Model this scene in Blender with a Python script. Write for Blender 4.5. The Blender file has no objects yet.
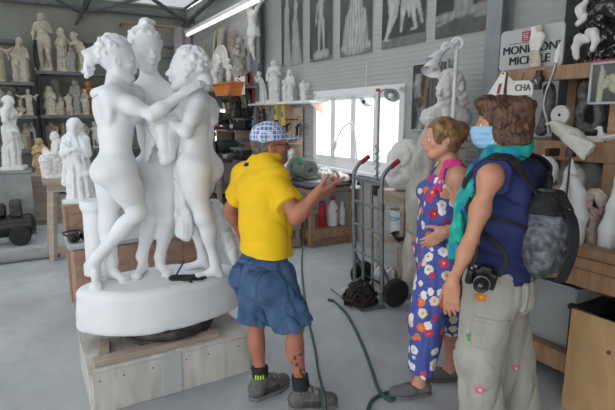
import bpy, bmesh, math, random
import numpy as np
from mathutils import Vector, Matrix, Euler, noise
PI = math.pi
rad = math.radians
scene = bpy.context.scene
COL = scene.collection
random.seed(7)
# ---------------------------------------------------------------- camera and room frame
F = 480.0
PITCH = rad(10.3)
CAMH = 1.65
YAW = rad(30.5)
CY, SY = math.cos(YAW), math.sin(YAW)
def V(*a):
 return Vector(a)
def R(x, y, z=0.0):
 """room coordinates (x to the window wall, y to the shelf wall) -> world"""
 return Vector((x * CY - y * SY, x * SY + y * CY, z))
def ray(px, py):
 u = (px - 307.5) / F
 v = (205 - py) / F
 return Vector((u, math.cos(PITCH) + math.sin(PITCH) * v, -math.sin(PITCH) + math.cos(PITCH) * v))
def at(px, py, Y):
 d = ray(px, py)
 t = Y / d.y
 return Vector((d.x * t, Y, CAMH + d.z * t))
def fl(px, py, z=0.0):
 d = ray(px, py)
 t = (z - CAMH) / d.z
 return Vector((d.x * t, d.y * t, z))
def onx(px, py, xr):
 """point where the ray meets the room plane x = xr, returned in ROOM coordinates"""
 d = ray(px, py)
 dx = d.x * CY + d.y * SY
 dy = -d.x * SY + d.y * CY
 t = xr / dx
 return Vector((xr, dy * t, CAMH + d.z * t))
def ony(px, py, yr):
 d = ray(px, py)
 dx = d.x * CY + d.y * SY
 dy = -d.x * SY + d.y * CY
 t = yr / dy
 return Vector((dx * t, yr, CAMH + d.z * t))
def toroom(w):
 return Vector((w.x * CY + w.y * SY, -w.x * SY + w.y * CY, w.z))
cam_d = bpy.data.cameras.new('camera')
cam = bpy.data.objects.new('camera', cam_d)
COL.objects.link(cam)
cam.location = (0, 0, CAMH)
cam.rotation_euler = (PI / 2 - PITCH, 0, 0)
cam_d.sensor_width = 36
cam_d.lens = F / 615 * 36
cam_d.clip_start = 0.05
scene.camera = cam
# ---------------------------------------------------------------- materials
def mat(name, col, rough=0.6, metal=0.0, var=0.12, scale=8.0, bump=0.0, bscale=None, col2=None, trans=0.0, spec=0.5, sss=0.0, detail=4.0, alpha=1.0):
 m = bpy.data.materials.new(name)
 m.use_nodes = True
 nt = m.node_tree
 b = nt.nodes['Principled BSDF']
 tc = nt.nodes.new('ShaderNodeTexCoord')
 n = nt.nodes.new('ShaderNodeTexNoise')
 n.inputs['Scale'].default_value = scale
 n.inputs['Detail'].default_value = detail
 nt.links.new(tc.outputs['Object'], n.inputs['Vector'])
 r = nt.nodes.new('ShaderNodeValToRGB')
 r.color_ramp.elements[0].position = 0.35
 r.color_ramp.elements[1].position = 0.68
 if col2 is None:
  c1 = [c * (1 - var) for c in col]
  c2 = [min(1, c * (1 + var)) for c in col]
 else:
  c1, c2 = col, col2
 r.color_ramp.elements[0].color = (*c1, 1)
 r.color_ramp.elements[1].color = (*c2, 1)
 nt.links.new(n.outputs['Fac'], r.inputs['Fac'])
 nt.links.new(r.outputs['Color'], b.inputs['Base Color'])
 b.inputs['Roughness'].default_value = rough
 b.inputs['Metallic'].default_value = metal
 b.inputs['Specular IOR Level'].default_value = spec
 b.inputs['Transmission Weight'].default_value = trans
 b.inputs['Alpha'].default_value = alpha
 if sss:
  b.inputs['Subsurface Weight'].default_value = sss
  b.inputs['Subsurface Scale'].default_value = 0.02
 if bump:
  n2 = nt.nodes.new('ShaderNodeTexNoise')
  n2.inputs['Scale'].default_value = bscale or scale * 4
  n2.inputs['Detail'].default_value = 5
  nt.links.new(tc.outputs['Object'], n2.inputs['Vector'])
  bp = nt.nodes.new('ShaderNodeBump')
  bp.inputs['Strength'].default_value = bump
  bp.inputs['Distance'].default_value = 0.01
  nt.links.new(n2.outputs['Fac'], bp.inputs['Height'])
  nt.links.new(bp.outputs['Normal'], b.inputs['Normal'])
 return m
def mat_wood(name, c1, c2, scale=(2, 2, 30), rough=0.65):
 m = mat(name, c1, rough, col2=c2, scale=1.0, detail=6)
 nt = m.node_tree
 n = [x for x in nt.nodes if x.type == 'TEX_NOISE'][0]
 tc = [x for x in nt.nodes if x.type == 'TEX_COORD'][0]
 mp = nt.nodes.new('ShaderNodeMapping')
 mp.inputs['Scale'].default_value = scale
 nt.links.new(tc.outputs['Object'], mp.inputs['Vector'])
 nt.links.new(mp.outputs['Vector'], n.inputs['Vector'])
 n.inputs['Distortion'].default_value = 0.6
 return m
def mat_attr(name, rough=0.7, attr='col'):
 m = bpy.data.materials.new(name)
 m.use_nodes = True
 nt = m.node_tree
 b = nt.nodes['Principled BSDF']
 a = nt.nodes.new('ShaderNodeVertexColor')
 a.layer_name = attr
 nt.links.new(a.outputs['Color'], b.inputs['Base Color'])
 b.inputs['Roughness'].default_value = rough
 return m
def srgb(r, g, b):
 f = lambda c: (c / 255 / 12.92) if c / 255 <= 0.04045 else ((c / 255 + 0.055) / 1.055) ** 2.4
 return (f(r), f(g), f(b))
# ---------------------------------------------------------------- mesh builder
def basis(d):
 d = Vector(d).normalized()
 a = Vector((0, 0, 1)) if abs(d.z) < 0.9 else Vector((1, 0, 0))
 x = a.cross(d).normalized()
 return x, d.cross(x), d
class MB:
 def __init__(self):
  self.v = []
  self.f = []
 def add(self, vs, fs):
  o = len(self.v)
  self.v += [Vector(v) for v in vs]
  self.f += [[i + o for i in f] for f in fs]
  return self
 def box(self, c, s, rot=None, bev=0.0):
  """box centred at c with size s; bev chamfers all edges"""
  c = Vector(c)
  hx, hy, hz = s[0] / 2, s[1] / 2, s[2] / 2
  M = rot.to_matrix() if isinstance(rot, Euler) else (rot or Matrix.Identity(3))
  if bev <= 0:
   bev = min(0.004, 0.12 * min(s))
  b = min(bev, 0.45 * min(s))
  bm = bmesh.new()
  bmesh.ops.create_cube(bm, size=1)
  for v in bm.verts:
   v.co = Vector((v.co.x * s[0], v.co.y * s[1], v.co.z * s[2]))
  bmesh.ops.bevel(bm, geom=list(bm.edges), offset=b, segments=1, affect='EDGES', profile=0.5)
  vs = [c + M @ v.co for v in bm.verts]
  bm.verts.index_update()
  fs = [[v.index for v in f.verts] for f in bm.faces]
  bm.free()
  return self.add(vs, fs)
 def ring_loft(self, rings, closed_ends=True, flip=False):
  n = len(rings[0])
  vs = [p for r in rings for p in r]
  fs = []
  for i in range(len(rings) - 1):
   for j in range(n):
    a, b = i * n + j, i * n + (j + 1) % n
    fs.append([a, b, b + n, a + n])
  if closed_ends:
   fs.append(list(range(n))[::-1])
   fs.append([(len(rings) - 1) * n + j for j in range(n)])
  return self.add(vs, fs)
 def cyl(self, a, b, r1, r2=None, n=16):
  a, b = Vector(a), Vector(b)
  r2 = r1 if r2 is None else r2
  x, y, d = basis(b - a)
  rings = []
  for p, r in ((a, r1), (b, r2)):
   rings.append([p + x * (r * math.cos(2 * PI * j / n)) + y * (r * math.sin(2 * PI * j / n)) for j in range(n)])
  return self.ring_loft(rings)
 def tube(self, pts, r, n=10, smooth=0):
  pts = [Vector(p) for p in pts]
  rr = list(r) if isinstance(r, (list, tuple)) else [r] * len(pts)
  if smooth:
   pts, rr = catmull(pts, rr, smooth)
  rings = []
  x = None
  for i, p in enumerate(pts):
   d = (pts[min(i + 1, len(pts) - 1)] - pts[max(i - 1, 0)])
   if d.length < 1e-9:
    d = Vector((0, 0, 1))
   d.normalize()
   if x is None:
    x, y, _ = basis(d)
   else:
    x = (x - d * x.dot(d))
    if x.length < 1e-6:
     x = basis(d)[0]
    x.normalize()
    y = d.cross(x)
   rings.append([p + x * (rr[i] * math.cos(2 * PI * j / n)) + y * (rr[i] * math.sin(2 * PI * j / n)) for j in range(n)])
  return self.ring_loft(rings)
 def lathe(self, prof, c=(0, 0, 0), n=24, axis=(0, 0, 1)):
  c = Vector(c)
  x, y, d = basis(axis)
  rings = [[c + d * z + x * (max(r, 1e-4) * math.cos(2 * PI * j / n)) + y * (max(r, 1e-4) * math.sin(2 * PI * j / n)) for j in range(n)] for r, z in prof]
  return self.ring_loft(rings)
 def torus(self, c, R_, r, axis=(0, 0, 1), n=28, m=8):
  c = Vector(c)
  x, y, d = basis(axis)
  vs, fs = [], []
  for i in range(n):
   a = 2 * PI * i / n
   e = x * math.cos(a) + y * math.sin(a)
   for j in range(m):
    b = 2 * PI * j / m
    vs.append(c + e * (R_ + r * math.cos(b)) + d * (r * math.sin(b)))
  for i in range(n):
   for j in range(m):
    fs.append([i * m + j, ((i + 1) % n) * m + j, ((i + 1) % n) * m + (j + 1) % m, i * m + (j + 1) % m])
  return self.add(vs, fs)
 def ball(self, c, r, n=14):
  c = Vector(c)
  rx, ry, rz = r if isinstance(r, (tuple, list)) else (r, r, r)
  rings = []
  for i in range(n // 2 + 1):
   a = -PI / 2 + PI * i / (n // 2)
   ca = max(math.cos(a), 1e-3)
   rings.append([c + Vector((rx * ca * math.cos(2 * PI * j / n), ry * ca * math.sin(2 * PI * j / n), rz * math.sin(a))) for j in range(n)])
  return self.ring_loft(rings)
 def prism(self, poly, origin, ux, uy, th):
  """polygon (2D list) in plane origin+ux*x+uy*y, thickness th along ux x uy"""
  o, ux, uy = Vector(origin), Vector(ux), Vector(uy)
  nrm = ux.cross(uy).normalized()
  n = len(poly)
  a = [o + ux * p[0] + uy * p[1] for p in poly]
  b = [p + nrm * th for p in a]
  fs = [list(range(n))[::-1], [n + i for i in range(n)]]
  for i in range(n):
   j = (i + 1) % n
   fs.append([i, j, n + j, n + i])
  return self.add(a + b, fs)
 def mesh(self, name, m=None, M=None, smooth=True, angle=40):
  me = bpy.data.meshes.new(name)
  vs = [(M @ v) if M is not None else v for v in self.v]
  me.from_pydata([tuple(v) for v in vs], [], self.f)
  fix_mesh(me, smooth, angle)
  if m:
   me.materials.append(m)
  return me
def fix_mesh(me, smooth=True, angle=40):
 bm = bmesh.new()
 bm.from_mesh(me)
 bmesh.ops.recalc_face_normals(bm, faces=bm.faces)
 if smooth:
  for f in bm.faces:
   f.smooth = True
  for e in bm.edges:
   if len(e.link_faces) == 2 and e.calc_face_angle(0) > rad(angle):
    e.smooth = False
 bm.to_mesh(me)
 bm.free()
 me.update()
def catmull(pts, rr, sub):
 P, Q = [], []
 n = len(pts)
 for i in range(n - 1):
  p0, p1, p2, p3 = pts[max(i - 1, 0)], pts[i], pts[i + 1], pts[min(i + 2, n - 1)]
  for s in range(sub):
   t = s / sub
   P.append(0.5 * ((2 * p1) + (p2 - p0) * t + (2 * p0 - 5 * p1 + 4 * p2 - p3) * t * t + (3 * p1 - p0 - 3 * p2 + p3) * t ** 3))
   Q.append(rr[i] * (1 - t) + rr[i + 1] * t)
 P.append(pts[-1]); Q.append(rr[-1])
 return P, Q
# ---------------------------------------------------------------- objects
MAT4 = {}
def thing(name, label, cat, loc=(0, 0, 0), rotz=0.0, group=None):
 o = bpy.data.objects.new(name, None)
 COL.objects.link(o)
 o.empty_display_size = 0.1
 o.location = loc
 o.rotation_euler = (0, 0, rotz)
 MAT4[o.name] = Matrix.Translation(Vector(loc)) @ Matrix.Rotation(rotz, 4, 'Z')
 o['label'] = label
 o['category'] = cat
 if group:
  o['group'] = group
 return o
def link(name, me, parent=None, label=None):
 o = bpy.data.objects.new(name, me)
 COL.objects.link(o)
 if parent is not None:
  o.parent = parent
 if label:
  o['label'] = label
 return o
def part(name, mb, m, parent, label=None, world=False, smooth=True, angle=40):
 """a child mesh; world=True when the builder holds world coordinates"""
 M = None
 if world:
  M = MAT4[root_of(parent).name].inverted()
 me = mb.mesh(name, m, M, smooth, angle) if isinstance(mb, MB) else mb
 return link(name, me, parent, label)
def root_of(o):
 while o.parent is not None:
  o = o.parent
 return o
def solo(name, mb, m, label, cat, loc=(0, 0, 0), rotz=0.0, group=None, smooth=True, angle=40):
 """a thing that is one mesh, builder in local coordinates"""
 me = mb.mesh(name, m, None, smooth, angle) if isinstance(mb, MB) else mb
 o = link(name, me)
 o.location = loc
 o.rotation_euler = (0, 0, rotz)
 MAT4[o.name] = Matrix.Translation(Vector(loc)) @ Matrix.Rotation(rotz, 4, 'Z')
 o['label'] = label
 o['category'] = cat
 if group:
  o['group'] = group
 return o
def struct(name, mb, m, loc=(0, 0, 0), rotz=0.0, parent=None, smooth=False):
 me = mb.mesh(name, m, None, smooth) if isinstance(mb, MB) else mb
 o = link(name, me, parent)
 o.location = loc
 o.rotation_euler = (0, 0, rotz)
 MAT4[o.name] = Matrix.Translation(Vector(loc)) @ Matrix.Rotation(rotz, 4, 'Z')
 if parent is None:
  o['kind'] = 'structure'
 return o
def dup(root, label, loc, rotz=0.0, scale=None, group=None):
 r = root.copy()
 COL.objects.link(r)
 r.location = loc
 r.rotation_euler = (0, 0, rotz)
 if scale is not None:
  r.scale = scale if isinstance(scale, (tuple, list)) else (scale,) * 3
 r['label'] = label
 if group:
  r['group'] = group
 for ch in list(root.children):
  c = ch.copy(); COL.objects.link(c); c.parent = r
  for g in list(ch.children):
   d = g.copy(); COL.objects.link(d); d.parent = c
 return r
# ---------------------------------------------------------------- signed distance modelling
def frame(fwd, up=(0, 0, 1)):
 """3x3 matrix with columns right, forward, up"""
 f = Vector(fwd).normalized()
 u = Vector(up)
 r = f.cross(u).normalized()
 u = r.cross(f).normalized()
 return Matrix((r, f, u)).transposed()
class SDF:
 def __init__(self, h):
  self.h = h
  self.items = []
  self.post = []
 def _add(self, fn, lo, hi, k, op='u'):
  self.items.append((fn, np.array(lo, float), np.array(hi, float), k, op))
  return self
 def cone(self, a, b, ra, rb=None, k=0.02, fa=False, fb=False, op='u', flat=None, ratio=1.0, disp=None):
  """tapered capsule; fa/fb cut its ends flat; flat=axis thinned by ratio"""
  rb = ra if rb is None else rb
  A, B = np.array(a, float), np.array(b, float)
  d = B - A
  L2 = max(float(d @ d), 1e-12)
  L = math.sqrt(L2)
  m = max(ra, rb) + k + 3 * self.h + (0.02 if disp else 0)
  fx = None if flat is None else np.array(Vector(flat).normalized(), float)
  def fn(X, Y, Z):
   px, py, pz = X - A[0], Y - A[1], Z - A[2]
   t = (px * d[0] + py * d[1] + pz * d[2]) / L2
   tc = np.clip(t, 0, 1)
   qx, qy, qz = px - tc * d[0], py - tc * d[1], pz - tc * d[2]
   if fx is not None:
    c = (qx * fx[0] + qy * fx[1] + qz * fx[2]) * (1.0 / ratio - 1.0)
    qx, qy, qz = qx + c * fx[0], qy + c * fx[1], qz + c * fx[2]
   o = np.sqrt(qx * qx + qy * qy + qz * qz) - (ra + (rb - ra) * tc)
   if fx is not None:
    o = o * min(1.0, ratio ** 0.5)
   if disp is not None:
    o = o + disp(X, Y, Z)
   if fa:
    o = np.maximum(o, -t * L)
   if fb:
    o = np.maximum(o, (t - 1) * L)
   return o
  return self._add(fn, np.minimum(A, B) - m, np.maximum(A, B) + m, k, op)
 def chain(self, pts, rs, k=0.02, op='u', k0=None):
  for i in range(len(pts) - 1):
   self.cone(pts[i], pts[i + 1], rs[i], rs[i + 1], (k0 if (i == 0 and k0 is not None) else k), op=op)
  return self
 def ell(self, c, r, M=None, k=0.02, op='u', disp=None):
  c = np.array(c, float)
  r = np.array(r if isinstance(r, (tuple, list)) else (r, r, r), float)
  A = np.array(M if M is not None else Matrix.Identity(3), float)
  m = r.max() + k + 3 * self.h
  def fn(X, Y, Z):
   px, py, pz = X - c[0], Y - c[1], Z - c[2]
   x = (px * A[0, 0] + py * A[1, 0] + pz * A[2, 0]) / r[0]
   y = (px * A[0, 1] + py * A[1, 1] + pz * A[2, 1]) / r[1]
   z = (px * A[0, 2] + py * A[1, 2] + pz * A[2, 2]) / r[2]
   k0 = np.sqrt(x * x + y * y + z * z)
   k1 = np.sqrt((x / r[0]) ** 2 + (y / r[1]) ** 2 + (z / r[2]) ** 2)
   o = k0 * (k0 - 1) / np.maximum(k1, 1e-6)
   if disp is not None:
    o = o + disp(X, Y, Z)
   return o
  return self._add(fn, c - m, c + m, k, op)
 def box(self, c, s, M=None, rnd=0.01, k=0.01, op='u', disp=None):
  c = np.array(c, float)
  s = np.array(s, float) / 2 - rnd
  A = np.array(M if M is not None else Matrix.Identity(3), float)
  m = float(np.linalg.norm(s)) + rnd + k + 3 * self.h
  def fn(X, Y, Z):
   px, py, pz = X - c[0], Y - c[1], Z - c[2]
   x = np.abs(px * A[0, 0] + py * A[1, 0] + pz * A[2, 0]) - s[0]
   y = np.abs(px * A[0, 1] + py * A[1, 1] + pz * A[2, 1]) - s[1]
   z = np.abs(px * A[0, 2] + py * A[1, 2] + pz * A[2, 2]) - s[2]
   o = np.sqrt(np.maximum(x, 0) ** 2 + np.maximum(y, 0) ** 2 + np.maximum(z, 0) ** 2) + np.minimum(np.maximum(x, np.maximum(y, z)), 0) - rnd
   if disp is not None:
    o = o + disp(X, Y, Z)
   return o
  return self._add(fn, c - m, c + m, k, op)
 def loft(self, st, M=None, k=0.02, amp=0.0, nf=9, ph=0.0, tw=0.0, op='u', o=(0, 0, 0), disp=None):
  """stations (t, cx, cy, rx, ry[, amp]) along the frame's third axis"""
  o_ = np.array(o, float)
  A = np.array(M if M is not None else Matrix.Identity(3), float)
  T = np.array([s[0] for s in st]); cx = np.array([s[1] for s in st]); cy = np.array([s[2] for s in st])
  rx = np.array([s[3] for s in st]); ry = np.array([s[4] for s in st])
  am = np.array([s[5] if len(s) > 5 else 1.0 for s in st]) * amp
  pts = np.array([o_ + A @ np.array([cx[i], cy[i], T[i]]) for i in range(len(st))])
  m = max(rx.max(), ry.max()) * (1 + abs(amp)) + k + 3 * self.h + (0.02 if disp else 0)
  def fn(X, Y, Z):
   px, py, pz = X - o_[0], Y - o_[1], Z - o_[2]
   x = px * A[0, 0] + py * A[1, 0] + pz * A[2, 0]
   y = px * A[0, 1] + py * A[1, 1] + pz * A[2, 1]
   t = px * A[0, 2] + py * A[1, 2] + pz * A[2, 2]
   x = x - np.interp(t, T, cx); y = y - np.interp(t, T, cy)
   a = np.interp(t, T, rx); b = np.interp(t, T, ry)
   q = np.sqrt((x / a) ** 2 + (y / b) ** 2)
   if amp:
    th = np.arctan2(y / b, x / a)
    w = np.interp(t, T, am)
    q = q / (1 + w * (np.cos(nf * th + ph + tw * t) + 0.45 * np.cos((nf * 2 - 5) * th - 1.3 * ph + 2.1 * tw * t)))
   g = (q - 1) * np.minimum(a, b)
   if disp is not None:
    g = g + disp(X, Y, Z)
   return np.maximum(g, np.maximum(T[0] - t, t - T[-1]))
  return self._add(fn, pts.min(0) - m, pts.max(0) + m, k, op)
 def disp(self, fn):
  self.post.append(fn)
  return self
 def cut(self, p, n):
  p = np.array(p, float); n = np.array(Vector(n).normalized(), float)
  self.post.append(('cut', p, n))
  return self
 def bounds(self):
  lo = np.min([i[1] for i in self.items if i[4] == 'u'], axis=0) - 2 * self.h
  hi = np.max([i[2] for i in self.items if i[4] == 'u'], axis=0) + 2 * self.h
  return lo, hi
 def field(self, lo, N, h):
  f = np.full(N, 1.0, np.float32)
  ax = [(lo[i] + h * np.arange(N[i])).astype(np.float32) for i in range(3)]
  for fn, a, b, k, op in self.items:
   i0 = np.maximum(np.floor((a - lo) / h).astype(int), 0)
   i1 = np.minimum(np.ceil((b - lo) / h).astype(int) + 1, N)
   if np.any(i1 <= i0):
    continue
   X, Y, Z = np.meshgrid(ax[0][i0[0]:i1[0]], ax[1][i0[1]:i1[1]], ax[2][i0[2]:i1[2]], indexing='ij', sparse=True)
   d = fn(X, Y, Z)
   s = f[i0[0]:i1[0], i0[1]:i1[1], i0[2]:i1[2]]
   if op == 'u':
    hh = np.maximum(k - np.abs(s - d), 0) / max(k, 1e-6)
    s[...] = np.minimum(s, d) - hh * hh * k * 0.25
   else:
    hh = np.maximum(k - np.abs(s + d), 0) / max(k, 1e-6)
    s[...] = np.maximum(s, -d) + hh * hh * k * 0.25
  if self.post:
   X, Y, Z = np.meshgrid(*ax, indexing='ij', sparse=True)
   for q in self.post:
    if isinstance(q, tuple):
     _, p, n = q
     f = np.maximum(f, (X - p[0]) * n[0] + (Y - p[1]) * n[1] + (Z - p[2]) * n[2])
    else:
     f = f + q(X, Y, Z)
  return f
 def mesh(self, name, m=None, M=None):
  h = self.h
  lo, hi = self.bounds()
  N = np.ceil((hi - lo) / h).astype(int) + 1
  me = nets(self.field(lo, N, h), lo, h, name, M)
  if m:
   me.materials.append(m)
  return me
 def at_points(self, P):
  X, Y, Z = P[:, 0], P[:, 1], P[:, 2]
  f = np.full(len(P), 1.0)
  for fn, a, b, k, op in self.items:
   d = fn(X, Y, Z)
   if op == 'u':
    hh = np.maximum(k - np.abs(f - d), 0) / max(k, 1e-6)
    f = np.minimum(f, d) - hh * hh * k * 0.25
   else:
    hh = np.maximum(k - np.abs(f + d), 0) / max(k, 1e-6)
    f = np.maximum(f, -d) + hh * hh * k * 0.25
  for q in self.post:
   f = np.maximum(f, (X - q[1][0]) * q[2][0] + (Y - q[1][1]) * q[2][1] + (Z - q[1][2]) * q[2][2]) if isinstance(q, tuple) else f + q(X, Y, Z)
  return f
 def hit(self, px, py, y0=1.2, y1=4.0):
  """first point of the surface seen along a ray of the photograph"""
  d = ray(px, py)
  T = np.arange(y0, y1, 0.002)
  P = np.stack([d.x / d.y * T, T, CAMH + d.z / d.y * T], 1)
  i = np.argmax(self.at_points(P) < 0)
  return None if i == 0 else Vector(P[i])
 def patch(self, blobs, off, name, m, parent, label=None, h=None, inner=0.02):
  """a layer lying on this surface: the skin between -inner and +off, kept only inside the blobs"""
  h = h or blobs.h
  lo, hi = blobs.bounds()
  N = np.ceil((hi - lo) / h).astype(int) + 1
  a = self.field(lo, N, h)
  g = np.maximum(np.maximum(a - off, -a - inner), blobs.field(lo, N, h))
  me = nets(g, lo, h, name, MAT4[root_of(parent).name].inverted())
  if m:
   me.materials.append(m)
  return link(name, me, parent, label)
def nets(f, lo, h, name, M=None):
 s = f < 0
 c = np.zeros(tuple(np.array(f.shape) - 1), np.int8)
 for i in (0, 1):
  for j in (0, 1):
   for k in (0, 1):
    c += s[i:s.shape[0] - 1 + i, j:s.shape[1] - 1 + j, k:s.shape[2] - 1 + k]
 idx = np.argwhere((c > 0) & (c < 8))
 ids = np.full(c.shape, -1, np.int32)
 ids[idx[:, 0], idx[:, 1], idx[:, 2]] = np.arange(len(idx))
 cor = [(i, j, k) for i in (0, 1) for j in (0, 1) for k in (0, 1)]
 vals = {q: f[idx[:, 0] + q[0], idx[:, 1] + q[1], idx[:, 2] + q[2]] for q in cor}
 acc = np.zeros((len(idx), 3)); cnt = np.zeros(len(idx))
 for q in cor:
  for a in range(3):
   if q[a] == 0:
    r = list(q); r[a] = 1; r = tuple(r)
    v0, v1 = vals[q], vals[r]
    m = (v0 < 0) != (v1 < 0)
    t = np.where(m, v0 / np.where(m, v0 - v1, 1), 0)
    p = np.array(q, float)[None, :].repeat(len(idx), 0)
    p[:, a] += t
    acc += p * m[:, None]; cnt += m
 P = lo[None, :] + h * (idx + acc / np.maximum(cnt, 1)[:, None])
 faces = []
 for a in range(3):
  b, cc = (a + 1) % 3, (a + 2) % 3
  sl0 = [slice(None)] * 3; sl1 = [slice(None)] * 3
  sl0[a] = slice(0, -1); sl1[a] = slice(1, None)
  s0, s1 = s[tuple(sl0)], s[tuple(sl1)]
  e = np.argwhere(s0 != s1)
  ok = (e[:, b] > 0) & (e[:, cc] > 0) & (e[:, b] < f.shape[b] - 1) & (e[:, cc] < f.shape[cc] - 1)
  e = e[ok]
  def g(db, dc):
   q = e.copy(); q[:, b] -= db; q[:, cc] -= dc
   return ids[q[:, 0], q[:, 1], q[:, 2]]
  quad = np.stack([g(1, 1), g(0, 1), g(0, 0), g(1, 0)], 1)
  flip = ~s0[e[:, 0], e[:, 1], e[:, 2]]
  quad[flip] = quad[flip][:, ::-1]
  faces.append(quad)
 Q = np.concatenate(faces)
 if M is not None:
  A = np.array(M)
  P = P @ A[:3, :3].T + A[:3, 3]
 me = bpy.data.meshes.new(name)
 me.vertices.add(len(P)); me.vertices.foreach_set('co', P.astype(np.float32).ravel())
 me.loops.add(len(Q) * 4); me.loops.foreach_set('vertex_index', Q.astype(np.int32).ravel())
 me.polygons.add(len(Q))
 me.polygons.foreach_set('loop_start', np.arange(0, len(Q) * 4, 4, dtype=np.int32))
 me.polygons.foreach_set('use_smooth', np.ones(len(Q), bool))
 me.update(calc_edges=True)
 me.validate()
 return me
def wpart(name, sdf, m, parent, label=None):
 """SDF in world coordinates -> child of parent"""
 M = MAT4[root_of(parent).name].inverted()
 return link(name, sdf.mesh(name, m, M), parent, label)
# ---------------------------------------------------------------- generic human figure
def lerp(a, b, t):
 return Vector(a) * (1 - t) + Vector(b) * t
def folds(amp, freq, seed=0, aniso=(1, 1, 0.45)):
 rs = np.random.RandomState(seed)
 W = [(rs.randn(3) * np.array(aniso) * freq, rs.rand() * 6.28) for _ in range(5)]
 U = [(rs.randn(3) * freq * 0.5, rs.rand() * 6.28) for _ in range(3)]
 def fn(X, Y, Z):
  w = sum(np.sin(u[0] * X + u[1] * Y + u[2] * Z + p) for u, p in U) * 0.9
  o = 0
  for i, (u, p) in enumerate(W):
   s = np.sin(u[0] * X + u[1] * Y + u[2] * Z + p + w)
   o = o + (1 - np.abs(s)) ** 2 * 1.4 - 0.6
  return o * (amp / 2.2)
 return fn
def hand(S, w, fd, pn, th, s=1.0, curl=(0.3, 0.35, 0.4, 0.45), spread=0.05, thumb=(0.62, 0.75, 0.25), point=None):
 """w wrist, fd finger direction, pn the way the palm faces, th towards the thumb"""
 fd = Vector(fd).normalized()
 pn = Vector(pn); pn = (pn - fd * pn.dot(fd)).normalized()
 lat = fd.cross(pn)
 if lat.dot(Vector(th)) < 0:
  lat = -lat
 M = Matrix((lat, pn, fd)).transposed()
 S.box(w + fd * 0.052 * s, (0.082 * s, 0.030 * s, 0.10 * s), M, rnd=0.014 * s, k=0.02)
 S.ell(w + fd * 0.035 * s + lat * 0.022 * s + pn * 0.012 * s, (0.022 * s, 0.018 * s, 0.035 * s), M, k=0.015)
 S.cone(w - fd * 0.02 * s, w + fd * 0.03 * s, 0.026 * s, 0.024 * s, 0.02, flat=pn, ratio=0.8)
 offs = (0.031, 0.0105, -0.0105, -0.030)
 lens = (0.078, 0.088, 0.081, 0.063)
 for i in range(4):
  c = curl[i]
  p = w + fd * (0.098 - 0.004 * abs(i - 1)) * s + lat * offs[i] * s
  d = (fd + lat * (offs[i] * spread / 0.03)).normalized()
  L = lens[i] * s
  ang = 0
  for seg, fr in enumerate((0.44, 0.31, 0.25)):
   ang += c * (0.7 if seg == 0 else 1.0)
   dd = (d * math.cos(ang) + pn * math.sin(ang)).normalized()
   q = p + dd * L * fr
   S.cone(p, q, (0.0098 - 0.0010 * seg) * s, (0.0090 - 0.0010 * seg) * s, 0.004 if seg else 0.008)
   p = q
 d1 = (fd * thumb[0] + lat * thumb[1] + pn * thumb[2]).normalized()
 p = w + fd * 0.022 * s + lat * 0.026 * s + pn * 0.006 * s
 q = p + d1 * 0.045 * s
 S.cone(p, q, 0.016 * s, 0.0125 * s, 0.012)
 d2 = (d1 + fd * 0.45 + pn * 0.1).normalized()
 q2 = q + d2 * 0.032 * s
 S.cone(q, q2, 0.0115 * s, 0.0105 * s, 0.004)
 d3 = (d2 + fd * 0.3).normalized()
 S.cone(q2, q2 + d3 * 0.024 * s, 0.0105 * s, 0.0085 * s, 0.004)
def head_sdf(S, c, fw, up=(0, 0, 1), s=1.0, fem=False, detail=True, k=0.02, mouth=True):
 M = frame(fw, up)
 r, f, u = M.col[0].copy(), M.col[1].copy(), M.col[2].copy()
 P = lambda x, y, z: Vector(c) + (r * x + f * y + u * z) * s
 S.ell(P(0, -0.012, 0.035), (0.073 * s, 0.094 * s, 0.088 * s), M, k=0.03)
 S.ell(P(0, 0.028, -0.005), (0.060 * s, 0.062 * s, 0.080 * s), M, k=0.03)
 S.cone(P(0, 0.02, -0.05), P(0, 0.060, -0.092), 0.046 * s, (0.021 if fem else 0.026) * s, 0.03)
 for q in (-1, 1):
  S.cone(P(q * 0.048, -0.005, -0.045), P(q * 0.022, 0.055, -0.088), 0.022 * s, 0.018 * s, 0.03)
 if detail:
  for q in (-1, 1):
   S.ell(P(q * 0.031, 0.091, 0.004), (0.019 * s, 0.014 * s, 0.012 * s), M, k=0.018, op='s')
  for q in (-1, 1):
   S.cone(P(q * 0.012, 0.083, 0.022), P(q * 0.048, 0.072, 0.024), 0.011 * s, 0.009 * s, 0.014)
   S.ell(P(q * 0.042, 0.058, -0.022), (0.018 * s, 0.018 * s, 0.014 * s), M, k=0.03)
   S.ell(P(q * 0.031, 0.077, 0.003), (0.013 * s, 0.011 * s, 0.009 * s), M, k=0.004)
   S.ell(P(q * 0.074, -0.012, -0.006), (0.009 * s, 0.020 * s, 0.031 * s), M, k=0.008)
   S.ell(P(q * 0.081, -0.006, -0.002), (0.006 * s, 0.011 * s, 0.017 * s), M, k=0.006, op='s')
  S.cone(P(0, 0.086, 0.014), P(0, 0.111, -0.022), 0.0095 * s, 0.0125 * s, 0.012)
  for q in (-1, 1):
   S.ell(P(q * 0.012, 0.096, -0.027), (0.010 * s, 0.011 * s, 0.008 * s), M, k=0.008)
  S.ell(P(0, 0.078, -0.048), (0.026 * s, 0.018 * s, 0.016 * s), M, k=0.014)
  if mouth:
   S.ell(P(0, 0.094, -0.046), (0.021 * s, 0.009 * s, 0.0065 * s), M, k=0.005)
   S.ell(P(0, 0.092, -0.058), (0.018 * s, 0.009 * s, 0.007 * s), M, k=0.005)
   S.ell(P(0, 0.105, -0.0525), (0.022 * s, 0.010 * s, 0.0022 * s), M, k=0.004, op='s')
  S.ell(P(0, 0.072, -0.090), (0.017 * s, 0.015 * s, 0.014 * s), M, k=0.014)
 return M, P
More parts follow.
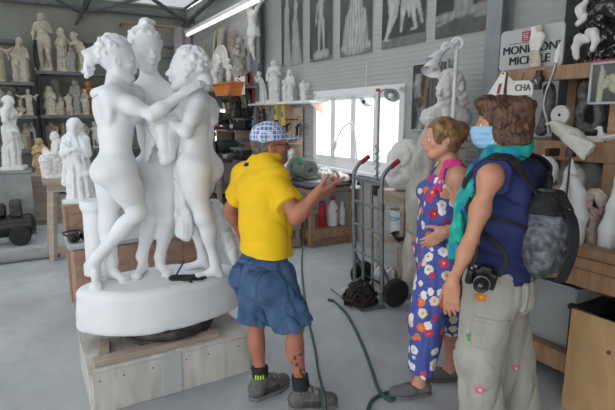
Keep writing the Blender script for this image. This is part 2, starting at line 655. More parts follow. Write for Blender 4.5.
def foot_sdf(S, an, toe, s=1.0, k=0.02, base=0.0):
 """bare foot under ankle joint an, pointing along toe, sole at height base"""
 t = Vector((toe[0], toe[1], 0)).normalized()
 sd = Vector((-t.y, t.x, 0))
 a = Vector(an)
 z = base
 heel = Vector((a.x, a.y, 0)) - t * 0.035 * s
 S.cone(a, Vector((heel.x, heel.y, z + 0.032 * s)), 0.036 * s, 0.031 * s, 0.03)
 ball = Vector((a.x, a.y, z + 0.026 * s)) + t * 0.125 * s
 S.cone(Vector((a.x, a.y, z + 0.06 * s)) + t * 0.02 * s, ball, 0.036 * s, 0.026 * s, 0.03)
 S.cone(ball + sd * 0.02 * s, ball - sd * 0.022 * s, 0.026 * s, 0.024 * s, 0.03)
 for i, (o, l) in enumerate(((0.030, 0.052), (0.012, 0.056), (-0.004, 0.050), (-0.019, 0.042), (-0.032, 0.032))):
  b = ball + sd * o * s - Vector((0, 0, 0.008 * s))
  S.cone(b, b + t * l * s - Vector((0, 0, 0.004 * s)), 0.012 * s, 0.0105 * s if i else 0.013 * s, 0.006)
def human(S, J, s=1.0, fem=False, bulk=1.0, hands=True, feet=True, foot_base=0.0, head=True, kk=1.0, face=True, mouth=True):
 pe, nb = Vector(J['pe']), Vector(J['nb'])
 up = (nb - pe).normalized()
 Mc, Mp = frame(J['cf'], up), frame(J['pf'], up)
 rc, fc, uc = Mc.col[0].copy(), Mc.col[1].copy(), Mc.col[2].copy()
 rp, fp, upp = Mp.col[0].copy(), Mp.col[1].copy(), Mp.col[2].copy()
 b = s * bulk
 hipw = 0.095 if fem else 0.088
 shw = 0.165 if fem else 0.188
 G = {}
 K = lambda v: v * kk
 # pelvis, belly, ribs
 S.ell(pe + upp * 0.045 * s, ((0.172 if fem else 0.160) * b, 0.108 * b, 0.115 * s), Mp, k=K(0.04))
 for q in (-1, 1):
  S.ell(pe + rp * q * 0.078 * b - fp * 0.058 * b - upp * 0.012 * s, (0.088 * b, 0.082 * b, 0.095 * s), Mp, k=K(0.045))
 Mw = frame((fc + fp), up)
 wa = lerp(pe, nb, 0.40) + J.get('wo', Vector((0, 0, 0)))
 S.ell(wa, ((0.120 if fem else 0.140) * b, (0.090 if fem else 0.102) * b, 0.145 * s), Mw, k=K(0.06))
 ri = lerp(pe, nb, 0.68) + J.get('wo', Vector((0, 0, 0))) * 0.5
 S.ell(ri, ((0.136 if fem else 0.158) * b, (0.096 if fem else 0.110) * b, 0.165 * s), Mc, k=K(0.06))
 S.ell(lerp(pe, nb, 0.86) - fc * 0.01 * s, ((0.140 if fem else 0.160) * b, 0.082 * b, 0.085 * s), Mc, k=K(0.05))
 S.cone(wa - Mw.col[1] * 0.09 * b, nb - fc * 0.07 * s - up * 0.1 * s, 0.006, 0.006, K(0.02), op='s')
 if fem:
  for q in (-1, 1):
   S.ell(lerp(pe, nb, 0.70) + rc * q * 0.072 * b + fc * 0.078 * b, (0.058 * b, 0.055 * b, 0.056 * b), Mc, k=K(0.03))
 else:
  for q in (-1, 1):
   S.ell(lerp(pe, nb, 0.76) + rc * q * 0.075 * b + fc * 0.072 * b, (0.078 * b, 0.035 * b, 0.055 * b), Mc, k=K(0.03))
 for q in (-1, 1):
  S.ell(lerp(pe, nb, 0.76) + rc * q * 0.080 * b - fc * 0.078 * b, (0.062 * b, 0.030 * b, 0.085 * b), Mc, k=K(0.03))
 # shoulders
 sh = {}
 for q, n in ((1, 'R'), (-1, 'L')):
  sh[n] = Vector(J['sh' + n]) if ('sh' + n) in J else nb + rc * q * shw * s - uc * 0.045 * s
  S.cone(nb - uc * 0.03 * s, sh[n] - rc * q * 0.02 * s, 0.055 * b, 0.050 * b, K(0.04))
  S.ell(sh[n], tuple(v * b * J.get('ab', 1.0) for v in (0.056, 0.058, 0.062)), Mc, k=K(0.035))
 hd = Vector(J['hd'])
 Mh = frame(J['hf'], J.get('hu', (0, 0, 1)))
 nk = hd - Mh.col[2] * 0.06 * s - Mh.col[1] * 0.012 * s
 S.cone(nb - uc * 0.01 * s, nk, (0.054 if fem else 0.063) * s, (0.047 if fem else 0.056) * s, K(0.03))
 for n in 'RL':
  S.cone(lerp(nb, nk, 0.55) - fc * 0.015 * s, lerp(nb, sh[n], 0.75) + uc * 0.015 * s, 0.030 * s, 0.028 * s, K(0.045))
 if head:
  head_sdf(S, hd, J['hf'], J.get('hu', (0, 0, 1)), s * J.get('hs', 1.0), fem, face, mouth=mouth)
 # arms
 for n in 'RL':
  if ('el' + n) not in J:
   continue
  el, wr = Vector(J['el' + n]), Vector(J['wr' + n])
  b0, b = b, b * J.get('ab', 1.0)
  S.cone(sh[n], el, (0.046 if fem else 0.052) * b, (0.036 if fem else 0.040) * b, K(0.03))
  S.ell(lerp(sh[n], el, 0.5), 0.047 * b if fem else 0.054 * b, None, k=K(0.04))
  S.cone(el, wr, (0.038 if fem else 0.043) * b, (0.023 if fem else 0.027) * b, K(0.02))
  S.ell(lerp(el, wr, 0.25), (0.040 if fem else 0.046) * b, None, k=K(0.03))
  b = b0
  if hands and ('fd' + n) in J:
   hand(S, wr, J['fd' + n], J['pn' + n], J['th' + n], s * (0.92 if fem else 1.0) * J.get('hn' + n, 1.0), J.get('cu' + n, (0.3, 0.35, 0.4, 0.45)), thumb=J.get('tb' + n, (0.62, 0.75, 0.25)))
 # legs
 for q, n in ((1, 'R'), (-1, 'L')):
  hp = pe + rp * q * hipw * s - upp * 0.01 * s
  kn, an = Vector(J['kn' + n]), Vector(J['an' + n])
  S.cone(hp, kn, (0.092 if fem else 0.088) * b, 0.054 * b, K(0.035))
  S.ell(lerp(hp, kn, 0.35), (0.083 if fem else 0.080) * b, None, k=K(0.05))
  td = Vector(J['to' + n]).normalized()
  S.ell(kn + td * 0.012 * s, (0.050 * b, 0.050 * b, 0.058 * b), None, k=K(0.03))
  cf_ = lerp(kn, an, 0.30) - td * 0.014 * s
  S.cone(kn, an, 0.047 * b, 0.034 * b, K(0.02))
  sh_d = (an - kn).normalized()
  S.ell(cf_, (0.052 * b, 0.054 * b, 0.105 * s), frame(td, -sh_d), k=K(0.03))
  if feet:
   foot_sdf(S, an, td, s * J.get('fs', 1.0), base=J.get('fb' + n, foot_base))
  G['hp' + n] = hp
 G.update(sh=sh, Mc=Mc, Mp=Mp, Mh=Mh, up=up, wa=wa, ri=ri, nk=nk)
 return G
def eyes(parent, hd, Mh, s, iris=(0.08, 0.05, 0.03), lid=None):
 """eyeballs with iris and brow as child meshes, in world coordinates"""
 r, f, u = Mh.col[0], Mh.col[1], Mh.col[2]
 for q in (-1, 1):
  c = Vector(hd) + (r * q * 0.031 + f * 0.0785 + u * 0.003) * s
  mb = MB().ball(c, 0.0115 * s, 12)
  e = part('eyeball', mb, M_['eye'], parent, world=True)
  mi = MB().ball(c + f * 0.0082 * s, 0.0050 * s, 10)
  part('iris', mi, M_['iris'], e, world=True)
M_ = {}
M_['marble'] = mat('white_marble', (0.72, 0.735, 0.75), 0.55, var=0.05, scale=3, bump=0.08, bscale=60, sss=0.0)
M_['marble_old'] = mat('dusty_plaster', (0.66, 0.64, 0.60), 0.85, col2=(0.80, 0.78, 0.74), scale=9, bump=0.15, bscale=70)
M_['plaster_warm'] = mat('ivory_plaster', (0.42, 0.37, 0.29), 0.85, col2=(0.62, 0.56, 0.46), scale=9, bump=0.15, bscale=70)
M_['plaster_tan'] = mat('tan_plaster', (0.36, 0.30, 0.21), 0.85, col2=(0.50, 0.43, 0.33), scale=12, bump=0.15, bscale=70)
M_['plaster_grey'] = mat('grey_plaster', (0.27, 0.26, 0.24), 0.85, col2=(0.40, 0.39, 0.36), scale=10, bump=0.15, bscale=70)
M_['plaster_white'] = mat('white_plaster', (0.68, 0.67, 0.65), 0.8, var=0.06, scale=6, bump=0.12, bscale=60)
M_['ochre'] = mat('ochre_terracotta', (0.55, 0.30, 0.09), 0.8, var=0.2, scale=14)
M_['skin_man'] = mat('tanned_skin', srgb(168, 108, 84), 0.5, var=0.07, scale=20, bump=0.05)
M_['skin_w'] = mat('fair_skin', srgb(205, 150, 122), 0.5, var=0.06, scale=20, bump=0.04)
M_['skin_w2'] = mat('lightly_tanned_skin', srgb(196, 138, 108), 0.5, var=0.06, scale=20, bump=0.04)
M_['yellow'] = mat('yellow_cotton', srgb(232, 188, 14), 0.85, var=0.05, scale=6, bump=0.1, bscale=200)
M_['denim'] = mat('blue_denim', srgb(50, 76, 110), 0.9, col2=srgb(74, 102, 136), scale=10, bump=0.3, bscale=220)
M_['denim_dark'] = mat('dark_denim_seam', srgb(48, 72, 112), 0.9, var=0.1)
M_['black_cloth'] = mat('black_fabric', (0.015, 0.016, 0.018), 0.85, var=0.2, bump=0.2, bscale=150)
M_['black_plastic'] = mat('black_plastic', (0.012, 0.012, 0.013), 0.4, var=0.2)
M_['black_gloss'] = mat('black_crumpled_film', (0.012, 0.012, 0.014), 0.18, var=0.3, spec=0.8)
M_['lime'] = mat('lime_knit', srgb(190, 240, 30), 0.8)
M_['shoe_grey'] = mat('grey_shoe_leather', (0.10, 0.10, 0.095), 0.7, var=0.2, scale=30, bump=0.1)
M_['sole'] = mat('dusty_rubber_sole', (0.15, 0.15, 0.15), 0.9, var=0.2)
M_['lace'] = mat('shoe_lace', (0.25, 0.24, 0.2), 0.9)
M_['eye'] = mat('eye_white', (0.75, 0.73, 0.70), 0.2, var=0.02)
M_['iris'] = mat('eye_iris', (0.05, 0.035, 0.025), 0.15)
M_['hair_dark'] = mat('dark_brown_hair', (0.04, 0.02, 0.011), 0.5, col2=(0.15, 0.07, 0.03), scale=25, bump=0.3, bscale=90)
M_['hair_blond'] = mat('dark_blond_hair', (0.13, 0.065, 0.03), 0.45, col2=(0.36, 0.20, 0.085), scale=22, bump=0.3, bscale=90)
M_['hair_grey'] = mat('grey_brown_stubble', (0.075, 0.06, 0.05), 0.8, col2=(0.17, 0.14, 0.12), scale=60, bump=0.3, bscale=200)
M_['silver'] = mat('bright_steel', (0.62, 0.63, 0.64), 0.3, 1.0, var=0.1)
M_['steel'] = mat('worn_grey_steel', (0.30, 0.31, 0.32), 0.45, 0.85, var=0.2, scale=12)
M_['iron'] = mat('dark_iron', (0.07, 0.065, 0.06), 0.55, 0.7, var=0.4, scale=14)
M_['rust'] = mat('brown_rusty_iron', (0.13, 0.10, 0.08), 0.75, 0.3, var=0.35, scale=16)
M_['red'] = mat('red_plastic', (0.50, 0.02, 0.025), 0.45, var=0.1)
M_['redgrip'] = mat('dark_red_rubber', (0.36, 0.03, 0.06), 0.6, var=0.15)
M_['pink'] = mat('hot_pink_cotton', (0.80, 0.05, 0.26), 0.8, var=0.06)
M_['white_cloth'] = mat('white_cotton', (0.80, 0.80, 0.80), 0.9, var=0.04)
M_['navy'] = mat('navy_jersey', (0.016, 0.026, 0.11), 0.85, var=0.15, bump=0.1, bscale=150)
M_['mask'] = mat('pale_blue_nonwoven', srgb(150, 195, 226), 0.8, var=0.05)
M_['khaki'] = mat('grey_green_cotton', srgb(162, 161, 150), 0.9, var=0.08, scale=7, bump=0.15, bscale=200)
M_['khaki_seam'] = mat('faded_pink_stitching', srgb(176, 132, 120), 0.9)
M_['pack'] = mat('mottled_grey_canvas', (0.055, 0.06, 0.07), 0.9, col2=(0.21, 0.22, 0.24), scale=30, bump=0.2, bscale=160)
M_['suede'] = mat('grey_suede', (0.14, 0.13, 0.14), 0.95, var=0.12)
M_['paper'] = mat('white_paper', (0.78, 0.78, 0.77), 0.9, var=0.03)
M_['cardgrey'] = mat('grey_board', (0.42, 0.43, 0.43), 0.8, var=0.06)
M_['glass'] = mat('dark_lens_glass', (0.02, 0.02, 0.03), 0.05, spec=0.9)
M_['wood'] = mat_wood('pine_wood', (0.27, 0.155, 0.09), (0.40, 0.25, 0.15), (3, 3, 26))
M_['wood_h'] = mat_wood('pine_plank', (0.30, 0.17, 0.095), (0.43, 0.26, 0.15), (26, 3, 3))
M_['wood_y'] = mat_wood('pine_beam', (0.26, 0.145, 0.08), (0.38, 0.225, 0.13), (3, 22, 3))
M_['wood_red'] = mat_wood('reddish_plywood', (0.30, 0.17, 0.115), (0.42, 0.27, 0.19), (6, 6, 18))
M_['wood_pale'] = mat_wood('dusty_pale_timber', (0.40, 0.38, 0.35), (0.58, 0.55, 0.52), (12, 3, 3))
M_['wood_dust'] = mat_wood('dusty_brown_timber', (0.28, 0.22, 0.17), (0.42, 0.35, 0.28), (3, 3, 20))
M_['plywood'] = mat_wood('birch_plywood', (0.44, 0.27, 0.12), (0.55, 0.36, 0.18), (3, 10, 3))
M_['shelf'] = mat('dusty_shelf_board', (0.30, 0.29, 0.26), 0.9, var=0.25, scale=10)
M_['hose'] = mat('green_rubber_hose', (0.025, 0.075, 0.055), 0.5, var=0.2)
M_['orange'] = mat('orange_plastic', (0.65, 0.20, 0.05), 0.55)
M_['lev'] = mat('yellow_paint', (0.80, 0.52, 0.03), 0.5)
M_['green'] = mat('green_enamel', (0.05, 0.20, 0.12), 0.5)
M_['greytool'] = mat('dusty_grey_enamel', (0.12, 0.13, 0.13), 0.6, var=0.35, scale=20)
M_['white_plastic'] = mat('white_plastic', (0.78, 0.79, 0.80), 0.4, var=0.03)
M_['white_paint'] = mat('white_paint', (0.80, 0.80, 0.80), 0.45, var=0.02)
M_['clear'] = mat('cloudy_clear_plastic', (0.36, 0.38, 0.38), 0.45, var=0.05)
M_['bluegrey'] = mat('pale_drape_cloth', (0.48, 0.45, 0.42), 0.9, var=0.1)
M_['canvas'] = mat('dusty_canvas', (0.46, 0.43, 0.38), 0.95, col2=(0.60, 0.57, 0.52), scale=6, bump=0.2, bscale=120)
M_['mirror'] = mat('mirror_glass', (0.7, 0.7, 0.7), 0.03, 1.0, var=0.0)
M_['rubber'] = mat('black_rubber', (0.018, 0.018, 0.018), 0.8, var=0.3)
M_['darkmat'] = mat('dark_blue_work_mat', (0.025, 0.03, 0.045), 0.7, var=0.3)
M_['board'] = mat('particle_board', (0.50, 0.36, 0.27), 0.8, col2=(0.66, 0.52, 0.42), scale=10)
M_['pinkstone'] = mat('pink_veined_marble', (0.52, 0.36, 0.32), 0.4, col2=(0.72, 0.64, 0.60), scale=7, bump=0.05)
M_['glitter'] = mat('grey_mottled_stone', (0.06, 0.055, 0.055), 0.5, col2=(0.20, 0.185, 0.18), scale=30, bump=0.6, bscale=45)
M_['dirtyblack'] = mat('dusty_black_metal', (0.025, 0.025, 0.027), 0.6, 0.3, var=0.4, scale=20)
def m_scarf():
 m = mat('blue_green_dyed_scarf', (0.01, 0.2, 0.3), 0.8, scale=7)
 r = [x for x in m.node_tree.nodes if x.type == 'VALTORGB'][0].color_ramp
 cols = [(0.32, srgb(20, 60, 140)), (0.42, srgb(18, 130, 170)), (0.5, srgb(20, 165, 140)), (0.58, srgb(60, 190, 190)), (0.68, srgb(25, 90, 150))]
 r.elements[0].position, r.elements[0].color = cols[0][0], (*cols[0][1], 1)
 r.elements[1].position, r.elements[1].color = cols[-1][0], (*cols[-1][1], 1)
 for p, c in cols[1:-1]:
  e = r.elements.new(p); e.color = (*c, 1)
 return m
M_['scarf'] = m_scarf()
def m_floral():
 m = bpy.data.materials.new('blue_floral_print'); m.use_nodes = True
 nt = m.node_tree; b = nt.nodes['Principled BSDF']; b.inputs['Roughness'].default_value = 0.85
 tc = nt.nodes.new('ShaderNodeTexCoord')
 nz = nt.nodes.new('ShaderNodeTexNoise'); nz.inputs['Scale'].default_value = 60
 mixv = nt.nodes.new('ShaderNodeMix'); mixv.data_type = 'VECTOR'; mixv.inputs[0].default_value = 0.018
 nt.links.new(tc.outputs['Object'], nz.inputs['Vector'])
 nt.links.new(tc.outputs['Object'], mixv.inputs[4]); nt.links.new(nz.outputs['Color'], mixv.inputs[5])
 v = nt.nodes.new('ShaderNodeTexVoronoi'); v.inputs['Scale'].default_value = 16.5; v.inputs['Randomness'].default_value = 0.75
 nt.links.new(mixv.outputs[1], v.inputs['Vector'])
 # petal colour per flower
 sep = nt.nodes.new('ShaderNodeSeparateColor'); nt.links.new(v.outputs['Color'], sep.inputs[0])
 cr = nt.nodes.new('ShaderNodeValToRGB'); cr.color_ramp.interpolation = 'CONSTANT'
 e = cr.color_ramp.elements
 e[0].position = 0; e[0].color = (*srgb(236, 232, 232), 1)
 e[1].position = 0.40; e[1].color = (*srgb(214, 62, 96), 1)
 for p, c in ((0.6, srgb(236, 120, 70)), (0.76, srgb(232, 214, 190)), (0.9, srgb(190, 40, 60))):
  q = e.new(p); q.color = (*c, 1)
 nt.links.new(sep.outputs[0], cr.inputs['Fac'])
 # petals mask
 ra = nt.nodes.new('ShaderNodeValToRGB'); ra.color_ramp.interpolation = 'CONSTANT'
 ra.color_ramp.elements[0].position = 0; ra.color_ramp.elements[0].color = (1, 1, 1, 1)
 ra.color_ramp.elements[1].position = 0.45; ra.color_ramp.elements[1].color = (0, 0, 0, 1)
 nt.links.new(v.outputs['Distance'], ra.inputs['Fac'])
 rb = nt.nodes.new('ShaderNodeValToRGB'); rb.color_ramp.interpolation = 'CONSTANT'
 rb.color_ramp.elements[0].position = 0; rb.color_ramp.elements[0].color = (1, 1, 1, 1)
 rb.color_ramp.elements[1].position = 0.15; rb.color_ramp.elements[1].color = (0, 0, 0, 1)
 nt.links.new(v.outputs['Distance'], rb.inputs['Fac'])
 m1 = nt.nodes.new('ShaderNodeMix'); m1.data_type = 'RGBA'
 m1.inputs[6].default_value = (*srgb(78, 92, 164), 1)
 nt.links.new(ra.outputs[0], m1.inputs[0]); nt.links.new(cr.outputs[0], m1.inputs[7])
 m2 = nt.nodes.new('ShaderNodeMix'); m2.data_type = 'RGBA'
 m2.inputs[7].default_value = (*srgb(232, 176, 60), 1)
 nt.links.new(rb.outputs[0], m2.inputs[0]); nt.links.new(m1.outputs[2], m2.inputs[6])
 nt.links.new(m2.outputs[2], b.inputs['Base Color'])
 return m
M_['floral'] = m_floral()
def m_plaid():
 m = bpy.data.materials.new('blue_white_plaid'); m.use_nodes = True
 nt = m.node_tree; b = nt.nodes['Principled BSDF']; b.inputs['Roughness'].default_value = 0.9
 tc = nt.nodes.new('ShaderNodeTexCoord')
 cur = None
 fac = []
 for ax, rot in (('X', 0), ('Z', 0), ('Y', 0)):
  w = nt.nodes.new('ShaderNodeTexWave'); w.bands_direction = ax; w.inputs['Scale'].default_value = 14
  w.inputs['Distortion'].default_value = 0.6
  nt.links.new(tc.outputs['Object'], w.inputs['Vector'])
  fac.append(w)
 mx = nt.nodes.new('ShaderNodeMath'); mx.operation = 'MAXIMUM'
 nt.links.new(fac[0].outputs['Fac'], mx.inputs[0]); nt.links.new(fac[1].outputs['Fac'], mx.inputs[1])
 mx2 = nt.nodes.new('ShaderNodeMath'); mx2.operation = 'MAXIMUM'
 nt.links.new(mx.outputs[0], mx2.inputs[0]); nt.links.new(fac[2].outputs['Fac'], mx2.inputs[1])
 r = nt.nodes.new('ShaderNodeValToRGB')
 r.color_ramp.elements[0].position = 0.80; r.color_ramp.elements[0].color = (*srgb(96, 124, 178), 1)
 r.color_ramp.elements[1].position = 0.95; r.color_ramp.elements[1].color = (*srgb(206, 214, 226), 1)
 nt.links.new(mx2.outputs[0], r.inputs['Fac']); nt.links.new(r.outputs[0], b.inputs['Base Color'])
 return m
M_['plaid'] = m_plaid()
M_['ink'] = mat('tattoo_ink', srgb(84, 60, 56), 0.6, var=0.2, scale=60)
M_['clip'] = mat('tortoise_red_plastic', (0.10, 0.012, 0.018), 0.3, var=0.3)
M_['thread_pink'] = mat('pink_thread', srgb(206, 120, 130), 0.9)
M_['thread_white'] = mat('white_thread', srgb(228, 222, 220), 0.9)
M_['thread_green'] = mat('green_thread', srgb(70, 150, 90), 0.9)
M_['thread_orange'] = mat('orange_thread', srgb(220, 120, 60), 0.9)
M_['panel'] = mat('dark_shoe_panel', (0.035, 0.035, 0.033), 0.7)
M_['thread_violet'] = mat('violet_plastic', srgb(70, 60, 150), 0.4)
M_['honey'] = mat('honey_plaster', (0.40, 0.27, 0.12), 0.8, col2=(0.60, 0.45, 0.26), scale=10, bump=0.1)
M_['cardgrey2'] = mat('pale_grey_stone', (0.22, 0.225, 0.225), 0.85, col2=(0.32, 0.325, 0.32), scale=5, bump=0.1)
M_['mauve'] = mat('pale_mauve_cloth', (0.40, 0.35, 0.37), 0.9, var=0.1)
M_['greygreen'] = mat('grey_green_enamel', (0.13, 0.16, 0.13), 0.55, var=0.25, scale=14)
M_['cable'] = mat('dark_brown_cable', (0.022, 0.016, 0.013), 0.7, var=0.4, scale=20)
M_['skyblue'] = mat('pale_blue_tape', (0.25, 0.50, 0.70), 0.6)
M_['signgrey'] = mat('pale_grey_enamel', (0.44, 0.45, 0.44), 0.6, var=0.04)
M_['signred'] = mat('faded_red_print', (0.40, 0.035, 0.07), 0.7)
M_['birdstone'] = mat('cream_grey_marble', (0.50, 0.48, 0.42), 0.5, col2=(0.68, 0.66, 0.62), scale=9)
M_['darkwood'] = mat('dark_brown_board', (0.055, 0.042, 0.034), 0.85, var=0.3, scale=6)
# ---------------------------------------------------------------- clothing pieces shared by the people
def shoe(an, toe, s, name, m, parent, label=None, low=False, h=0.006):
 """shoe around the ankle joint an (world), toe direction; upper plus sole, laces"""
 t = Vector((toe[0], toe[1], 0)).normalized()
 sd = Vector((-t.y, t.x, 0))
 a = Vector((an[0], an[1], 0))
 M = Matrix((sd, t, Vector((0, 0, 1)))).transposed()
 P = lambda x, y, z: a + sd * x * s + t * y * s + Vector((0, 0, z * s))
 S = SDF(h)
 if low:
  S.cone(P(0, -0.035, 0.045), P(0, 0.16, 0.034), 0.042 * s, 0.030 * s, 0.03, flat=(0, 0, 1), ratio=0.85)
  S.cone(P(0, 0.07, 0.042), P(0, 0.17, 0.032), 0.046 * s, 0.030 * s, 0.03, flat=(0, 0, 1), ratio=0.75)
  S.ell(P(0, -0.03, 0.06), (0.034 * s, 0.036 * s, 0.04 * s), M, k=0.02)
  S.ell(P(0, 0.02, 0.095), (0.028 * s, 0.06 * s, 0.03 * s), M, k=0.012, op='s')
 else:
  S.cone(P(0, -0.03, 0.055), P(0, 0.15, 0.045), 0.047 * s, 0.034 * s, 0.03, flat=(0, 0, 1), ratio=0.95)
  S.cone(P(0, 0.06, 0.05), P(0, 0.165, 0.042), 0.052 * s, 0.038 * s, 0.03, flat=(0, 0, 1), ratio=0.85)
  S.cone(P(0, -0.028, 0.06), P(0, -0.005, 0.11), 0.042 * s, 0.044 * s, 0.03)
  S.cone(P(0, 0.02, 0.10), P(0, 0.085, 0.075), 0.036 * s, 0.034 * s, 0.03)
  S.ell(P(0, -0.004, 0.15), (0.034 * s, 0.040 * s, 0.035 * s), M, k=0.01, op='s')
 S.disp(folds(0.002, 45, 3))
 S.cut((0, 0, 0.012), (0, 0, -1))
 up = wpart(name, S, m, parent, label)
 So = SDF(h)
 So.cone(P(0, -0.036, 0.014), P(0, 0.10, 0.014), 0.046 * s, 0.052 * s, 0.03)
 So.cone(P(0, 0.09, 0.014), P(0, 0.165, 0.014), 0.052 * s, 0.040 * s, 0.03)
 So.cut((0, 0, 0.026 if not low else 0.018), (0, 0, 1)); So.cut((0, 0, 0.001), (0, 0, -1))
 wpart('sole', So, M_['sole'], up)
 if not low:
  for i in range(5):
   y = 0.030 + 0.020 * i
   B = SDF(0.003)
   B.box(P(0, y, 0.10 - 0.008 * i), (0.068 * s, 0.009 * s, 0.08 * s), M @ Matrix.Rotation(0.18 if i % 2 else -0.18, 3, 'Z'), rnd=0.002)
   S.patch(B, 0.004, 'lace', M_['lace'], up, 'pale lace')
  B = SDF(0.004); B.box(P(0.045, 0.05, 0.05), (0.03 * s, 0.10 * s, 0.035 * s), M, rnd=0.006)
  S.patch(B, 0.003, 'side_panel', M_['panel'], up)
  B = SDF(0.004); B.box(P(-0.045, 0.05, 0.05), (0.03 * s, 0.10 * s, 0.035 * s), M, rnd=0.006)
  S.patch(B, 0.003, 'side_panel', M_['panel'], up)
 return up
def sock(an, kn, lo, hi, r, m, parent, label=None, s=1.0):
 d = (Vector(kn) - Vector(an)).normalized()
 S = SDF(0.006)
 S.cone(Vector(an) + d * lo, Vector(an) + d * hi, r, r * 1.04, 0.01, fa=True, fb=True)
 S.disp(folds(0.003, 60, 5, (0.3, 0.3, 1)))
 sock.last = S
 return wpart('sock', S, m, parent, label)
# ================================================================ the man in the yellow T-shirt
def clothe_torso(J, s, fem, off, bulk=1.0):
 """the torso of the body grown outwards, ready for sleeves and hems"""
 Q = dict(J)
 for n in 'RL':
  Q.pop('el' + n, None)
 S = SDF(0.006)
 human(S, Q, s, fem, bulk, hands=False, feet=False, head=False)
 n = len(S.items)
 S.disp(lambda X, Y, Z: -off)
 return S
def sag(c, up, amp, wl, R_):
 """a stack of soft horizontal creases round the point c"""
 c = np.array(c, float); u = np.array(Vector(up).normalized(), float)
 def fn(X, Y, Z):
  x, y, z = X - c[0], Y - c[1], Z - c[2]
  t = x * u[0] + y * u[1] + z * u[2]
  l = np.sqrt(x * x + y * y + z * z)
  return amp * np.exp(-(t / R_) ** 2) * np.sin(t / wl * 2 * PI / 2 + 9 * (x - y) + 2 * np.sin(11 * x)) * 0.5
 return fn
def make_man():
 f = Vector((0.77, 0.64, 0)); r = Vector((0.64, -0.77, 0))
 s = 0.955
 J = {}
 J['pe'] = at(266, 277, 2.62); J['pf'] = f
 J['nb'] = at(263, 166, 2.68); J['cf'] = f
 J['hd'] = at(270, 145.5, 2.70); J['hf'] = Vector((0.93, 0.34, 0.03)); J['hs'] = 1.03
 J['shR'] = at(276, 180, 2.57); J['shL'] = at(247, 177, 2.79)
 J['elR'] = at(296, 217, 2.45); J['wrR'] = at(316, 194.5, 2.44)
 J['fdR'] = Vector((0.85, 0.15, 0.38)); J['pnR'] = Vector((-0.25, 0.55, 0.75)); J['thR'] = Vector((-0.4, 0.3, 0.8))
 J['cuR'] = (0.02, 0.55, 0.7, 0.8); J['hnR'] = 1.02
 J['elL'] = at(230, 209, 2.90); J['wrL'] = at(243, 238, 3.00)
 J['fdL'] = Vector((0.5, 0.3, -0.7)); J['pnL'] = Vector((0.6, -0.5, 0)); J['thL'] = Vector((0.6, 0.4, 0.3))
 J['knL'] = at(256, 322, 2.69); J['anL'] = at(261, 385, 2.64); J['toL'] = Vector((0.72, 0.62, 0))
 J['knR'] = at(294, 326, 2.53); J['anR'] = at(302, 394, 2.52); J['toR'] = Vector((0.98, 0.10, 0))
 base = (J['anL'] + J['anR']) * 0.5
 t = thing('person', 'man in yellow T-shirt, denim shorts and plaid cap, gesturing with one open hand', 'person', (base.x, base.y, 0))
 S = BS = SDF(0.006)
 G = human(S, J, s, bulk=0.96, feet=False)
 body = wpart('body', S, M_['skin_man'], t)
 hd = J['hd']; Mh = G['Mh']
 eyes(t, hd, Mh, s * 0.98)
 H = lambda x, y, z: hd + (Mh.col[0] * x + Mh.col[1] * y + Mh.col[2] * z) * s
 # hair at the back and beard
 S = SDF(0.005)
 S.ell(H(0, -0.022, 0.022), (0.078 * s, 0.094 * s, 0.090 * s), Mh, k=0.01)
 S.ell(H(0, 0.085, -0.03), (0.2, 0.095, 0.2), Mh, k=0.01, op='s')
 S.ell(H(0, -0.03, -0.12), (0.2, 0.2, 0.07), Mh, k=0.02, op='s')
 S.disp(folds(0.003, 110, 2))
 wpart('hair', S, M_['hair_grey'], t)
 S = SDF(0.004)
 S.ell(H(0, 0.072, -0.090), (0.027 * s, 0.029 * s, 0.026 * s), Mh, k=0.012)
 S.cone(H(-0.03, 0.078, -0.058), H(-0.022, 0.075, -0.085), 0.011 * s, 0.014 * s, 0.012)
 S.cone(H(0.03, 0.078, -0.058), H(0.022, 0.075, -0.085), 0.011 * s, 0.014 * s, 0.012)
 S.cone(H(-0.028, 0.086, -0.040), H(0.028, 0.086, -0.040), 0.008 * s, 0.008 * s, 0.006)
 S.disp(folds(0.002, 140, 4))
 wpart('beard', S, M_['hair_grey'], t)
 # cap: crown, brim, button
 S = SDF(0.005)
 S.ell(H(0, -0.008, 0.052), (0.090 * s, 0.108 * s, 0.088 * s), Mh, k=0.01)
 S.ell(H(0, -0.008, 0.040), (0.083 * s, 0.101 * s, 0.085 * s), Mh, k=0.004, op='s')
 S.cut(H(0, 0, 0.030), -Mh.col[2] + Mh.col[1] * 0.10)
 S.disp(folds(0.0025, 30, 8))
 cap = wpart('cap', S, M_['plaid'], t, 'blue and white plaid cap')
 S = SDF(0.004)
 S.ell(H(0, 0.105, 0.036), (0.078 * s, 0.088 * s, 0.020 * s), Mh, k=0.004)
 S.ell(H(0, 0.100, 0.026), (0.082 * s, 0.092 * s, 0.020 * s), Mh, k=0.003, op='s')
 S.cut(H(0, 0.072, 0), -Mh.col[1])
 wpart('brim', S, M_['plaid'], cap)
 part('button', MB().ball(H(0, -0.01, 0.142), 0.008, 10), M_['plaid'], cap, world=True)
 # glasses
 mb = MB()
 for q in (-1, 1):
  mb.torus(H(q * 0.033, 0.104, 0.002), 0.021 * s, 0.0018, Mh.col[1], 18, 6)
  mb.tube([H(q * 0.054, 0.100, 0.006), H(q * 0.076, 0.05, 0.008), H(q * 0.078, -0.01, 0.006)], 0.0018, 6)
 mb.tube([H(-0.012, 0.106, 0.005), H(0, 0.112, 0.008), H(0.012, 0.106, 0.005)], 0.0016, 6)
 part('eyeglasses', mb, M_['iron'], t, world=True)
 # shirt
 up = G['up']; Mc, Mp = G['Mc'], G['Mp']
 pe, nb = J['pe'], J['nb']
 S = clothe_torso(J, s, False, 0.010, 0.95)
 S.ell(pe + up * 0.08, (0.165 * s, 0.122 * s, 0.15 * s), Mp, k=0.05)
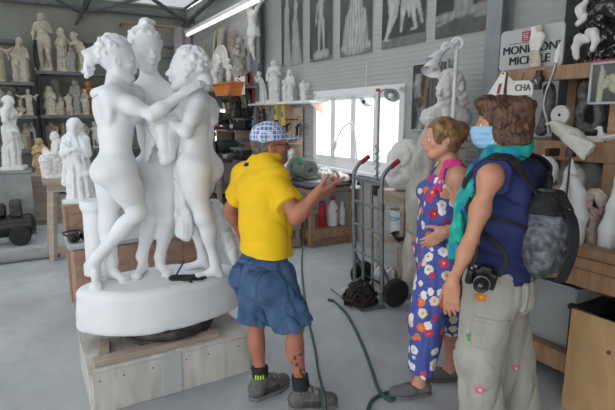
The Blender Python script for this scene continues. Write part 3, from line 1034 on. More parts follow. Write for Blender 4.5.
 S.ell(G['wa'], (0.145 * s, 0.115 * s, 0.16 * s), Mc, k=0.08)
 for q, n in ((1, 'R'), (-1, 'L')):
  sh = J['sh' + n]
  S.ell(sh, 0.056 * s, None, k=0.03)
  e = lerp(sh, J['el' + n], 0.58)
  S.cone(sh, e, 0.056 * s, 0.059 * s, 0.03, fb=True)
  S.disp(folds(0.008, 9, 21, (1, 1, 0.8)))
 S.ell(nb + up * 0.065 + Mc.col[1] * 0.015, (0.082, 0.086, 0.074), Mc, k=0.01, op='s')
 S.cut(at(262, 252, 2.62), -up - r * 0.14)
 shirt = wpart('t_shirt', S, M_['yellow'], t, 'yellow T-shirt')
 c = S.hit(246.5, 164.5)
 B = SDF(0.003); B.box(c, (0.066, 0.12, 0.022), Mc, rnd=0.007)
 S.patch(B, 0.002, 'emblem', M_['black_cloth'], shirt, 'small dark emblem below the collar')
 # shorts
 S = SDF(0.006)
 S.ell(pe + up * 0.035, (0.172 * s, 0.134 * s, 0.135 * s), Mp, k=0.04)
 for q in (-1, 1):
  S.ell(pe + r * q * 0.078 - f * 0.062 - up * 0.02, (0.098 * s, 0.090 * s, 0.10 * s), Mp, k=0.04)
 for n in 'RL':
  kn = J['kn' + n]; hp = G['hp' + n]
  hem = lerp(hp, kn, 0.90) - f * 0.005
  S.cone(hp, hem, 0.106 * s, 0.098 * s, 0.03, fb=True)
 S.cut(pe + up * 0.135, up)
 S.disp(folds(0.020, 15, 33, (1, 1, 0.7)))
 # the openings of the legs
 for n in 'RL':
  kn = J['kn' + n]; hp = G['hp' + n]
  d = (kn - hp).normalized()
  S.cone(lerp(hp, kn, 0.78), kn + d * 0.04, 0.078 * s, 0.086 * s, 0.004, op='s')
 sh_ = wpart('shorts', S, M_['denim'], t, 'blue denim cargo shorts')
 hpR = G['hpR']; kR = J['knR']
 Mt = frame(r, (kR - hpR) * -1)
 B = SDF(0.005); B.box(lerp(hpR, kR, 0.60) + r * 0.10 + f * 0.0, (0.15, 0.12, 0.17), Mt, rnd=0.02)
 pk = S.patch(B, 0.016, 'cargo_pocket', M_['denim'], sh_)
 B = SDF(0.005); B.box(lerp(hpR, kR, 0.46) + r * 0.10 + f * 0.0, (0.155, 0.14, 0.05), Mt, rnd=0.01)
 S.patch(B, 0.022, 'pocket_flap', M_['denim'], pk)
 Mb = frame(-f, up)
 for q in (-1, 1):
  B = SDF(0.005); B.box(pe + r * q * 0.085 - f * 0.13 + up * 0.012, (0.11, 0.14, 0.12), Mb, rnd=0.012)
  S.patch(B, 0.006, 'back_pocket', M_['denim'], sh_)
  B = SDF(0.005); B.box(pe + r * q * 0.085 - f * 0.13 + up * 0.072, (0.112, 0.14, 0.022), Mb, rnd=0.004)
  S.patch(B, 0.009, 'pocket_hem', M_['denim_dark'], sh_)
 B = SDF(0.005); B.box(pe + up * 0.125, (0.6, 0.6, 0.03), Mp, rnd=0.004)
 S.patch(B, 0.005, 'waistband', M_['denim_dark'], sh_)
 # socks with lime stripes, shoes
 for n in 'LR':
  an, kn = J['an' + n], J['kn' + n]
  so = sock(an, kn, -0.05, 0.115, 0.046, M_['black_cloth'], t, 'black ankle sock with lime strokes' if n == 'L' else None)
  if n == 'L':
   d = (kn - an).normalized()
   Q = sock.last
   for i in range(4):
    c = an + Vector((-0.022 + i * 0.015, -0.05, 0))
    B = SDF(0.003); B.cone(c + d * 0.04, c + d * 0.085, 0.005, 0.005); B2 = SDF(0.003)
    for fn, lo, hi, k, op in B.items: B2._add(fn, lo, hi, k, op)
    B = SDF(0.003); B.box(c + d * 0.062, (0.009, 0.06, 0.045), None, rnd=0.002)
    Q.patch(B, 0.003, 'stripe', M_['lime'], so, 'lime stroke')
   B = SDF(0.003); B.box(an + Vector((-0.005, -0.05, 0)) + d * 0.022, (0.04, 0.06, 0.011), None, rnd=0.002)
   Q.patch(B, 0.003, 'stripe', M_['lime'], so, 'lime stroke')
  shoe(an, J['to' + n], 1.02, 'shoe', M_['shoe_grey'], t)
 # tattoo on the right calf
 B = SDF(0.003)
 rr = random.Random(5)
 for i in range(46):
  v = rr.random()
  q = BS.hit(299 + 4.5 * math.sin(v * 9) + rr.uniform(-3, 3), 344 + 33 * v)
  if q is not None and q.y < 2.7:
   B.cone(q, q + V(rr.uniform(-0.012, 0.012), 0, rr.uniform(-0.014, 0.014)), rr.uniform(0.003, 0.006), 0.003, 0.002)
 BS.patch(B, 0.0012, 'tattoo', M_['ink'], body, 'dark calf tattoo', inner=0.004)
 return t
# ================================================================ woman in the floral jumpsuit
def hair_shell(hd, Mh, s, name, m, t, items, cuts, amp=0.004, fr=70, seed=1, h=0.005):
 S = SDF(h)
 H = lambda x, y, z: hd + (Mh.col[0] * x + Mh.col[1] * y + Mh.col[2] * z) * s
 for c, r_ in items:
  S.ell(H(*c), tuple(v * s for v in r_), Mh, k=0.02)
 for c, r_ in cuts:
  S.ell(H(*c), tuple(v * s for v in r_), Mh, k=0.012, op='s')
 S.disp(folds(amp, fr, seed, (1, 1, 0.35)))
 return wpart(name, S, m, t), H, S
def make_floral():
 f = Vector((-0.985, -0.08, 0)).normalized(); r = Vector((f.y, -f.x, 0))
 s = 0.945
 J = {}
 J['pe'] = at(438, 252, 2.74); J['pf'] = f
 J['nb'] = at(450, 167, 2.74); J['cf'] = Vector((-0.97, -0.2, 0)).normalized()
 J['hd'] = at(441, 139, 2.72); J['hf'] = Vector((-0.97, -0.06, -0.05)); J['hs'] = 1.0
 J['shL'] = at(459, 178, 2.59); J['shR'] = at(451, 174, 2.90)
 J['elL'] = at(467, 222, 2.58); J['wrL'] = at(447, 231, 2.53)
 J['fdL'] = Vector((-0.8, 0.05, -0.55)); J['pnL'] = Vector((0.1, 1, 0.1)); J['thL'] = Vector((-0.5, 0.2, 0.8))
 J['cuL'] = (0.2, 0.25, 0.3, 0.35)
 J['elR'] = at(447, 218, 2.98); J['wrR'] = at(430, 235, 2.94)
 J['fdR'] = Vector((-0.6, 0, -0.7)); J['pnR'] = Vector((0, -1, 0)); J['thR'] = Vector((-0.5, 0, 0.8))
 J['anL'] = fl(419, 394) + Vector((0, 0, 0.085)); J['knL'] = at(427, 318, 2.62); J['toL'] = Vector((-0.98, -0.18, 0))
 J['anR'] = fl(450, 379) + Vector((0, 0, 0.085)); J['knR'] = at(449, 312, 2.83); J['toR'] = Vector((-0.97, 0.05, 0))
 base = (J['anL'] + J['anR']) * 0.5
 t = thing('person', 'woman in blue floral jumpsuit with pinned-up blond hair, standing in profile beside the hand truck', 'person', (base.x, base.y, 0))
 S = BS = SDF(0.006)
 J['fs'] = 0.86
 G = human(S, J, s, fem=True)
 body = wpart('body', S, M_['skin_w'], t)
 hd, Mh = J['hd'], G['Mh']
 eyes(t, hd, Mh, s)
 hair, H, HS = hair_shell(hd, Mh, s, 'hair', M_['hair_blond'], t,
  [((0, -0.020, 0.038), (0.079, 0.102, 0.092)), ((0, -0.05, 0.0), (0.074, 0.07, 0.075)), ((0, -0.105, 0.030), (0.055, 0.052, 0.060)), ((0, -0.135, 0.05), (0.035, 0.03, 0.04)),
   ((-0.068, 0.03, 0.03), (0.014, 0.035, 0.055)), ((0.068, 0.03, 0.03), (0.014, 0.035, 0.055)), ((0, -0.06, -0.05), (0.05, 0.045, 0.05))],
  [((0, 0.125, -0.01), (0.072, 0.072, 0.092)), ((-0.08, -0.008, -0.022), (0.03, 0.026, 0.030)), ((0.08, -0.008, -0.022), (0.03, 0.026, 0.030))], 0.004, 70, 4)
 S = SDF(0.004)
 for i in range(7):
  a = -0.9 + i * 0.3
  S.cone(H(-0.03 + 0.01 * i, -0.10 - 0.035 * math.cos(a), 0.03 + 0.045 * math.sin(a)), H(-0.035 + 0.01 * i, -0.135 - 0.012 * math.cos(a), 0.035 + 0.055 * math.sin(a)), 0.010, 0.006, 0.004)
 S.cone(H(-0.045, -0.085, 0.06), H(-0.045, -0.115, -0.02), 0.012, 0.010, 0.004)
 wpart('hair_clip', S, M_['clip'], t, 'dark red claw clip')
 up, Mc, Mp = G['up'], G['Mc'], G['Mp']
 pe, nb = J['pe'], J['nb']
 # white undershirt
 S = clothe_torso(J, s, True, 0.005)
 S.disp(folds(0.004, 25, 7))
 S.cut(nb - up * 0.075 * s + f * 0.0, up * 1.0 + f * 0.30)
 S.cut(pe + up * 0.1, -up)
 for q, n in ((1, 'R'), (-1, 'L')):
  S.cut(J['sh' + n] - Mc.col[0] * q * 0.045, Mc.col[0] * q)
 wpart('undershirt', S, M_['white_cloth'], t, 'white sleeveless undershirt')
 # jumpsuit: bib, seat, legs
 S = JS = clothe_torso(J, s, True, 0.012)
 S.ell(G['wa'] + f * 0.01, (0.138 * s, 0.112 * s, 0.17 * s), Mc, k=0.06)
 for n, end in (('L', 0.80), ('R', 0.30)):
  hp, kn, an = G['hp' + n], J['kn' + n], J['an' + n]
  S.cone(hp, kn, 0.098 * s, 0.080 * s, 0.05)
  hem = lerp(kn, an, end)
  S.cone(kn, hem, 0.080 * s, 0.062 * s, 0.03, fb=True)
 for n, end in (('L', 0.80), ('R', 0.30)):
  kn, an = J['kn' + n], J['an' + n]
  d = (an - kn).normalized()
  # everything below the hem goes
  S.cone(lerp(kn, an, end), an + d * 0.1, 0.11, 0.11, 0.002, fa=True, op='s')
  S.cone(lerp(kn, an, end - 0.12), an + d * 0.03, 0.052 * s, 0.056 * s, 0.003, op='s')
 S.disp(folds(0.014, 16, 41, (1, 1, 0.5)))
 S.cut(nb - up * 0.105 * s, up * 1.0 - f * 0.55)
 for q, n in ((1, 'R'), (-1, 'L')):
  S.cut(J['sh' + n] - Mc.col[0] * q * 0.070, Mc.col[0] * q + up * 0.35)
 js = wpart('jumpsuit', S, M_['floral'], t, 'blue jumpsuit printed with white, red and orange flowers')
 # straps of the jumpsuit over the shoulders
 for q in (1, -1):
  B = SDF(0.005)
  n = 'R' if q > 0 else 'L'
  c = lerp(nb, J['sh' + n], 0.50)
  B.box(c - up * 0.06, (0.035, 0.5, 0.26), Mc, rnd=0.005)
  BS.patch(B, 0.012, 'strap', M_['floral'], js)
 # bracelet
 w, e = J['wrL'], J['elL']
 d = (w - e).normalized()
 part('bracelet', MB().torus(w - d * 0.012, 0.027, 0.005, d, 24, 8), M_['silver'], t, world=True)
 for n in 'LR':
  shoe(J['an' + n], J['to' + n], 0.94, 'ballet_flat', M_['suede'], t, low=True)
 # shoulder bag strap: pink webbing over the near shoulder, bag on the far hip
 bg = thing('shoulder_bag', 'hot pink shoulder bag strap worn by woman in floral jumpsuit', 'bag', (base.x, base.y, 0))
 B = SDF(0.005)
 pts = [lerp(nb, J['shL'], 0.62) + up * 0.06 + f * 0.09, lerp(nb, J['shL'], 0.70) + up * 0.055, lerp(nb, J['shL'], 0.72) - f * 0.10 - up * 0.04, lerp(nb, J['shL'], 0.55) - f * 0.11 - up * 0.16, lerp(nb, J['shL'], 0.2) - f * 0.12 - up * 0.30]
 for a, b in zip(pts[:-1], pts[1:]):
  B.cone(a, b, 0.026, 0.026, 0.005)
 pts2 = [pts[0], lerp(nb, J['shL'], 0.66) + f * 0.10 - up * 0.06, lerp(nb, J['shL'], 0.62) + f * 0.06 - up * 0.14, lerp(nb, J['shL'], 0.80) - f * 0.02 - up * 0.21]
 for a, b in zip(pts2[:-1], pts2[1:]):
  B.cone(a, b, 0.026, 0.026, 0.005)
 Q = clothe_torso(J, s, True, 0.013)
 Q.patch(B, 0.006, 'strap', M_['pink'], bg, 'hot pink strap')
 S = SDF(0.007)
 S.box(pe + r * 0.10 + up * 0.10 - f * 0.22, (0.09, 0.20, 0.20), Mp, rnd=0.03)
 S.disp(folds(0.008, 18, 5))
 wpart('pouch', S, M_['pink'], bg)
 return t
# ================================================================ woman with the face mask and the backpack
def make_masked():
 f = Vector((-0.87, 0.49, 0)).normalized(); r = Vector((f.y, -f.x, 0))
 s = 0.985
 J = {}
 J['pe'] = at(497, 280, 2.26); J['pf'] = f
 J['nb'] = at(508, 161, 2.27); J['cf'] = f
 J['hd'] = at(499, 125, 2.29); J['hf'] = Vector((-0.94, 0.30, -0.06)); J['hs'] = 1.0
 J['ab'] = 0.90
 J['shL'] = at(490, 178, 2.11); J['shR'] = at(534, 174, 2.43)
 J['elL'] = at(470, 243, 2.08); J['wrL'] = at(452, 284, 2.03)
 J['fdL'] = Vector((0.02, -0.02, -1)); J['pnL'] = Vector((0.5, 0.8, 0)); J['thL'] = Vector((-0.8, 0.4, 0))
 J['cuL'] = (0.20, 0.24, 0.28, 0.32); J['tbL'] = (0.75, 0.5, 0.4)
 J['elR'] = at(526, 232, 2.56); J['wrR'] = at(507, 268, 2.58)
 J['fdR'] = Vector((-0.3, 0.1, -1)); J['pnR'] = Vector((0.2, -1, 0)); J['thR'] = Vector((-1, 0, 0))
 J['anL'] = fl(482, 446) + Vector((0, 0, 0.09)); J['knL'] = at(480, 360, 2.17); J['toL'] = f
 J['anR'] = fl(518, 432) + Vector((0, 0, 0.09)); J['knR'] = at(512, 356, 2.36); J['toR'] = f
 base = (J['anL'] + J['anR']) * 0.5
 t = thing('person', 'dark-haired woman in face mask, navy tank top and embroidered khaki trousers, wearing a backpack', 'person', (base.x, base.y, 0))
 S = BS = SDF(0.006)
 G = human(S, J, s, fem=True, bulk=1.02, feet=False)
 body = wpart('body', S, M_['skin_w2'], t)
 hd, Mh = J['hd'], G['Mh']
 eyes(t, hd, Mh, s)
 up, Mc, Mp = G['up'], G['Mc'], G['Mp']
 pe, nb = J['pe'], J['nb']
 hair, H, HS = hair_shell(hd, Mh, s, 'hair', M_['hair_dark'], t,
  [((0, -0.02, 0.042), (0.084, 0.106, 0.094)), ((0, -0.070, 0.01), (0.080, 0.074, 0.090)), ((0, -0.100, -0.01), (0.066, 0.050, 0.070)), ((0, 0.05, 0.105), (0.06, 0.055, 0.035)),
   ((-0.075, -0.02, -0.01), (0.020, 0.050, 0.085)), ((0.075, -0.02, -0.01), (0.020, 0.050, 0.085)), ((-0.05, -0.08, -0.065), (0.055, 0.055, 0.05)), ((0.05, -0.08, -0.065), (0.055, 0.055, 0.05)),
   ((-0.045, -0.115, 0.055), (0.035, 0.030, 0.04)), ((-0.06, -0.10, 0.085), (0.035, 0.05, 0.03))],
  [((0, 0.135, -0.02), (0.080, 0.082, 0.105))], 0.007, 75, 14)
 # mask with pleats, ear loop
 B = SDF(0.004)
 B.box(H(0, 0.085, -0.052), (0.15 * s, 0.15 * s, 0.105 * s), Mh, rnd=0.015)
 S = SDF(0.004)
 head_sdf(S, hd, J['hf'], (0, 0, 1), s, True, True)
 S.ell(H(0, 0.082, -0.045), (0.045 * s, 0.038 * s, 0.05 * s), Mh, k=0.02)
 uz = np.array(Mh.col[2], float); h0 = np.array(H(0, 0, -0.05), float)
 S.disp(lambda X, Y, Z: 0.0016 * np.sin(((X - h0[0]) * uz[0] + (Y - h0[1]) * uz[1] + (Z - h0[2]) * uz[2]) * 230))
 mk = S.patch(B, 0.006, 'face_mask', M_['mask'], t, 'pale blue pleated face mask')
 for q in (-1, 1):
  part('ear_loop', MB().tube([H(q * 0.058, 0.045, -0.015), H(q * 0.078, 0.01, 0.018), H(q * 0.084, -0.02, 0.012), H(q * 0.080, 0.0, -0.04), H(q * 0.056, 0.04, -0.085)], 0.002, 6, 4), M_['white_cloth'], mk, world=True)
 # tank top
 S = TS = clothe_torso(J, s, True, 0.014, 1.02)
 S.ell(G['wa'], (0.150 * s, 0.125 * s, 0.17 * s), Mc, k=0.06)
 S.ell(pe + up * 0.10, (0.185 * s, 0.135 * s, 0.10 * s), Mp, k=0.05)
 S.disp(folds(0.012, 16, 51, (1, 1, 0.6)))
 S.cut(pe + up * 0.035, -up)
 S.cut(nb + up * 0.01, up)
 for q, n in ((1, 'R'), (-1, 'L')):
  S.cut(J['sh' + n] - Mc.col[0] * q * 0.012, Mc.col[0] * q + up * 0.15)
 tk = wpart('tank_top', S, M_['navy'], t, 'navy blue tank top')
 # trousers
 S = SDF(0.006)
 S.ell(pe + up * 0.045 * s, (0.195 * s, 0.145 * s, 0.135 * s), Mp, k=0.04)
 for q in (-1, 1):
  S.ell(pe + r * q * 0.082 - f * 0.065 - up * 0.03, (0.105 * s, 0.098 * s, 0.115 * s), Mp, k=0.05)
 for n in 'RL':
  hp, kn, an = G['hp' + n], J['kn' + n], J['an' + n]
  S.cone(hp, kn, 0.118 * s, 0.098 * s, 0.04)
  S.cone(kn, an - up * 0.03, 0.098 * s, 0.100 * s, 0.04, fb=True)
 for n in 'RL':
  kn, an = J['kn' + n], J['an' + n]
  S.cone(lerp(kn, an, 0.8), an - up * 0.08, 0.080 * s, 0.088 * s, 0.004, op='s')
 S.disp(folds(0.017, 10, 61, (1, 1, 0.45)))
 S.disp(folds(0.003, 34, 62, (1, 1, 0.8)))
 S.cut(pe + up * 0.135, up)
 pt = wpart('trousers', S, M_['khaki'], t, 'grey-green cotton trousers')
 PS = S
 for n in 'LR':
  shoe(J['an' + n], J['to' + n], 0.95, 'shoe', M_['shoe_grey'], t)
 def pat(c, sz, off, m, nm, M=Mp, par=pt, label=None, rnd=0.006):
  B = SDF(0.0045); B.box(c, sz, M, rnd=rnd)
  return PS.patch(B, off, nm, m, par, label)
 pat(pe + up * 0.118, (0.6, 0.6, 0.034), 0.007, M_['khaki'], 'waistband')
 for q in (-1, 1):
  pk = pat(pe + r * q * 0.085 - f * 0.14 - up * 0.02, (0.125, 0.2, 0.135), 0.006, M_['khaki'], 'back_pocket')
  pat(pe + r * q * 0.085 - f * 0.14 + up * 0.044, (0.125, 0.2, 0.004), 0.0085, M_['khaki_seam'], 'seam', par=pk, rnd=0.001)
 hpL, kL, aL = G['hpL'], J['knL'], J['anL']
 cg = pat(lerp(hpL, kL, 0.50) - r * 0.10 - f * 0.03, (0.16, 0.16, 0.15), 0.008, M_['khaki'], 'cargo_pocket', frame(-r, up))
 pat(lerp(hpL, kL, 0.50) - r * 0.10 - f * 0.03 + up * 0.055, (0.165, 0.16, 0.004), 0.011, M_['khaki_seam'], 'seam', frame(-r, up), cg, rnd=0.001)
 # embroidered motifs: small coloured discs and petals on the cloth, found by pixel rays on the near side
 view = Vector((0, 1, 0))
 def motif(px, py, Y, kind):
  c = PS.hit(px, py)
  if c is None:
   return
  I3 = Matrix.Identity(3)
  B = SDF(0.003)
  if kind == 'heart':
   B.cone(c + V(-0.010, 0, 0.008), c + V(0, 0, -0.016), 0.012, 0.004, 0.004); B.cone(c + V(0.010, 0, 0.008), c + V(0, 0, -0.016), 0.012, 0.004, 0.004)
   kind = 'pink'
  else:
   for k in range(5):
    a = k * 2 * PI / 5 + 0.3
    B.ell(c + V(0.015 * math.cos(a), 0, 0.015 * math.sin(a)), (0.0105, 0.03, 0.0105), I3, k=0.002)
  e = PS.patch(B, 0.003, 'embroidery', M_['thread_' + kind], pt, 'small embroidered motif')
  B = SDF(0.003); B.ell(c, (0.007, 0.03, 0.007), I3)
  PS.patch(B, 0.0045, 'embroidery_core', M_['lev' if kind != 'pink' else 'thread_white'], e)
 motif(472, 338, 2.08, 'green'); motif(493, 344, 2.08, 'white'); motif(516, 368, 2.28, 'heart')
 motif(481, 297, 2.10, 'orange'); motif(518, 276, 2.22, 'orange'); motif(480, 390, 2.06, 'pink')
 # scarf: wound round the neck, one end falling over the chest
 S = SDF(0.006)
 nc = nb + up * 0.035 + f * 0.01
 for i in range(12):
  a0, a1 = i * 2 * PI / 12, (i + 1) * 2 * PI / 12
  P = lambda a: nc + (Mc.col[0] * math.cos(a) * 0.068 + Mc.col[1] * math.sin(a) * 0.074) + up * (-0.028 * math.sin(a) + 0.008 * math.sin(3 * a))
  S.cone(P(a0), P(a1), 0.027 + 0.005 * math.sin(2 * a0), 0.027 + 0.005 * math.sin(2 * a1), 0.02)
 lf = -r
 pts = [nb + f * 0.08 + lf * 0.04, nb + f * 0.135 + lf * 0.06 - up * 0.10, nb + f * 0.165 + lf * 0.075 - up * 0.23, nb + f * 0.165 + lf * 0.10 - up * 0.36, nb + f * 0.16 + lf * 0.12 - up * 0.46]
 for i in range(len(pts) - 1):
  S.cone(pts[i], pts[i + 1], 0.060 + 0.012 * i, 0.072 + 0.012 * i, 0.03, flat=f, ratio=0.42, fb=(i == 3))
 pts = [nb + f * 0.08 - lf * 0.03, nb + f * 0.13 - lf * 0.05 - up * 0.12, nb + f * 0.17 - lf * 0.05 - up * 0.26, nb + f * 0.17 - lf * 0.04 - up * 0.40]
 for i in range(len(pts) - 1):
  S.cone(pts[i], pts[i + 1], 0.055 + 0.01 * i, 0.065 + 0.01 * i, 0.03, flat=f, ratio=0.42, fb=(i == 2))
 S.disp(folds(0.012, 22, 71, (1.3, 1.3, 0.2)))
 wpart('scarf', S, M_['scarf'], t, 'turquoise and blue dyed scarf')
 # ---- backpack
 b = -f
 bc = at(545, 233, 2.17)
 bp = thing('backpack', 'slouchy mottled grey backpack with black straps on the masked woman\'s back', 'backpack', (bc.x, bc.y, bc.z - 0.2))
 Mb = frame(b, up)
 S = KS = SDF(0.006)
 S.ell(bc - up * 0.055, (0.165, 0.098, 0.145), Mb, k=0.04)
 S.ell(bc + up * 0.06, (0.125, 0.080, 0.120), Mb, k=0.06)
 S.ell(bc + up * 0.13 - b * 0.01, (0.100, 0.062, 0.060), Mb, k=0.04)
 S.disp(folds(0.016, 10, 81, (1, 1, 0.8)))
 S.disp(folds(0.003, 40, 82))
 wpart('sack', S, M_['pack'], bp)
 B = SDF(0.005); B.box(bc + up * 0.15, (0.30, 0.3, 0.10), Mb, rnd=0.03)
 fp = KS.patch(B, 0.010, 'top_flap', M_['black_cloth'], bp, 'black top flap')
 for q in (-1, 1):
  c = bc + up * 0.115 + b * 0.085 + Mb.col[0] * q * 0.045
  part('buckle', MB().box(c, (0.035, 0.018, 0.028), Mb, 0.004), M_['silver'], fp, 'bright metal buckle', world=True)
  part('webbing', MB().tube([c + up * 0.03 - b * 0.01, c, c - up * 0.06 + b * 0.006, c - up * 0.10], 0.008, 6, 3), M_['black_cloth'], bp, world=True)
 def strap(pts, w, th, nm='strap', label=None, nrm=None):
  mb = ribbon(pts, w, th, nrm)
  return part(nm, mb, M_['black_cloth'], bp, label, world=True)
 shL, shR = J['shL'], J['shR']
 for q, sh in ((-1, shL), (1, shR)):
  c0 = lerp(nb, sh, 0.66)
  strap([bc + up * 0.16 + Mb.col[0] * -q * 0.06 - b * 0.03, c0 - f * 0.115 - up * 0.005, c0 - f * 0.045 + up * 0.068, c0 + f * 0.05 + up * 0.052, c0 + f * 0.128 - up * 0.04, c0 + f * 0.130 - up * 0.11, c0 + f * 0.09 - up * 0.175 + r * q * 0.05], 0.046, 0.010, 'shoulder_strap', nrm=bc - b * 0.15)
  strap([c0 + f * 0.10 - up * 0.165 + r * q * 0.048, c0 + f * 0.03 - up * 0.20 + r * q * 0.062, c0 - f * 0.07 - up * 0.21 + r * q * 0.055, bc + up * 0.02 - Mb.col[0] * q * 0.09 - b * 0.03], 0.014, 0.006, 'webbing', nrm=bc - b * 0.15)
 strap([bc + up * 0.14 - Mb.col[0] * -0.02 + b * 0.04, bc + up * 0.10 + Mb.col[0] * 0.10 + b * 0.10, bc - up * 0.02 + Mb.col[0] * 0.15 + b * 0.12, bc - up * 0.16 + Mb.col[0] * 0.165 + b * 0.09, bc - up * 0.175 + Mb.col[0] * 0.125 + b * 0.07], 0.045, 0.010, 'loose_strap', 'loose black strap hanging down the side', nrm=bc)
 part('carry_loop', MB().tube([bc + up * 0.18 + Mb.col[0] * 0.04, bc + up * 0.235 + Mb.col[0] * 0.02, bc + up * 0.235 - Mb.col[0] * 0.02, bc + up * 0.18 - Mb.col[0] * 0.04], 0.010, 8, 4), M_['black_cloth'], bp, world=True)
 # ---- camera on its strap at the left hip
 cc = at(482, 277, 2.03)
 cv = thing('photo_camera', 'black photo camera hanging at the masked woman\'s hip', 'camera', (cc.x, cc.y, cc.z - 0.06))
 d = Vector((-0.45, -0.88, -0.12)).normalized()
 Mk = frame(d, (0.25, 0, 1))
 P = lambda x, y, z: cc + Mk.col[0] * x + Mk.col[1] * y + Mk.col[2] * z
 S = SDF(0.003)
 S.box(P(0, 0, 0), (0.125, 0.05, 0.078), Mk, rnd=0.010)
 S.box(P(0.048, 0.018, -0.003), (0.030, 0.05, 0.072), Mk, rnd=0.012)
 S.box(P(-0.008, 0.004, 0.046), (0.052, 0.045, 0.034), Mk, rnd=0.012)
 wpart('camera_body', S, M_['black_plastic'], cv)
 ln = part('lens', MB().lathe([(0.0, 0.02), (0.034, 0.02), (0.035, 0.05), (0.032, 0.052), (0.033, 0.085), (0.030, 0.09), (0.026, 0.086), (0.0, 0.08)], P(-0.008, 0, -0.002), 24, Mk.col[1]), M_['black_plastic'], cv, world=True)
 part('front_glass', MB().ball(P(-0.008, 0.080, -0.002), 0.020, 14), M_['glass'], ln, world=True)
 part('lens_ring', MB().torus(P(-0.008, 0.062, -0.002), 0.0335, 0.002, Mk.col[1], 24, 6), M_['silver'], ln, world=True)
 part('dial', MB().cyl(P(0.038, 0, 0.038), P(0.038, 0, 0.050), 0.012), M_['silver'], cv, world=True)
 part('shutter_button', MB().cyl(P(0.050, 0.024, 0.034), P(0.050, 0.024, 0.044), 0.006), M_['silver'], cv, world=True)
 part('neck_strap', ribbon([P(-0.062, 0, 0.03), P(-0.055, -0.01, 0.14), lerp(nb, shL, 0.3) + f * 0.155 - up * 0.25, lerp(nb, shL, 0.45) + f * 0.15 - up * 0.08, lerp(nb, shL, 0.45) + f * 0.06 + up * 0.055, lerp(nb, shL, 0.4) - f * 0.05 + up * 0.06, nb - f * 0.12 + up * 0.0, lerp(nb, shR, 0.4) + f * 0.02 + up * 0.065, lerp(nb, shR, 0.3) + f * 0.14 - up * 0.07, lerp(nb, shL, 0.2) + f * 0.165 - up * 0.26, P(0.055, -0.01, 0.12), P(0.062, 0, 0.03)], 0.022, 0.004, bc), M_['black_cloth'], cv, world=True)
 return t
def ribbon(pts, w, th, centre=None, sub=6):
 """flat band through the points; its flat side faces away from centre"""
 pts, _ = catmull([Vector(p) for p in pts], [0] * len(pts), sub)
 rings = []
 for i, p in enumerate(pts):
  d = (pts[min(i + 1, len(pts) - 1)] - pts[max(i - 1, 0)]).normalized()
  n = (p - Vector(centre)) if centre is not None else Vector((0, 0, 1))
  n = n - d * n.dot(d)
  if n.length < 1e-5:
   n = basis(d)[0]
  n.normalize()
  sd = d.cross(n)
  rings.append([p + sd * w / 2 + n * th / 2, p + sd * w / 2 - n * th / 2, p - sd * w / 2 - n * th / 2, p - sd * w / 2 + n * th / 2])
 return MB().ring_loft(rings)
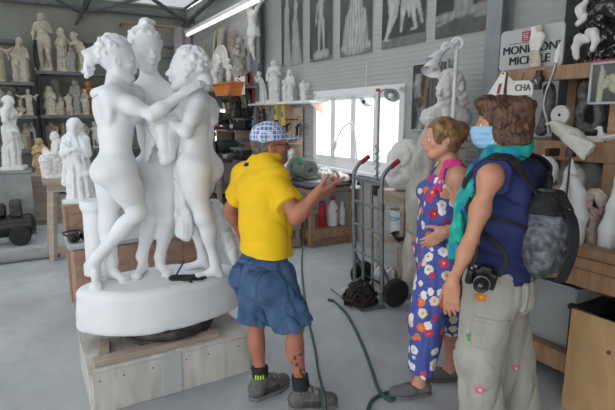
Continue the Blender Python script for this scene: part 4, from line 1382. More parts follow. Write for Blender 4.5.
# ---------------------------------------------------------------- the marble group, its turntable and its timber block
def make_group():
 # timber block
 bx = thing('timber_plinth_block', 'low dusty timber block under the turntable of the marble group', 'block', R(0.68, 3.03, 0), YAW)
 part('plank_front', MB().box((-0.27, -0.30, 0.125), (0.40, 0.035, 0.25)), M_['wood_pale'], bx)
 part('plank_front', MB().box((0.215, -0.30, 0.125), (0.535, 0.035, 0.25)), M_['wood_pale'], bx)
 part('plank_side', MB().box((-0.465, 0.01, 0.125), (0.03, 0.585, 0.25)), M_['wood_pale'], bx)
 part('plank_side', MB().box((0.468, 0.01, 0.125), (0.03, 0.585, 0.25)), M_['wood_pale'], bx)
 part('plank_back', MB().box((0, 0.30, 0.125), (0.93, 0.03, 0.25)), M_['wood_pale'], bx)
 part('top_board', MB().box((0, 0, 0.262), (0.97, 0.64, 0.022)), M_['wood_pale'], bx)
 part('batten', MB().box((-0.03, -0.322, 0.135), (0.115, 0.012, 0.262)), M_['cardgrey'], bx, 'pale board nailed over the joint')
 for x in (-0.43, -0.30, -0.14, 0.06, 0.2, 0.4):
  part('nail', MB().cyl((x, -0.3165, 0.2), (x, -0.3195, 0.2), 0.005, n=8), M_['iron'], bx)
 solo('timber_bar', MB().box((0, 0, 0), (0.74, 0.075, 0.035)), M_['wood_dust'], 'squared timber bar lying along front of the timber block', 'timber', R(0.60, 2.78, 0.2905), YAW + 0.02)
 solo('timber_bar', MB().box((0, 0, 0), (0.20, 0.06, 0.035)), M_['wood_dust'], 'short timber offcut at left end of the timber block', 'timber', R(0.31, 2.92, 0.2905), YAW + 1.4)
 tt = thing('turntable', 'round dark iron turntable carrying the marble group', 'turntable', R(0.72, 3.06, 0.273), YAW)
 part('base_ring', MB().lathe([(0.0, 0.0), (0.27, 0.0), (0.28, 0.01), (0.28, 0.035), (0.0, 0.035)], n=40), M_['rust'], tt)
 part('top_ring', MB().lathe([(0.0, 0.045), (0.30, 0.045), (0.305, 0.055), (0.305, 0.088), (0.30, 0.096), (0.0, 0.096)], n=40), M_['iron'], tt)
 for k in range(8):
  a = k * PI / 4 + 0.2
  part('bolt', MB().box((0.283 * math.cos(a), 0.283 * math.sin(a), 0.04), (0.02, 0.02, 0.03)), M_['steel'], tt)
 z0 = 0.372
 zt = 0.632
 ctr = R(0.70, 3.06, z0)
 t = thing('marble_statue', 'life-size white marble statue of three embracing women on an oval plinth', 'statue', ctr, 0)
 # plinth: oval block
 S = SDF(0.009)
 Mr = Matrix.Rotation(rad(27), 3, 'Z')
 S.loft([(0, 0, 0, 0.498, 0.262), (0.02, 0, 0, 0.505, 0.267), (0.225, 0, 0, 0.495, 0.26), (0.25, 0, 0, 0.48, 0.247), (0.262, 0, 0, 0.455, 0.225)], Mr, o=ctr, amp=0.030, nf=4, ph=0.6)
 S.disp(folds(0.004, 7, 4))
 wpart('plinth', S, M_['marble'], t)
 s = 0.845
 ft = dict(h=0.0075)
 FB = zt - 0.01
 A = lambda px, py, Y: at(px, py, Y)
 def fig(J, nm, extra=None, bulk=1.2):
  S = SDF(0.0075)
  G = human(S, J, s, fem=True, bulk=bulk, foot_base=FB, kk=1.1)
  if extra:
   extra(S, G, J)
  return wpart(nm, S, M_['marble'], t), G
 def curls(S, c, Mh, s_, seed, n=90, bun=None):
  rr = random.Random(seed)
  P = lambda x, y, z: Vector(c) + (Mh.col[0] * x + Mh.col[1] * y + Mh.col[2] * z) * s_
  S.ell(P(0, -0.022, 0.040), (0.083 * s_, 0.102 * s_, 0.094 * s_), Mh, k=0.02)
  for i in range(n):
   th = rr.uniform(0, 2 * PI); ph = rr.uniform(-0.35, 1.4)
   x, y, z = math.cos(th) * math.cos(ph), math.sin(th) * math.cos(ph), math.sin(ph)
   if y > 0.35 and z < 0.55:
    continue
   S.ell(P(x * 0.084, -0.022 + y * 0.103, 0.040 + z * 0.096), 0.0125 * s_ * rr.uniform(0.8, 1.3), None, k=0.008)
  for b in bun or []:
   S.ell(P(*b[0]), tuple(v * s_ for v in b[1]), Mh, k=0.015)
   for i in range(7):
    d = Vector((rr.gauss(0, 1), rr.gauss(0, 1), rr.gauss(0, 1))).normalized()
    S.ell(P(b[0][0] + d.x * b[1][0], b[0][1] + d.y * b[1][1], b[0][2] + d.z * b[1][2]), 0.014 * s_, None, k=0.006)
 # left figure
 f = Vector((0.80, 0.50, 0)).normalized()
 J = dict(pe=A(117, 171, 2.84), pf=f, nb=A(117, 87, 2.86), cf=Vector((0.72, 0.62, 0)), hd=A(118, 61, 2.86), hf=Vector((0.86, 0.42, -0.02)), hu=Vector((0.10, 0, 1)), hs=1.2,
    shR=A(112, 97, 2.75), shL=A(133, 95, 2.99), elR=A(153, 115, 2.72), wrR=A(184, 93, 2.78), fdR=Vector((0.75, 0.25, 0.5)), pnR=Vector((0.35, 0.75, -0.5)), thR=Vector((-0.6, 0.1, 0.7)), cuR=(0.2, 0.25, 0.25, 0.3),
    elL=A(150, 108, 3.16), wrL=A(160, 125, 3.24), fdL=Vector((0.7, -0.1, -0.4)), pnL=Vector((0, -1, 0)), thL=Vector((0, 0, 1)),
    knL=A(108, 220, 2.92), anL=A(112, 262, 2.94), toL=Vector((0.85, -0.45, 0)),
    knR=A(137, 212, 2.80), anR=A(95, 260, 2.87), toR=Vector((0.35, -0.9, 0)))
 J['wo'] = Vector((-0.01, 0, 0))
 def ex(S, G, J):
  curls(S, J['hd'], G['Mh'], s * 1.2, 3, 110, [((0.01, -0.135, 0.015), (0.036, 0.042, 0.048)), ((0.01, -0.158, -0.050), (0.024, 0.026, 0.050))])
 fig(J, 'figure', ex)
 # middle figure
 J = dict(pe=A(160, 172, 3.10), pf=Vector((0.1, -1, 0)), nb=A(153, 86, 3.10), cf=Vector((0, -1, 0)), hd=A(146, 52, 3.08), hf=Vector((0.62, -0.74, -0.12)), hu=Vector((0.12, 0, 1)), hs=1.3,
    shR=A(128, 96, 3.08), shL=A(178, 97, 3.10), elR=A(106, 104, 3.06), wrR=A(95, 93, 2.84), fdR=Vector((0.75, -0.55, 0.25)), pnR=Vector((0.3, 0.5, -0.6)), thR=Vector((0.2, -0.2, 0.9)), cuR=(0.15, 0.2, 0.2, 0.2),
    elL=A(207, 112, 3.14), wrL=A(213, 121, 2.98), fdL=Vector((-0.75, -0.6, 0.02)), pnL=Vector((-0.35, 0.6, 0)), thL=Vector((0, 0, 1)), cuL=(0.12, 0.15, 0.15, 0.2),
    knR=A(151, 218, 3.01), anR=A(142, 256, 3.05), toR=Vector((-0.1, -1, 0)), knL=A(168, 218, 3.03), anL=A(160, 257, 3.08), toL=Vector((0.65, -0.75, 0)))
 fig(J, 'figure', lambda S, G, J: curls(S, J['hd'], G['Mh'], s * 1.3, 5, 110, [((0.0, -0.03, 0.150), (0.040, 0.040, 0.036)), ((-0.01, -0.15, 0.03), (0.040, 0.045, 0.042)), ((0.03, -0.155, 0.075), (0.014, 0.02, 0.034))]))
 # right figure
 f = Vector((-0.88, 0.36, 0)).normalized()
 J = dict(pe=A(198, 168, 2.96), pf=f, nb=A(196, 93, 2.97), cf=Vector((-0.86, 0.30, 0)), hd=A(187, 72, 2.95), hf=Vector((-0.95, 0.05, 0.10)), hu=Vector((0.05, 0, 1)), hs=1.26,
    shL=A(196, 101, 2.86), shR=A(187, 99, 3.08), elL=A(187, 132, 2.80), wrL=A(174, 124, 2.84), fdL=Vector((-0.8, 0.1, 0.1)), pnL=Vector((0.1, 0.9, -0.3)), thL=Vector((0, -0.3, 0.9)), cuL=(0.4, 0.5, 0.55, 0.6),
    elR=A(172, 108, 3.2), wrR=A(160, 112, 3.25), fdR=Vector((-0.8, 0, 0)), pnR=Vector((0, -1, 0)), thR=Vector((0, 0, 1)),
    knL=A(204, 218, 2.91), anL=A(215, 262, 2.98), toL=Vector((-0.95, -0.30, 0)), knR=A(193, 214, 3.10), anR=A(203, 256, 3.16), toR=Vector((-0.9, -0.1, 0)))
 def ex2(S, G, J):
  curls(S, J['hd'], G['Mh'], s * 1.26, 9, 130, [((0, -0.10, -0.035), (0.05, 0.05, 0.05))])
 fig(J, 'figure', ex2, 1.08)
 # drapery: swag across the middle figure and the fall beside the right figure
 S = SDF(0.0075)
 for i in range(6):
  o = i * 0.9
  a, m, b = A(149 + i * 2.2, 112 + i * 4, 2.93), A(163 + i * 0.6, 128 + i * 6.3, 2.84), A(176 - i * 0.6, 118 + i * 3.5, 2.92)
  P, Q = catmull([a + V(0, -0.03, 0), lerp(a, m, 0.6) + V(0.01, 0, -0.02), m, lerp(m, b, 0.5) + V(0.012, 0, -0.015), b], [0.018, 0.018, 0.018, 0.018, 0.018], 3)
  for u, v in zip(P[:-1], P[1:]):
   S.cone(u, v, 0.023, 0.023, 0.020)
 S.ell(A(174, 124, 2.88), (0.045, 0.045, 0.06), None, k=0.03)
 S.disp(folds(0.010, 28, 15, (1, 1, 0.4)))
 wpart('drape', S, M_['marble'], t)
 S = SDF(0.0075)
 for i, (x0, x1, y1, Y) in enumerate(((176, 181, 232, 2.93), (180, 186, 236, 2.90), (184, 190, 230, 2.93), (187, 194, 222, 2.99))):
  S.cone(A(x0, 126, Y), A(x1, y1, Y + 0.02), 0.020, 0.026, 0.022)
 S.disp(folds(0.012, 26, 18, (1.4, 1.4, 0.12)))
 wpart('drape', S, M_['marble'], t)
 S = SDF(0.0075)
 S.chain([A(214, 205, 3.12), A(222, 228, 3.10), A(232, 250, 3.04), A(235, 262, 3.02)], [0.035, 0.034, 0.030, 0.022], 0.03)
 S.chain([A(219, 210, 3.16), A(229, 236, 3.14), A(237, 262, 3.08)], [0.030, 0.028, 0.022], 0.03)
 S.disp(folds(0.010, 26, 19, (1, 1, 0.3)))
 wpart('drape', S, M_['marble'], t)
 S = SDF(0.0075)
 for i in range(3):
  S.cone(A(148 + 3 * i, 118, 2.98), A(147 + 3 * i, 160 - 8 * i, 2.94), 0.017, 0.010, 0.02)
 S.disp(folds(0.008, 28, 25, (1.2, 1.2, 0.2)))
 wpart('drape', S, M_['marble'], t)
 # altar-like support behind the left figure
 c = A(97, 225, 3.16)
 S = SDF(0.009)
 S.loft([(zt - 0.03, 0, 0, 0.105, 0.10), (zt + 0.04, 0, 0, 0.105, 0.10), (zt + 0.06, 0, 0, 0.088, 0.085), (zt + 0.40, 0, 0, 0.084, 0.082), (zt + 0.43, 0, 0, 0.10, 0.095), (zt + 0.48, 0, 0, 0.10, 0.095)], o=(c.x, c.y, 0))
 wpart('support_column', S, M_['marble'], t)
 # chisels / pencils left on the plinth
 gl = thing('leather_work_glove', 'black work glove lying on the marble plinth between the feet', 'glove', at(189, 268, 2.93).copy())
 gz = at(189, 268, 2.93)
 S = SDF(0.004)
 o = Vector((gz.x, gz.y, zt + 0.014))
 Mg = Matrix.Rotation(0.3, 3, 'Z')
 S.box(o, (0.095, 0.075, 0.026), Mg, rnd=0.012)
 for i in range(4):
  S.cone(o + V(0.04, -0.025 + i * 0.017, 0), o + V(0.11 - abs(i - 1.5) * 0.012, -0.035 + i * 0.026, 0.004), 0.010, 0.009, 0.004)
 S.cone(o + V(-0.01, -0.03, 0), o + V(0.03, -0.075, 0.002), 0.011, 0.010, 0.006)
 S.cone(o + V(-0.03, 0, 0.002), o + V(-0.09, -0.01, 0.004), 0.036, 0.040, 0.01, flat=(0, 0, 1), ratio=0.4)
 gl.location = (o.x, o.y, zt); MAT4[gl.name] = Matrix.Translation(gl.location)
 wpart('glove_body', S, M_['black_cloth'], gl)
 pen = at(180, 262, 2.98)
 a = Vector((pen.x - 0.03, pen.y, zt + 0.012)); b = Vector((pen.x + 0.03, pen.y - 0.01, zt + 0.115))
 ch = thing('marker_pen', 'thin blue marker pen leaning on the glove upon the plinth', 'pen', (a.x, a.y, zt))
 part('barrel', MB().cyl(a, lerp(a, b, 0.75), 0.006), M_['thread_violet'], ch, world=True)
 part('cap', MB().cyl(lerp(a, b, 0.75), b, 0.0065), M_['black_plastic'], ch, world=True)
# ---------------------------------------------------------------- small plaster figures: built once per kind, about 1 high, base at 0, facing -Y
def st_head(S, c, fw, r, hair=True, veil=False, up=(0, 0, 1), beard=False):
 """r = head height / 0.24"""
 head_sdf(S, c, fw, up, r, True, True, mouth=False)
 M = frame(fw, up)
 P = lambda x, y, z: Vector(c) + (M.col[0] * x + M.col[1] * y + M.col[2] * z) * r
 S.cone(P(0, -0.02, -0.06), P(0, -0.03, -0.2), 0.05 * r, 0.06 * r, 0.02)
 if hair:
  S.ell(P(0, -0.025, 0.045), (0.084 * r, 0.10 * r, 0.092 * r), M, k=0.01)
  S.ell(P(0, -0.12, 0.02), (0.045 * r, 0.045 * r, 0.05 * r), M, k=0.02)
 if veil:
  S.ell(P(0, -0.03, 0.045), (0.098 * r, 0.112 * r, 0.108 * r), M, k=0.01)
  S.cone(P(0, -0.05, -0.0), P(0, -0.06, -0.28), 0.10 * r, 0.17 * r, 0.05, flat=M.col[1], ratio=0.6)
 if beard:
  S.ell(P(0, 0.06, -0.11), (0.04 * r, 0.03 * r, 0.06 * r), M, k=0.02)
def proto_robed(h=0.0125, child=False, seed=1, arms='fold'):
 S = SDF(h)
 S.loft([(0.03, 0, 0, 0.15, 0.125), (0.12, 0.005, 0, 0.138, 0.115), (0.45, 0.01, 0, 0.118, 0.095), (0.62, 0, 0, 0.118, 0.088), (0.74, 0, 0.005, 0.128, 0.080), (0.80, 0, 0.01, 0.09, 0.065)], amp=0.085, nf=11, ph=seed, tw=2.2, k=0.03)
 st_head(S, (0.0, -0.01, 0.915), (0.15, -1, -0.12), 0.70, hair=False, veil=True)
 for q in (-1, 1):
  S.cone((q * 0.115, 0.0, 0.76), (q * 0.135, -0.04, 0.60), 0.045, 0.045, 0.03)
  S.cone((q * 0.135, -0.04, 0.60), (q * 0.02, -0.12, 0.655), 0.038, 0.022, 0.03)
 S.cone((-0.10, -0.07, 0.70), (0.12, -0.06, 0.36), 0.035, 0.05, 0.03)
 S.cone((-0.12, 0.0, 0.60), (-0.15, -0.02, 0.25), 0.03, 0.045, 0.03)
 if child:
  S.ell((0.09, -0.115, 0.66), (0.06, 0.055, 0.09), None, k=0.03)
  S.ell((0.095, -0.13, 0.785), 0.052, None, k=0.01)
 S.disp(folds(0.008, 26, seed + 3, (1.2, 1.2, 0.25)))
 return S, (0.34, 0.30)
def nude_J(kind='a'):
 J = dict(pe=Vector((0.012, 0, 0.56)), pf=(0.1, -1, 0), nb=Vector((0, 0.0, 0.855)), cf=(-0.15, -1, 0), hd=Vector((0.005, -0.012, 0.955)), hf=(-0.5, -0.9, -0.05),
    elR=Vector((-0.155, 0.02, 0.69)), wrR=Vector((-0.13, -0.07, 0.58)), elL=Vector((0.15, 0.0, 0.70)), wrL=Vector((0.06, -0.10, 0.76)),
    knR=Vector((-0.05, -0.01, 0.31)), anR=Vector((-0.055, 0.02, 0.085)), toR=(-0.3, -1, 0), knL=Vector((0.085, -0.07, 0.32)), anL=Vector((0.09, 0.02, 0.09)), toL=(0.4, -1, 0))
 if kind == 'up':
  J.update(elR=Vector((-0.16, -0.02, 0.90)), wrR=Vector((-0.06, -0.02, 1.02)), elL=Vector((0.16, 0, 0.70)), wrL=Vector((0.14, -0.09, 0.58)))
 if kind == 'open':
  J.update(elR=Vector((-0.22, -0.03, 0.80)), wrR=Vector((-0.34, -0.07, 0.86)), elL=Vector((0.22, -0.03, 0.80)), wrL=Vector((0.34, -0.07, 0.86)))
 return J
def proto_nude(h=0.0115, kind='a', bulk=1.15, fem=True):
 S = SDF(h)
 J = nude_J(kind)
 s = 0.56
 G = human(S, J, s, fem, bulk, hands=False, face=True, foot_base=0.04, mouth=False)
 for n in 'RL':
  d = (Vector(J['wr' + n]) - Vector(J['el' + n])).normalized()
  S.cone(J['wr' + n], Vector(J['wr' + n]) + d * 0.055, 0.02, 0.016, 0.01, flat=(0, 1, 0), ratio=0.7)
 st_head(S, J['hd'], J['hf'], s, True)
 S.loft([(0.03, 0.02, 0.085, 0.055, 0.05), (0.30, 0.03, 0.08, 0.045, 0.04), (0.42, 0.03, 0.06, 0.03, 0.03)], amp=0.15, nf=5, k=0.03)
 return S, (0.28, 0.26)
def proto_draped(h=0.0115, kind='a', seed=5):
 S, b = proto_nude(h, kind)
 S.loft([(0.04, 0.0, 0.01, 0.105, 0.085), (0.30, 0.015, 0, 0.115, 0.085), (0.50, 0.01, 0, 0.115, 0.085), (0.60, 0.01, 0, 0.10, 0.075)], amp=0.11, nf=9, ph=seed, tw=3, k=0.03)
 S.cone((-0.11, -0.04, 0.56), (0.12, -0.05, 0.80), 0.03, 0.025, 0.03)
 S.disp(folds(0.006, 30, seed, (1.2, 1.2, 0.3)))
 return S, b
def proto_seated(h=0.0125, seed=2, child=True):
 S = SDF(h)
 S.box((0, 0.10, 0.20), (0.40, 0.30, 0.36), None, rnd=0.03)
 S.loft([(0.42, 0, 0.06, 0.14, 0.11), (0.62, 0, 0.06, 0.125, 0.09), (0.74, 0, 0.06, 0.15, 0.085), (0.82, 0, 0.06, 0.08, 0.06)], amp=0.05, nf=7, k=0.05)
 for q in (-1, 1):
  S.cone((q * 0.10, 0.04, 0.44), (q * 0.12, -0.20, 0.42), 0.095, 0.080, 0.05)
  S.cone((q * 0.12, -0.20, 0.42), (q * 0.13, -0.19, 0.05), 0.085, 0.075, 0.05)
  S.cone((q * 0.14, 0.06, 0.74), (q * 0.19, 0.0, 0.56), 0.045, 0.04, 0.03)
  S.cone((q * 0.19, 0.0, 0.56), (q * 0.07, -0.13, 0.55), 0.038, 0.028, 0.03)
 S.box((0, -0.10, 0.22), (0.34, 0.16, 0.36), None, rnd=0.05, k=0.08)
 st_head(S, (0.0, 0.03, 0.92), (0.2, -1, -0.25), 0.68, False, True)
 if child:
  S.ell((-0.06, -0.14, 0.56), (0.16, 0.07, 0.065), Matrix.Rotation(0.25, 3, 'Y'), k=0.03)
  S.ell((-0.20, -0.14, 0.63), 0.05, None, k=0.02)
  S.cone((0.07, -0.15, 0.54), (0.17, -0.2, 0.36), 0.04, 0.03, 0.02)
 S.disp(folds(0.017, 20, seed, (1.2, 1.2, 0.35)))
 return S, (0.46, 0.44)
def proto_bust(h=0.0125, beard=False, seed=3, broad=True):
 S = SDF(h)
 S.cone((0, 0, 0.03), (0, 0, 0.14), 0.13, 0.085, 0.02, fa=True)
 S.loft([(0.12, 0, 0, 0.10, 0.09), (0.24, 0, 0.01, 0.27, 0.14), (0.38, 0, 0.015, 0.33, 0.15), (0.47, 0, 0.02, 0.26, 0.12), (0.53, 0, 0.02, 0.12, 0.10), (0.60, 0, 0.01, 0.09, 0.09)], amp=0.04, nf=9, ph=seed, k=0.05)
 st_head(S, (0, -0.01, 0.80), (0.25, -1, -0.05), 1.5, True, beard=beard)
 S.cone((-0.26, -0.06, 0.44), (0.20, -0.14, 0.20), 0.035, 0.045, 0.03)
 S.disp(folds(0.010, 18, seed, (1, 1, 0.5)))
 return S, (0.26, 0.26)
def proto_orant(h=0.0115, seed=8):
 S = SDF(h)
 S.loft([(0.03, 0, 0, 0.13, 0.11), (0.12, 0, 0, 0.12, 0.10), (0.55, 0, 0, 0.095, 0.075), (0.70, 0, 0, 0.115, 0.072), (0.79, 0, 0.005, 0.07, 0.055)], amp=0.08, nf=9, ph=seed, tw=1.0, k=0.03)
 st_head(S, (0, -0.01, 0.90), (0, -1, -0.1), 0.68, True, beard=True)
 for q in (-1, 1):
  S.cone((q * 0.10, 0, 0.75), (q * 0.21, -0.05, 0.69), 0.042, 0.042, 0.02)
  S.cone((q * 0.21, -0.05, 0.69), (q * 0.33, -0.10, 0.75), 0.042, 0.030, 0.02)
  S.cone((q * 0.33, -0.10, 0.75), (q * 0.38, -0.12, 0.79), 0.018, 0.014, 0.01)
  S.cone((q * 0.23, -0.05, 0.68), (q * 0.24, -0.03, 0.52), 0.04, 0.015, 0.03)
 S.disp(folds(0.006, 28, seed, (1.2, 1.2, 0.3)))
 return S, (0.30, 0.28)
def proto_bending(h=0.0125, seed=9):
 """a draped figure leaning forward to one side with raised arms"""
 S = SDF(h)
 S.loft([(0.03, 0.10, 0, 0.17, 0.125), (0.30, 0.09, 0, 0.145, 0.11), (0.55, 0.05, 0, 0.115, 0.09), (0.72, -0.02, 0, 0.11, 0.08), (0.80, -0.06, 0, 0.07, 0.06)], amp=0.085, nf=9, ph=seed, tw=2, k=0.04)
 st_head(S, (-0.105, -0.01, 0.90), (-0.9, -0.45, -0.35), 0.66, True)
 S.cone((-0.02, -0.06, 0.74), (-0.16, -0.09, 0.68), 0.042, 0.035, 0.02)
 S.cone((-0.16, -0.09, 0.68), (-0.24, -0.07, 0.80), 0.033, 0.022, 0.02)
 S.cone((0.0, 0.06, 0.74), (-0.17, 0.05, 0.72), 0.042, 0.033, 0.02)
 S.cone((-0.17, 0.05, 0.72), (-0.25, 0.0, 0.83), 0.033, 0.022, 0.02)
 S.disp(folds(0.010, 24, seed, (1.2, 1.2, 0.3)))
 return S, (0.40, 0.30)
def proto_angel(h=0.0125, seed=11):
 S, b = proto_robed(h, False, seed)
 for q in (-1, 1):
  M = Matrix.Rotation(q * 0.35, 3, 'Y')
  S.ell((q * 0.16, 0.09, 0.66), (0.075, 0.025, 0.24), M, k=0.02)
  S.ell((q * 0.13, 0.08, 0.82), (0.07, 0.03, 0.09), M, k=0.02)
 return S, b
def proto_child(h=0.0125):
 S = SDF(h)
 J = dict(pe=Vector((0, 0, 0.48)), pf=(0, -1, 0), nb=Vector((0, 0, 0.76)), cf=(0, -1, 0), hd=Vector((0, -0.01, 0.89)), hf=(0.1, -1, 0), hs=1.7,
    elR=Vector((-0.20, -0.03, 0.68)), wrR=Vector((-0.24, -0.12, 0.80)), elL=Vector((0.18, 0, 0.62)), wrL=Vector((0.13, -0.13, 0.60)),
    knR=Vector((-0.06, -0.04, 0.27)), anR=Vector((-0.07, 0, 0.09)), toR=(-0.2, -1, 0), knL=Vector((0.07, -0.05, 0.27)), anL=Vector((0.08, 0.0, 0.09)), toL=(0.3, -1, 0))
 human(S, J, 0.50, True, 1.5, hands=False, foot_base=0.04, mouth=False)
 for n in 'RL':
  S.ell(J['wr' + n], 0.035, None, k=0.02)
 S.ell((0, 0.005, 0.93), (0.09, 0.095, 0.085), None, k=0.02)
 return S, (0.3, 0.28)
def proto_head(h=0.0125, seed=4):
 """colossal portrait head with thick curls on a short neck"""
 S = SDF(h)
 S.cone((0, 0.02, 0.03), (0, 0, 0.30), 0.21, 0.15, 0.05, fa=True)
 c = (0, -0.02, 0.56)
 head_sdf(S, c, (-0.5, -1, -0.05), (0, 0, 1), 3.0, True, True)
 M = frame((-0.5, -1, -0.05))
 rr = random.Random(seed)
 for i in range(190):
  th = rr.uniform(0, 2 * PI); ph = rr.uniform(-0.9, 1.45)
  x, y, z = math.cos(th) * math.cos(ph), math.sin(th) * math.cos(ph), math.sin(ph)
  if y > 0.12 and z < 0.62:
   continue
  v = Vector(c) + M.col[0] * x * 0.27 + M.col[1] * (y * 0.29 - 0.06) + M.col[2] * (z * 0.30 + 0.11)
  S.ell(v, 0.038 * rr.uniform(0.8, 1.3), None, k=0.012)
 S.ell(Vector(c) + M.col[1] * -0.07 + M.col[2] * 0.10, (0.24, 0.26, 0.27), M, k=0.03)
 return S, (0.44, 0.42)
def proto_torso(h=0.0125):
 S = SDF(h)
 J = dict(pe=Vector((0, 0, 0.30)), pf=(0.1, -1, 0), nb=Vector((0, 0, 0.80)), cf=(-0.2, -1, 0), hd=Vector((0, 0, 1.0)), hf=(0, -1, 0),
    knR=Vector((-0.09, 0, 0.02)), anR=Vector((-0.09, 0, 0.0)), toR=(0, -1, 0), knL=Vector((0.1, 0, 0.02)), anL=Vector((0.1, 0, 0)), toL=(0, -1, 0))
 human(S, J, 0.92, False, 1.1, hands=False, feet=False, head=False)
 S.cut((0, 0, 0.04), (0, 0, -1)); S.cut((0, 0, 0.93), (0, 0, 1))
 return S, (0.34, 0.28)
PROTO = {}
KINDS = {'robed': lambda: proto_robed(), 'madonna': lambda: proto_robed(child=True, seed=6), 'nude': lambda: proto_nude(), 'nude_up': lambda: proto_nude(kind='up'), 'draped': lambda: proto_draped(),
   'draped_up': lambda: proto_draped(kind='up', seed=8), 'seated': lambda: proto_seated(), 'bust': lambda: proto_bust(), 'bust_b': lambda: proto_bust(beard=True, seed=7), 'orant': lambda: proto_orant(),
   'bending': lambda: proto_bending(), 'angel': lambda: proto_angel(), 'child': lambda: proto_child(), 'head': lambda: proto_head(), 'torso': lambda: proto_torso()}
FINE = {'robed_fine': lambda: proto_robed(0.0085), 'draped_fine': lambda: proto_draped(0.0085), 'head_fine': lambda: proto_head(0.009)}
KINDS.update(FINE)
NAME = {'robed': 'robed_statuette', 'madonna': 'madonna_statuette', 'nude': 'nude_statuette', 'nude_up': 'nude_statuette', 'draped': 'draped_statuette', 'draped_up': 'draped_statuette', 'seated': 'seated_statuette',
  'bust': 'portrait_bust', 'bust_b': 'portrait_bust', 'orant': 'saint_statuette', 'bending': 'bending_statuette', 'angel': 'angel_statuette', 'child': 'cherub_statuette', 'head': 'portrait_head', 'torso': 'torso_cast',
  'robed_fine': 'robed_statue', 'draped_fine': 'draped_statue', 'head_fine': 'portrait_head'}
def statue(kind, m, label, loc, height, rotz=0.0, cat='statue', group=None, wide=1.0):
 """height is the full height over the base; figure mesh shared per kind and material"""
 if kind not in PROTO:
  S, b = KINDS[kind]()
  me = S.mesh(kind)
  zs = np.zeros(len(me.vertices) * 3); me.vertices.foreach_get('co', zs)
  PROTO[kind] = (me, b, float(zs[2::3].max()), {})
 me, b, top, cache = PROTO[kind]
 if m not in cache:
  c = me.copy(); c.materials.clear(); c.materials.append(M_[m])
  pm = MB()
  pm.lathe([(0.0, 0.0), (b[0] / 2, 0.0), (b[0] / 2, 0.045), (b[0] / 2 * 0.93, 0.055), (0.0, 0.055)], n=20) if kind in ('bust', 'bust_b', 'torso', 'head', 'head_fine', 'child') else pm.box((0, 0, 0.028), (b[0], b[1], 0.056), None, 0.008)
  cache[m] = (c, pm.mesh('base', M_[m]))
 c, pm = cache[m]
 o = link(NAME[kind], c)
 p = link('base', pm, o)
 s = height / top
 o.scale = (s * wide, s * wide, s)
 o.location = loc
 o.rotation_euler = (0, 0, rotz)
 o['label'] = label
 o['category'] = cat
 if group:
  o['group'] = group
 return o
# ---------------------------------------------------------------- the workshop shell
WX, WY, CZ = 3.8, 12.4, 4.28
def m_floor():
 m = mat('dusty_concrete', (0.355, 0.37, 0.385), 0.7, col2=(0.45, 0.465, 0.48), scale=0.9, detail=8, bump=0.05, bscale=30)
 nt = m.node_tree
 b = nt.nodes['Principled BSDF']
 base = b.inputs['Base Color'].links[0].from_socket
 tc = [x for x in nt.nodes if x.type == 'TEX_COORD'][0]
 n = nt.nodes.new('ShaderNodeTexNoise'); n.inputs['Scale'].default_value = 1.7; n.inputs['Detail'].default_value = 9; n.inputs['Distortion'].default_value = 0.5
 nt.links.new(tc.outputs['Object'], n.inputs['Vector'])
 r = nt.nodes.new('ShaderNodeValToRGB'); r.color_ramp.elements[0].position = 0.50; r.color_ramp.elements[0].color = (0, 0, 0, 1); r.color_ramp.elements[1].position = 0.80; r.color_ramp.elements[1].color = (0.55, 0.55, 0.55, 1)
 nt.links.new(n.outputs['Fac'], r.inputs['Fac'])
 mx = nt.nodes.new('ShaderNodeMix'); mx.data_type = 'RGBA'; mx.inputs[7].default_value = (0.60, 0.62, 0.64, 1)
 nt.links.new(r.outputs[0], mx.inputs[0]); nt.links.new(base, mx.inputs[6])
 n2 = nt.nodes.new('ShaderNodeTexNoise'); n2.inputs['Scale'].default_value = 7; n2.inputs['Detail'].default_value = 10; n2.inputs['Distortion'].default_value = 0.8
 nt.links.new(tc.outputs['Object'], n2.inputs['Vector'])
 r2 = nt.nodes.new('ShaderNodeValToRGB'); r2.color_ramp.elements[0].position = 0.30; r2.color_ramp.elements[0].color = (0.86, 0.86, 0.86, 1); r2.color_ramp.elements[1].position = 0.55; r2.color_ramp.elements[1].color = (1, 1, 1, 1)
 nt.links.new(n2.outputs['Fac'], r2.inputs['Fac'])
 m2 = nt.nodes.new('ShaderNodeMix'); m2.data_type = 'RGBA'; m2.blend_type = 'MULTIPLY'; m2.inputs[0].default_value = 0.7
 nt.links.new(mx.outputs[2], m2.inputs[6]); nt.links.new(r2.outputs[0], m2.inputs[7])
 nt.links.new(m2.outputs[2], b.inputs['Base Color'])
 return m
def m_ribbed(name, c, axis, scale, strength=0.5):
 m = mat(name, c, 0.7, var=0.05, scale=1.5)
 nt = m.node_tree; b = nt.nodes['Principled BSDF']
 tc = [x for x in nt.nodes if x.type == 'TEX_COORD'][0]
 w = nt.nodes.new('ShaderNodeTexWave'); w.bands_direction = axis; w.inputs['Scale'].default_value = scale; w.wave_profile = 'SIN'
 nt.links.new(tc.outputs['Object'], w.inputs['Vector'])
 bp = nt.nodes.new('ShaderNodeBump'); bp.inputs['Strength'].default_value = strength; bp.inputs['Distance'].default_value = 0.02
 nt.links.new(w.outputs['Fac'], bp.inputs['Height']); nt.links.new(bp.outputs['Normal'], b.inputs['Normal'])
 return m
M_['floor'] = m_floor()
M_['siding'] = m_ribbed('grey_corrugated_siding', (0.40, 0.405, 0.395), 'Z', 6.0, 0.22)
M_['backwall'] = mat('olive_grey_panel', (0.27, 0.27, 0.235), 0.85, var=0.12, scale=1.2)
M_['roof'] = m_ribbed('pale_corrugated_roof', (0.50, 0.52, 0.53), 'X', 2.6, 0.5)
M_['truss'] = mat('grey_truss_steel', (0.16, 0.165, 0.17), 0.6, 0.3, var=0.15)
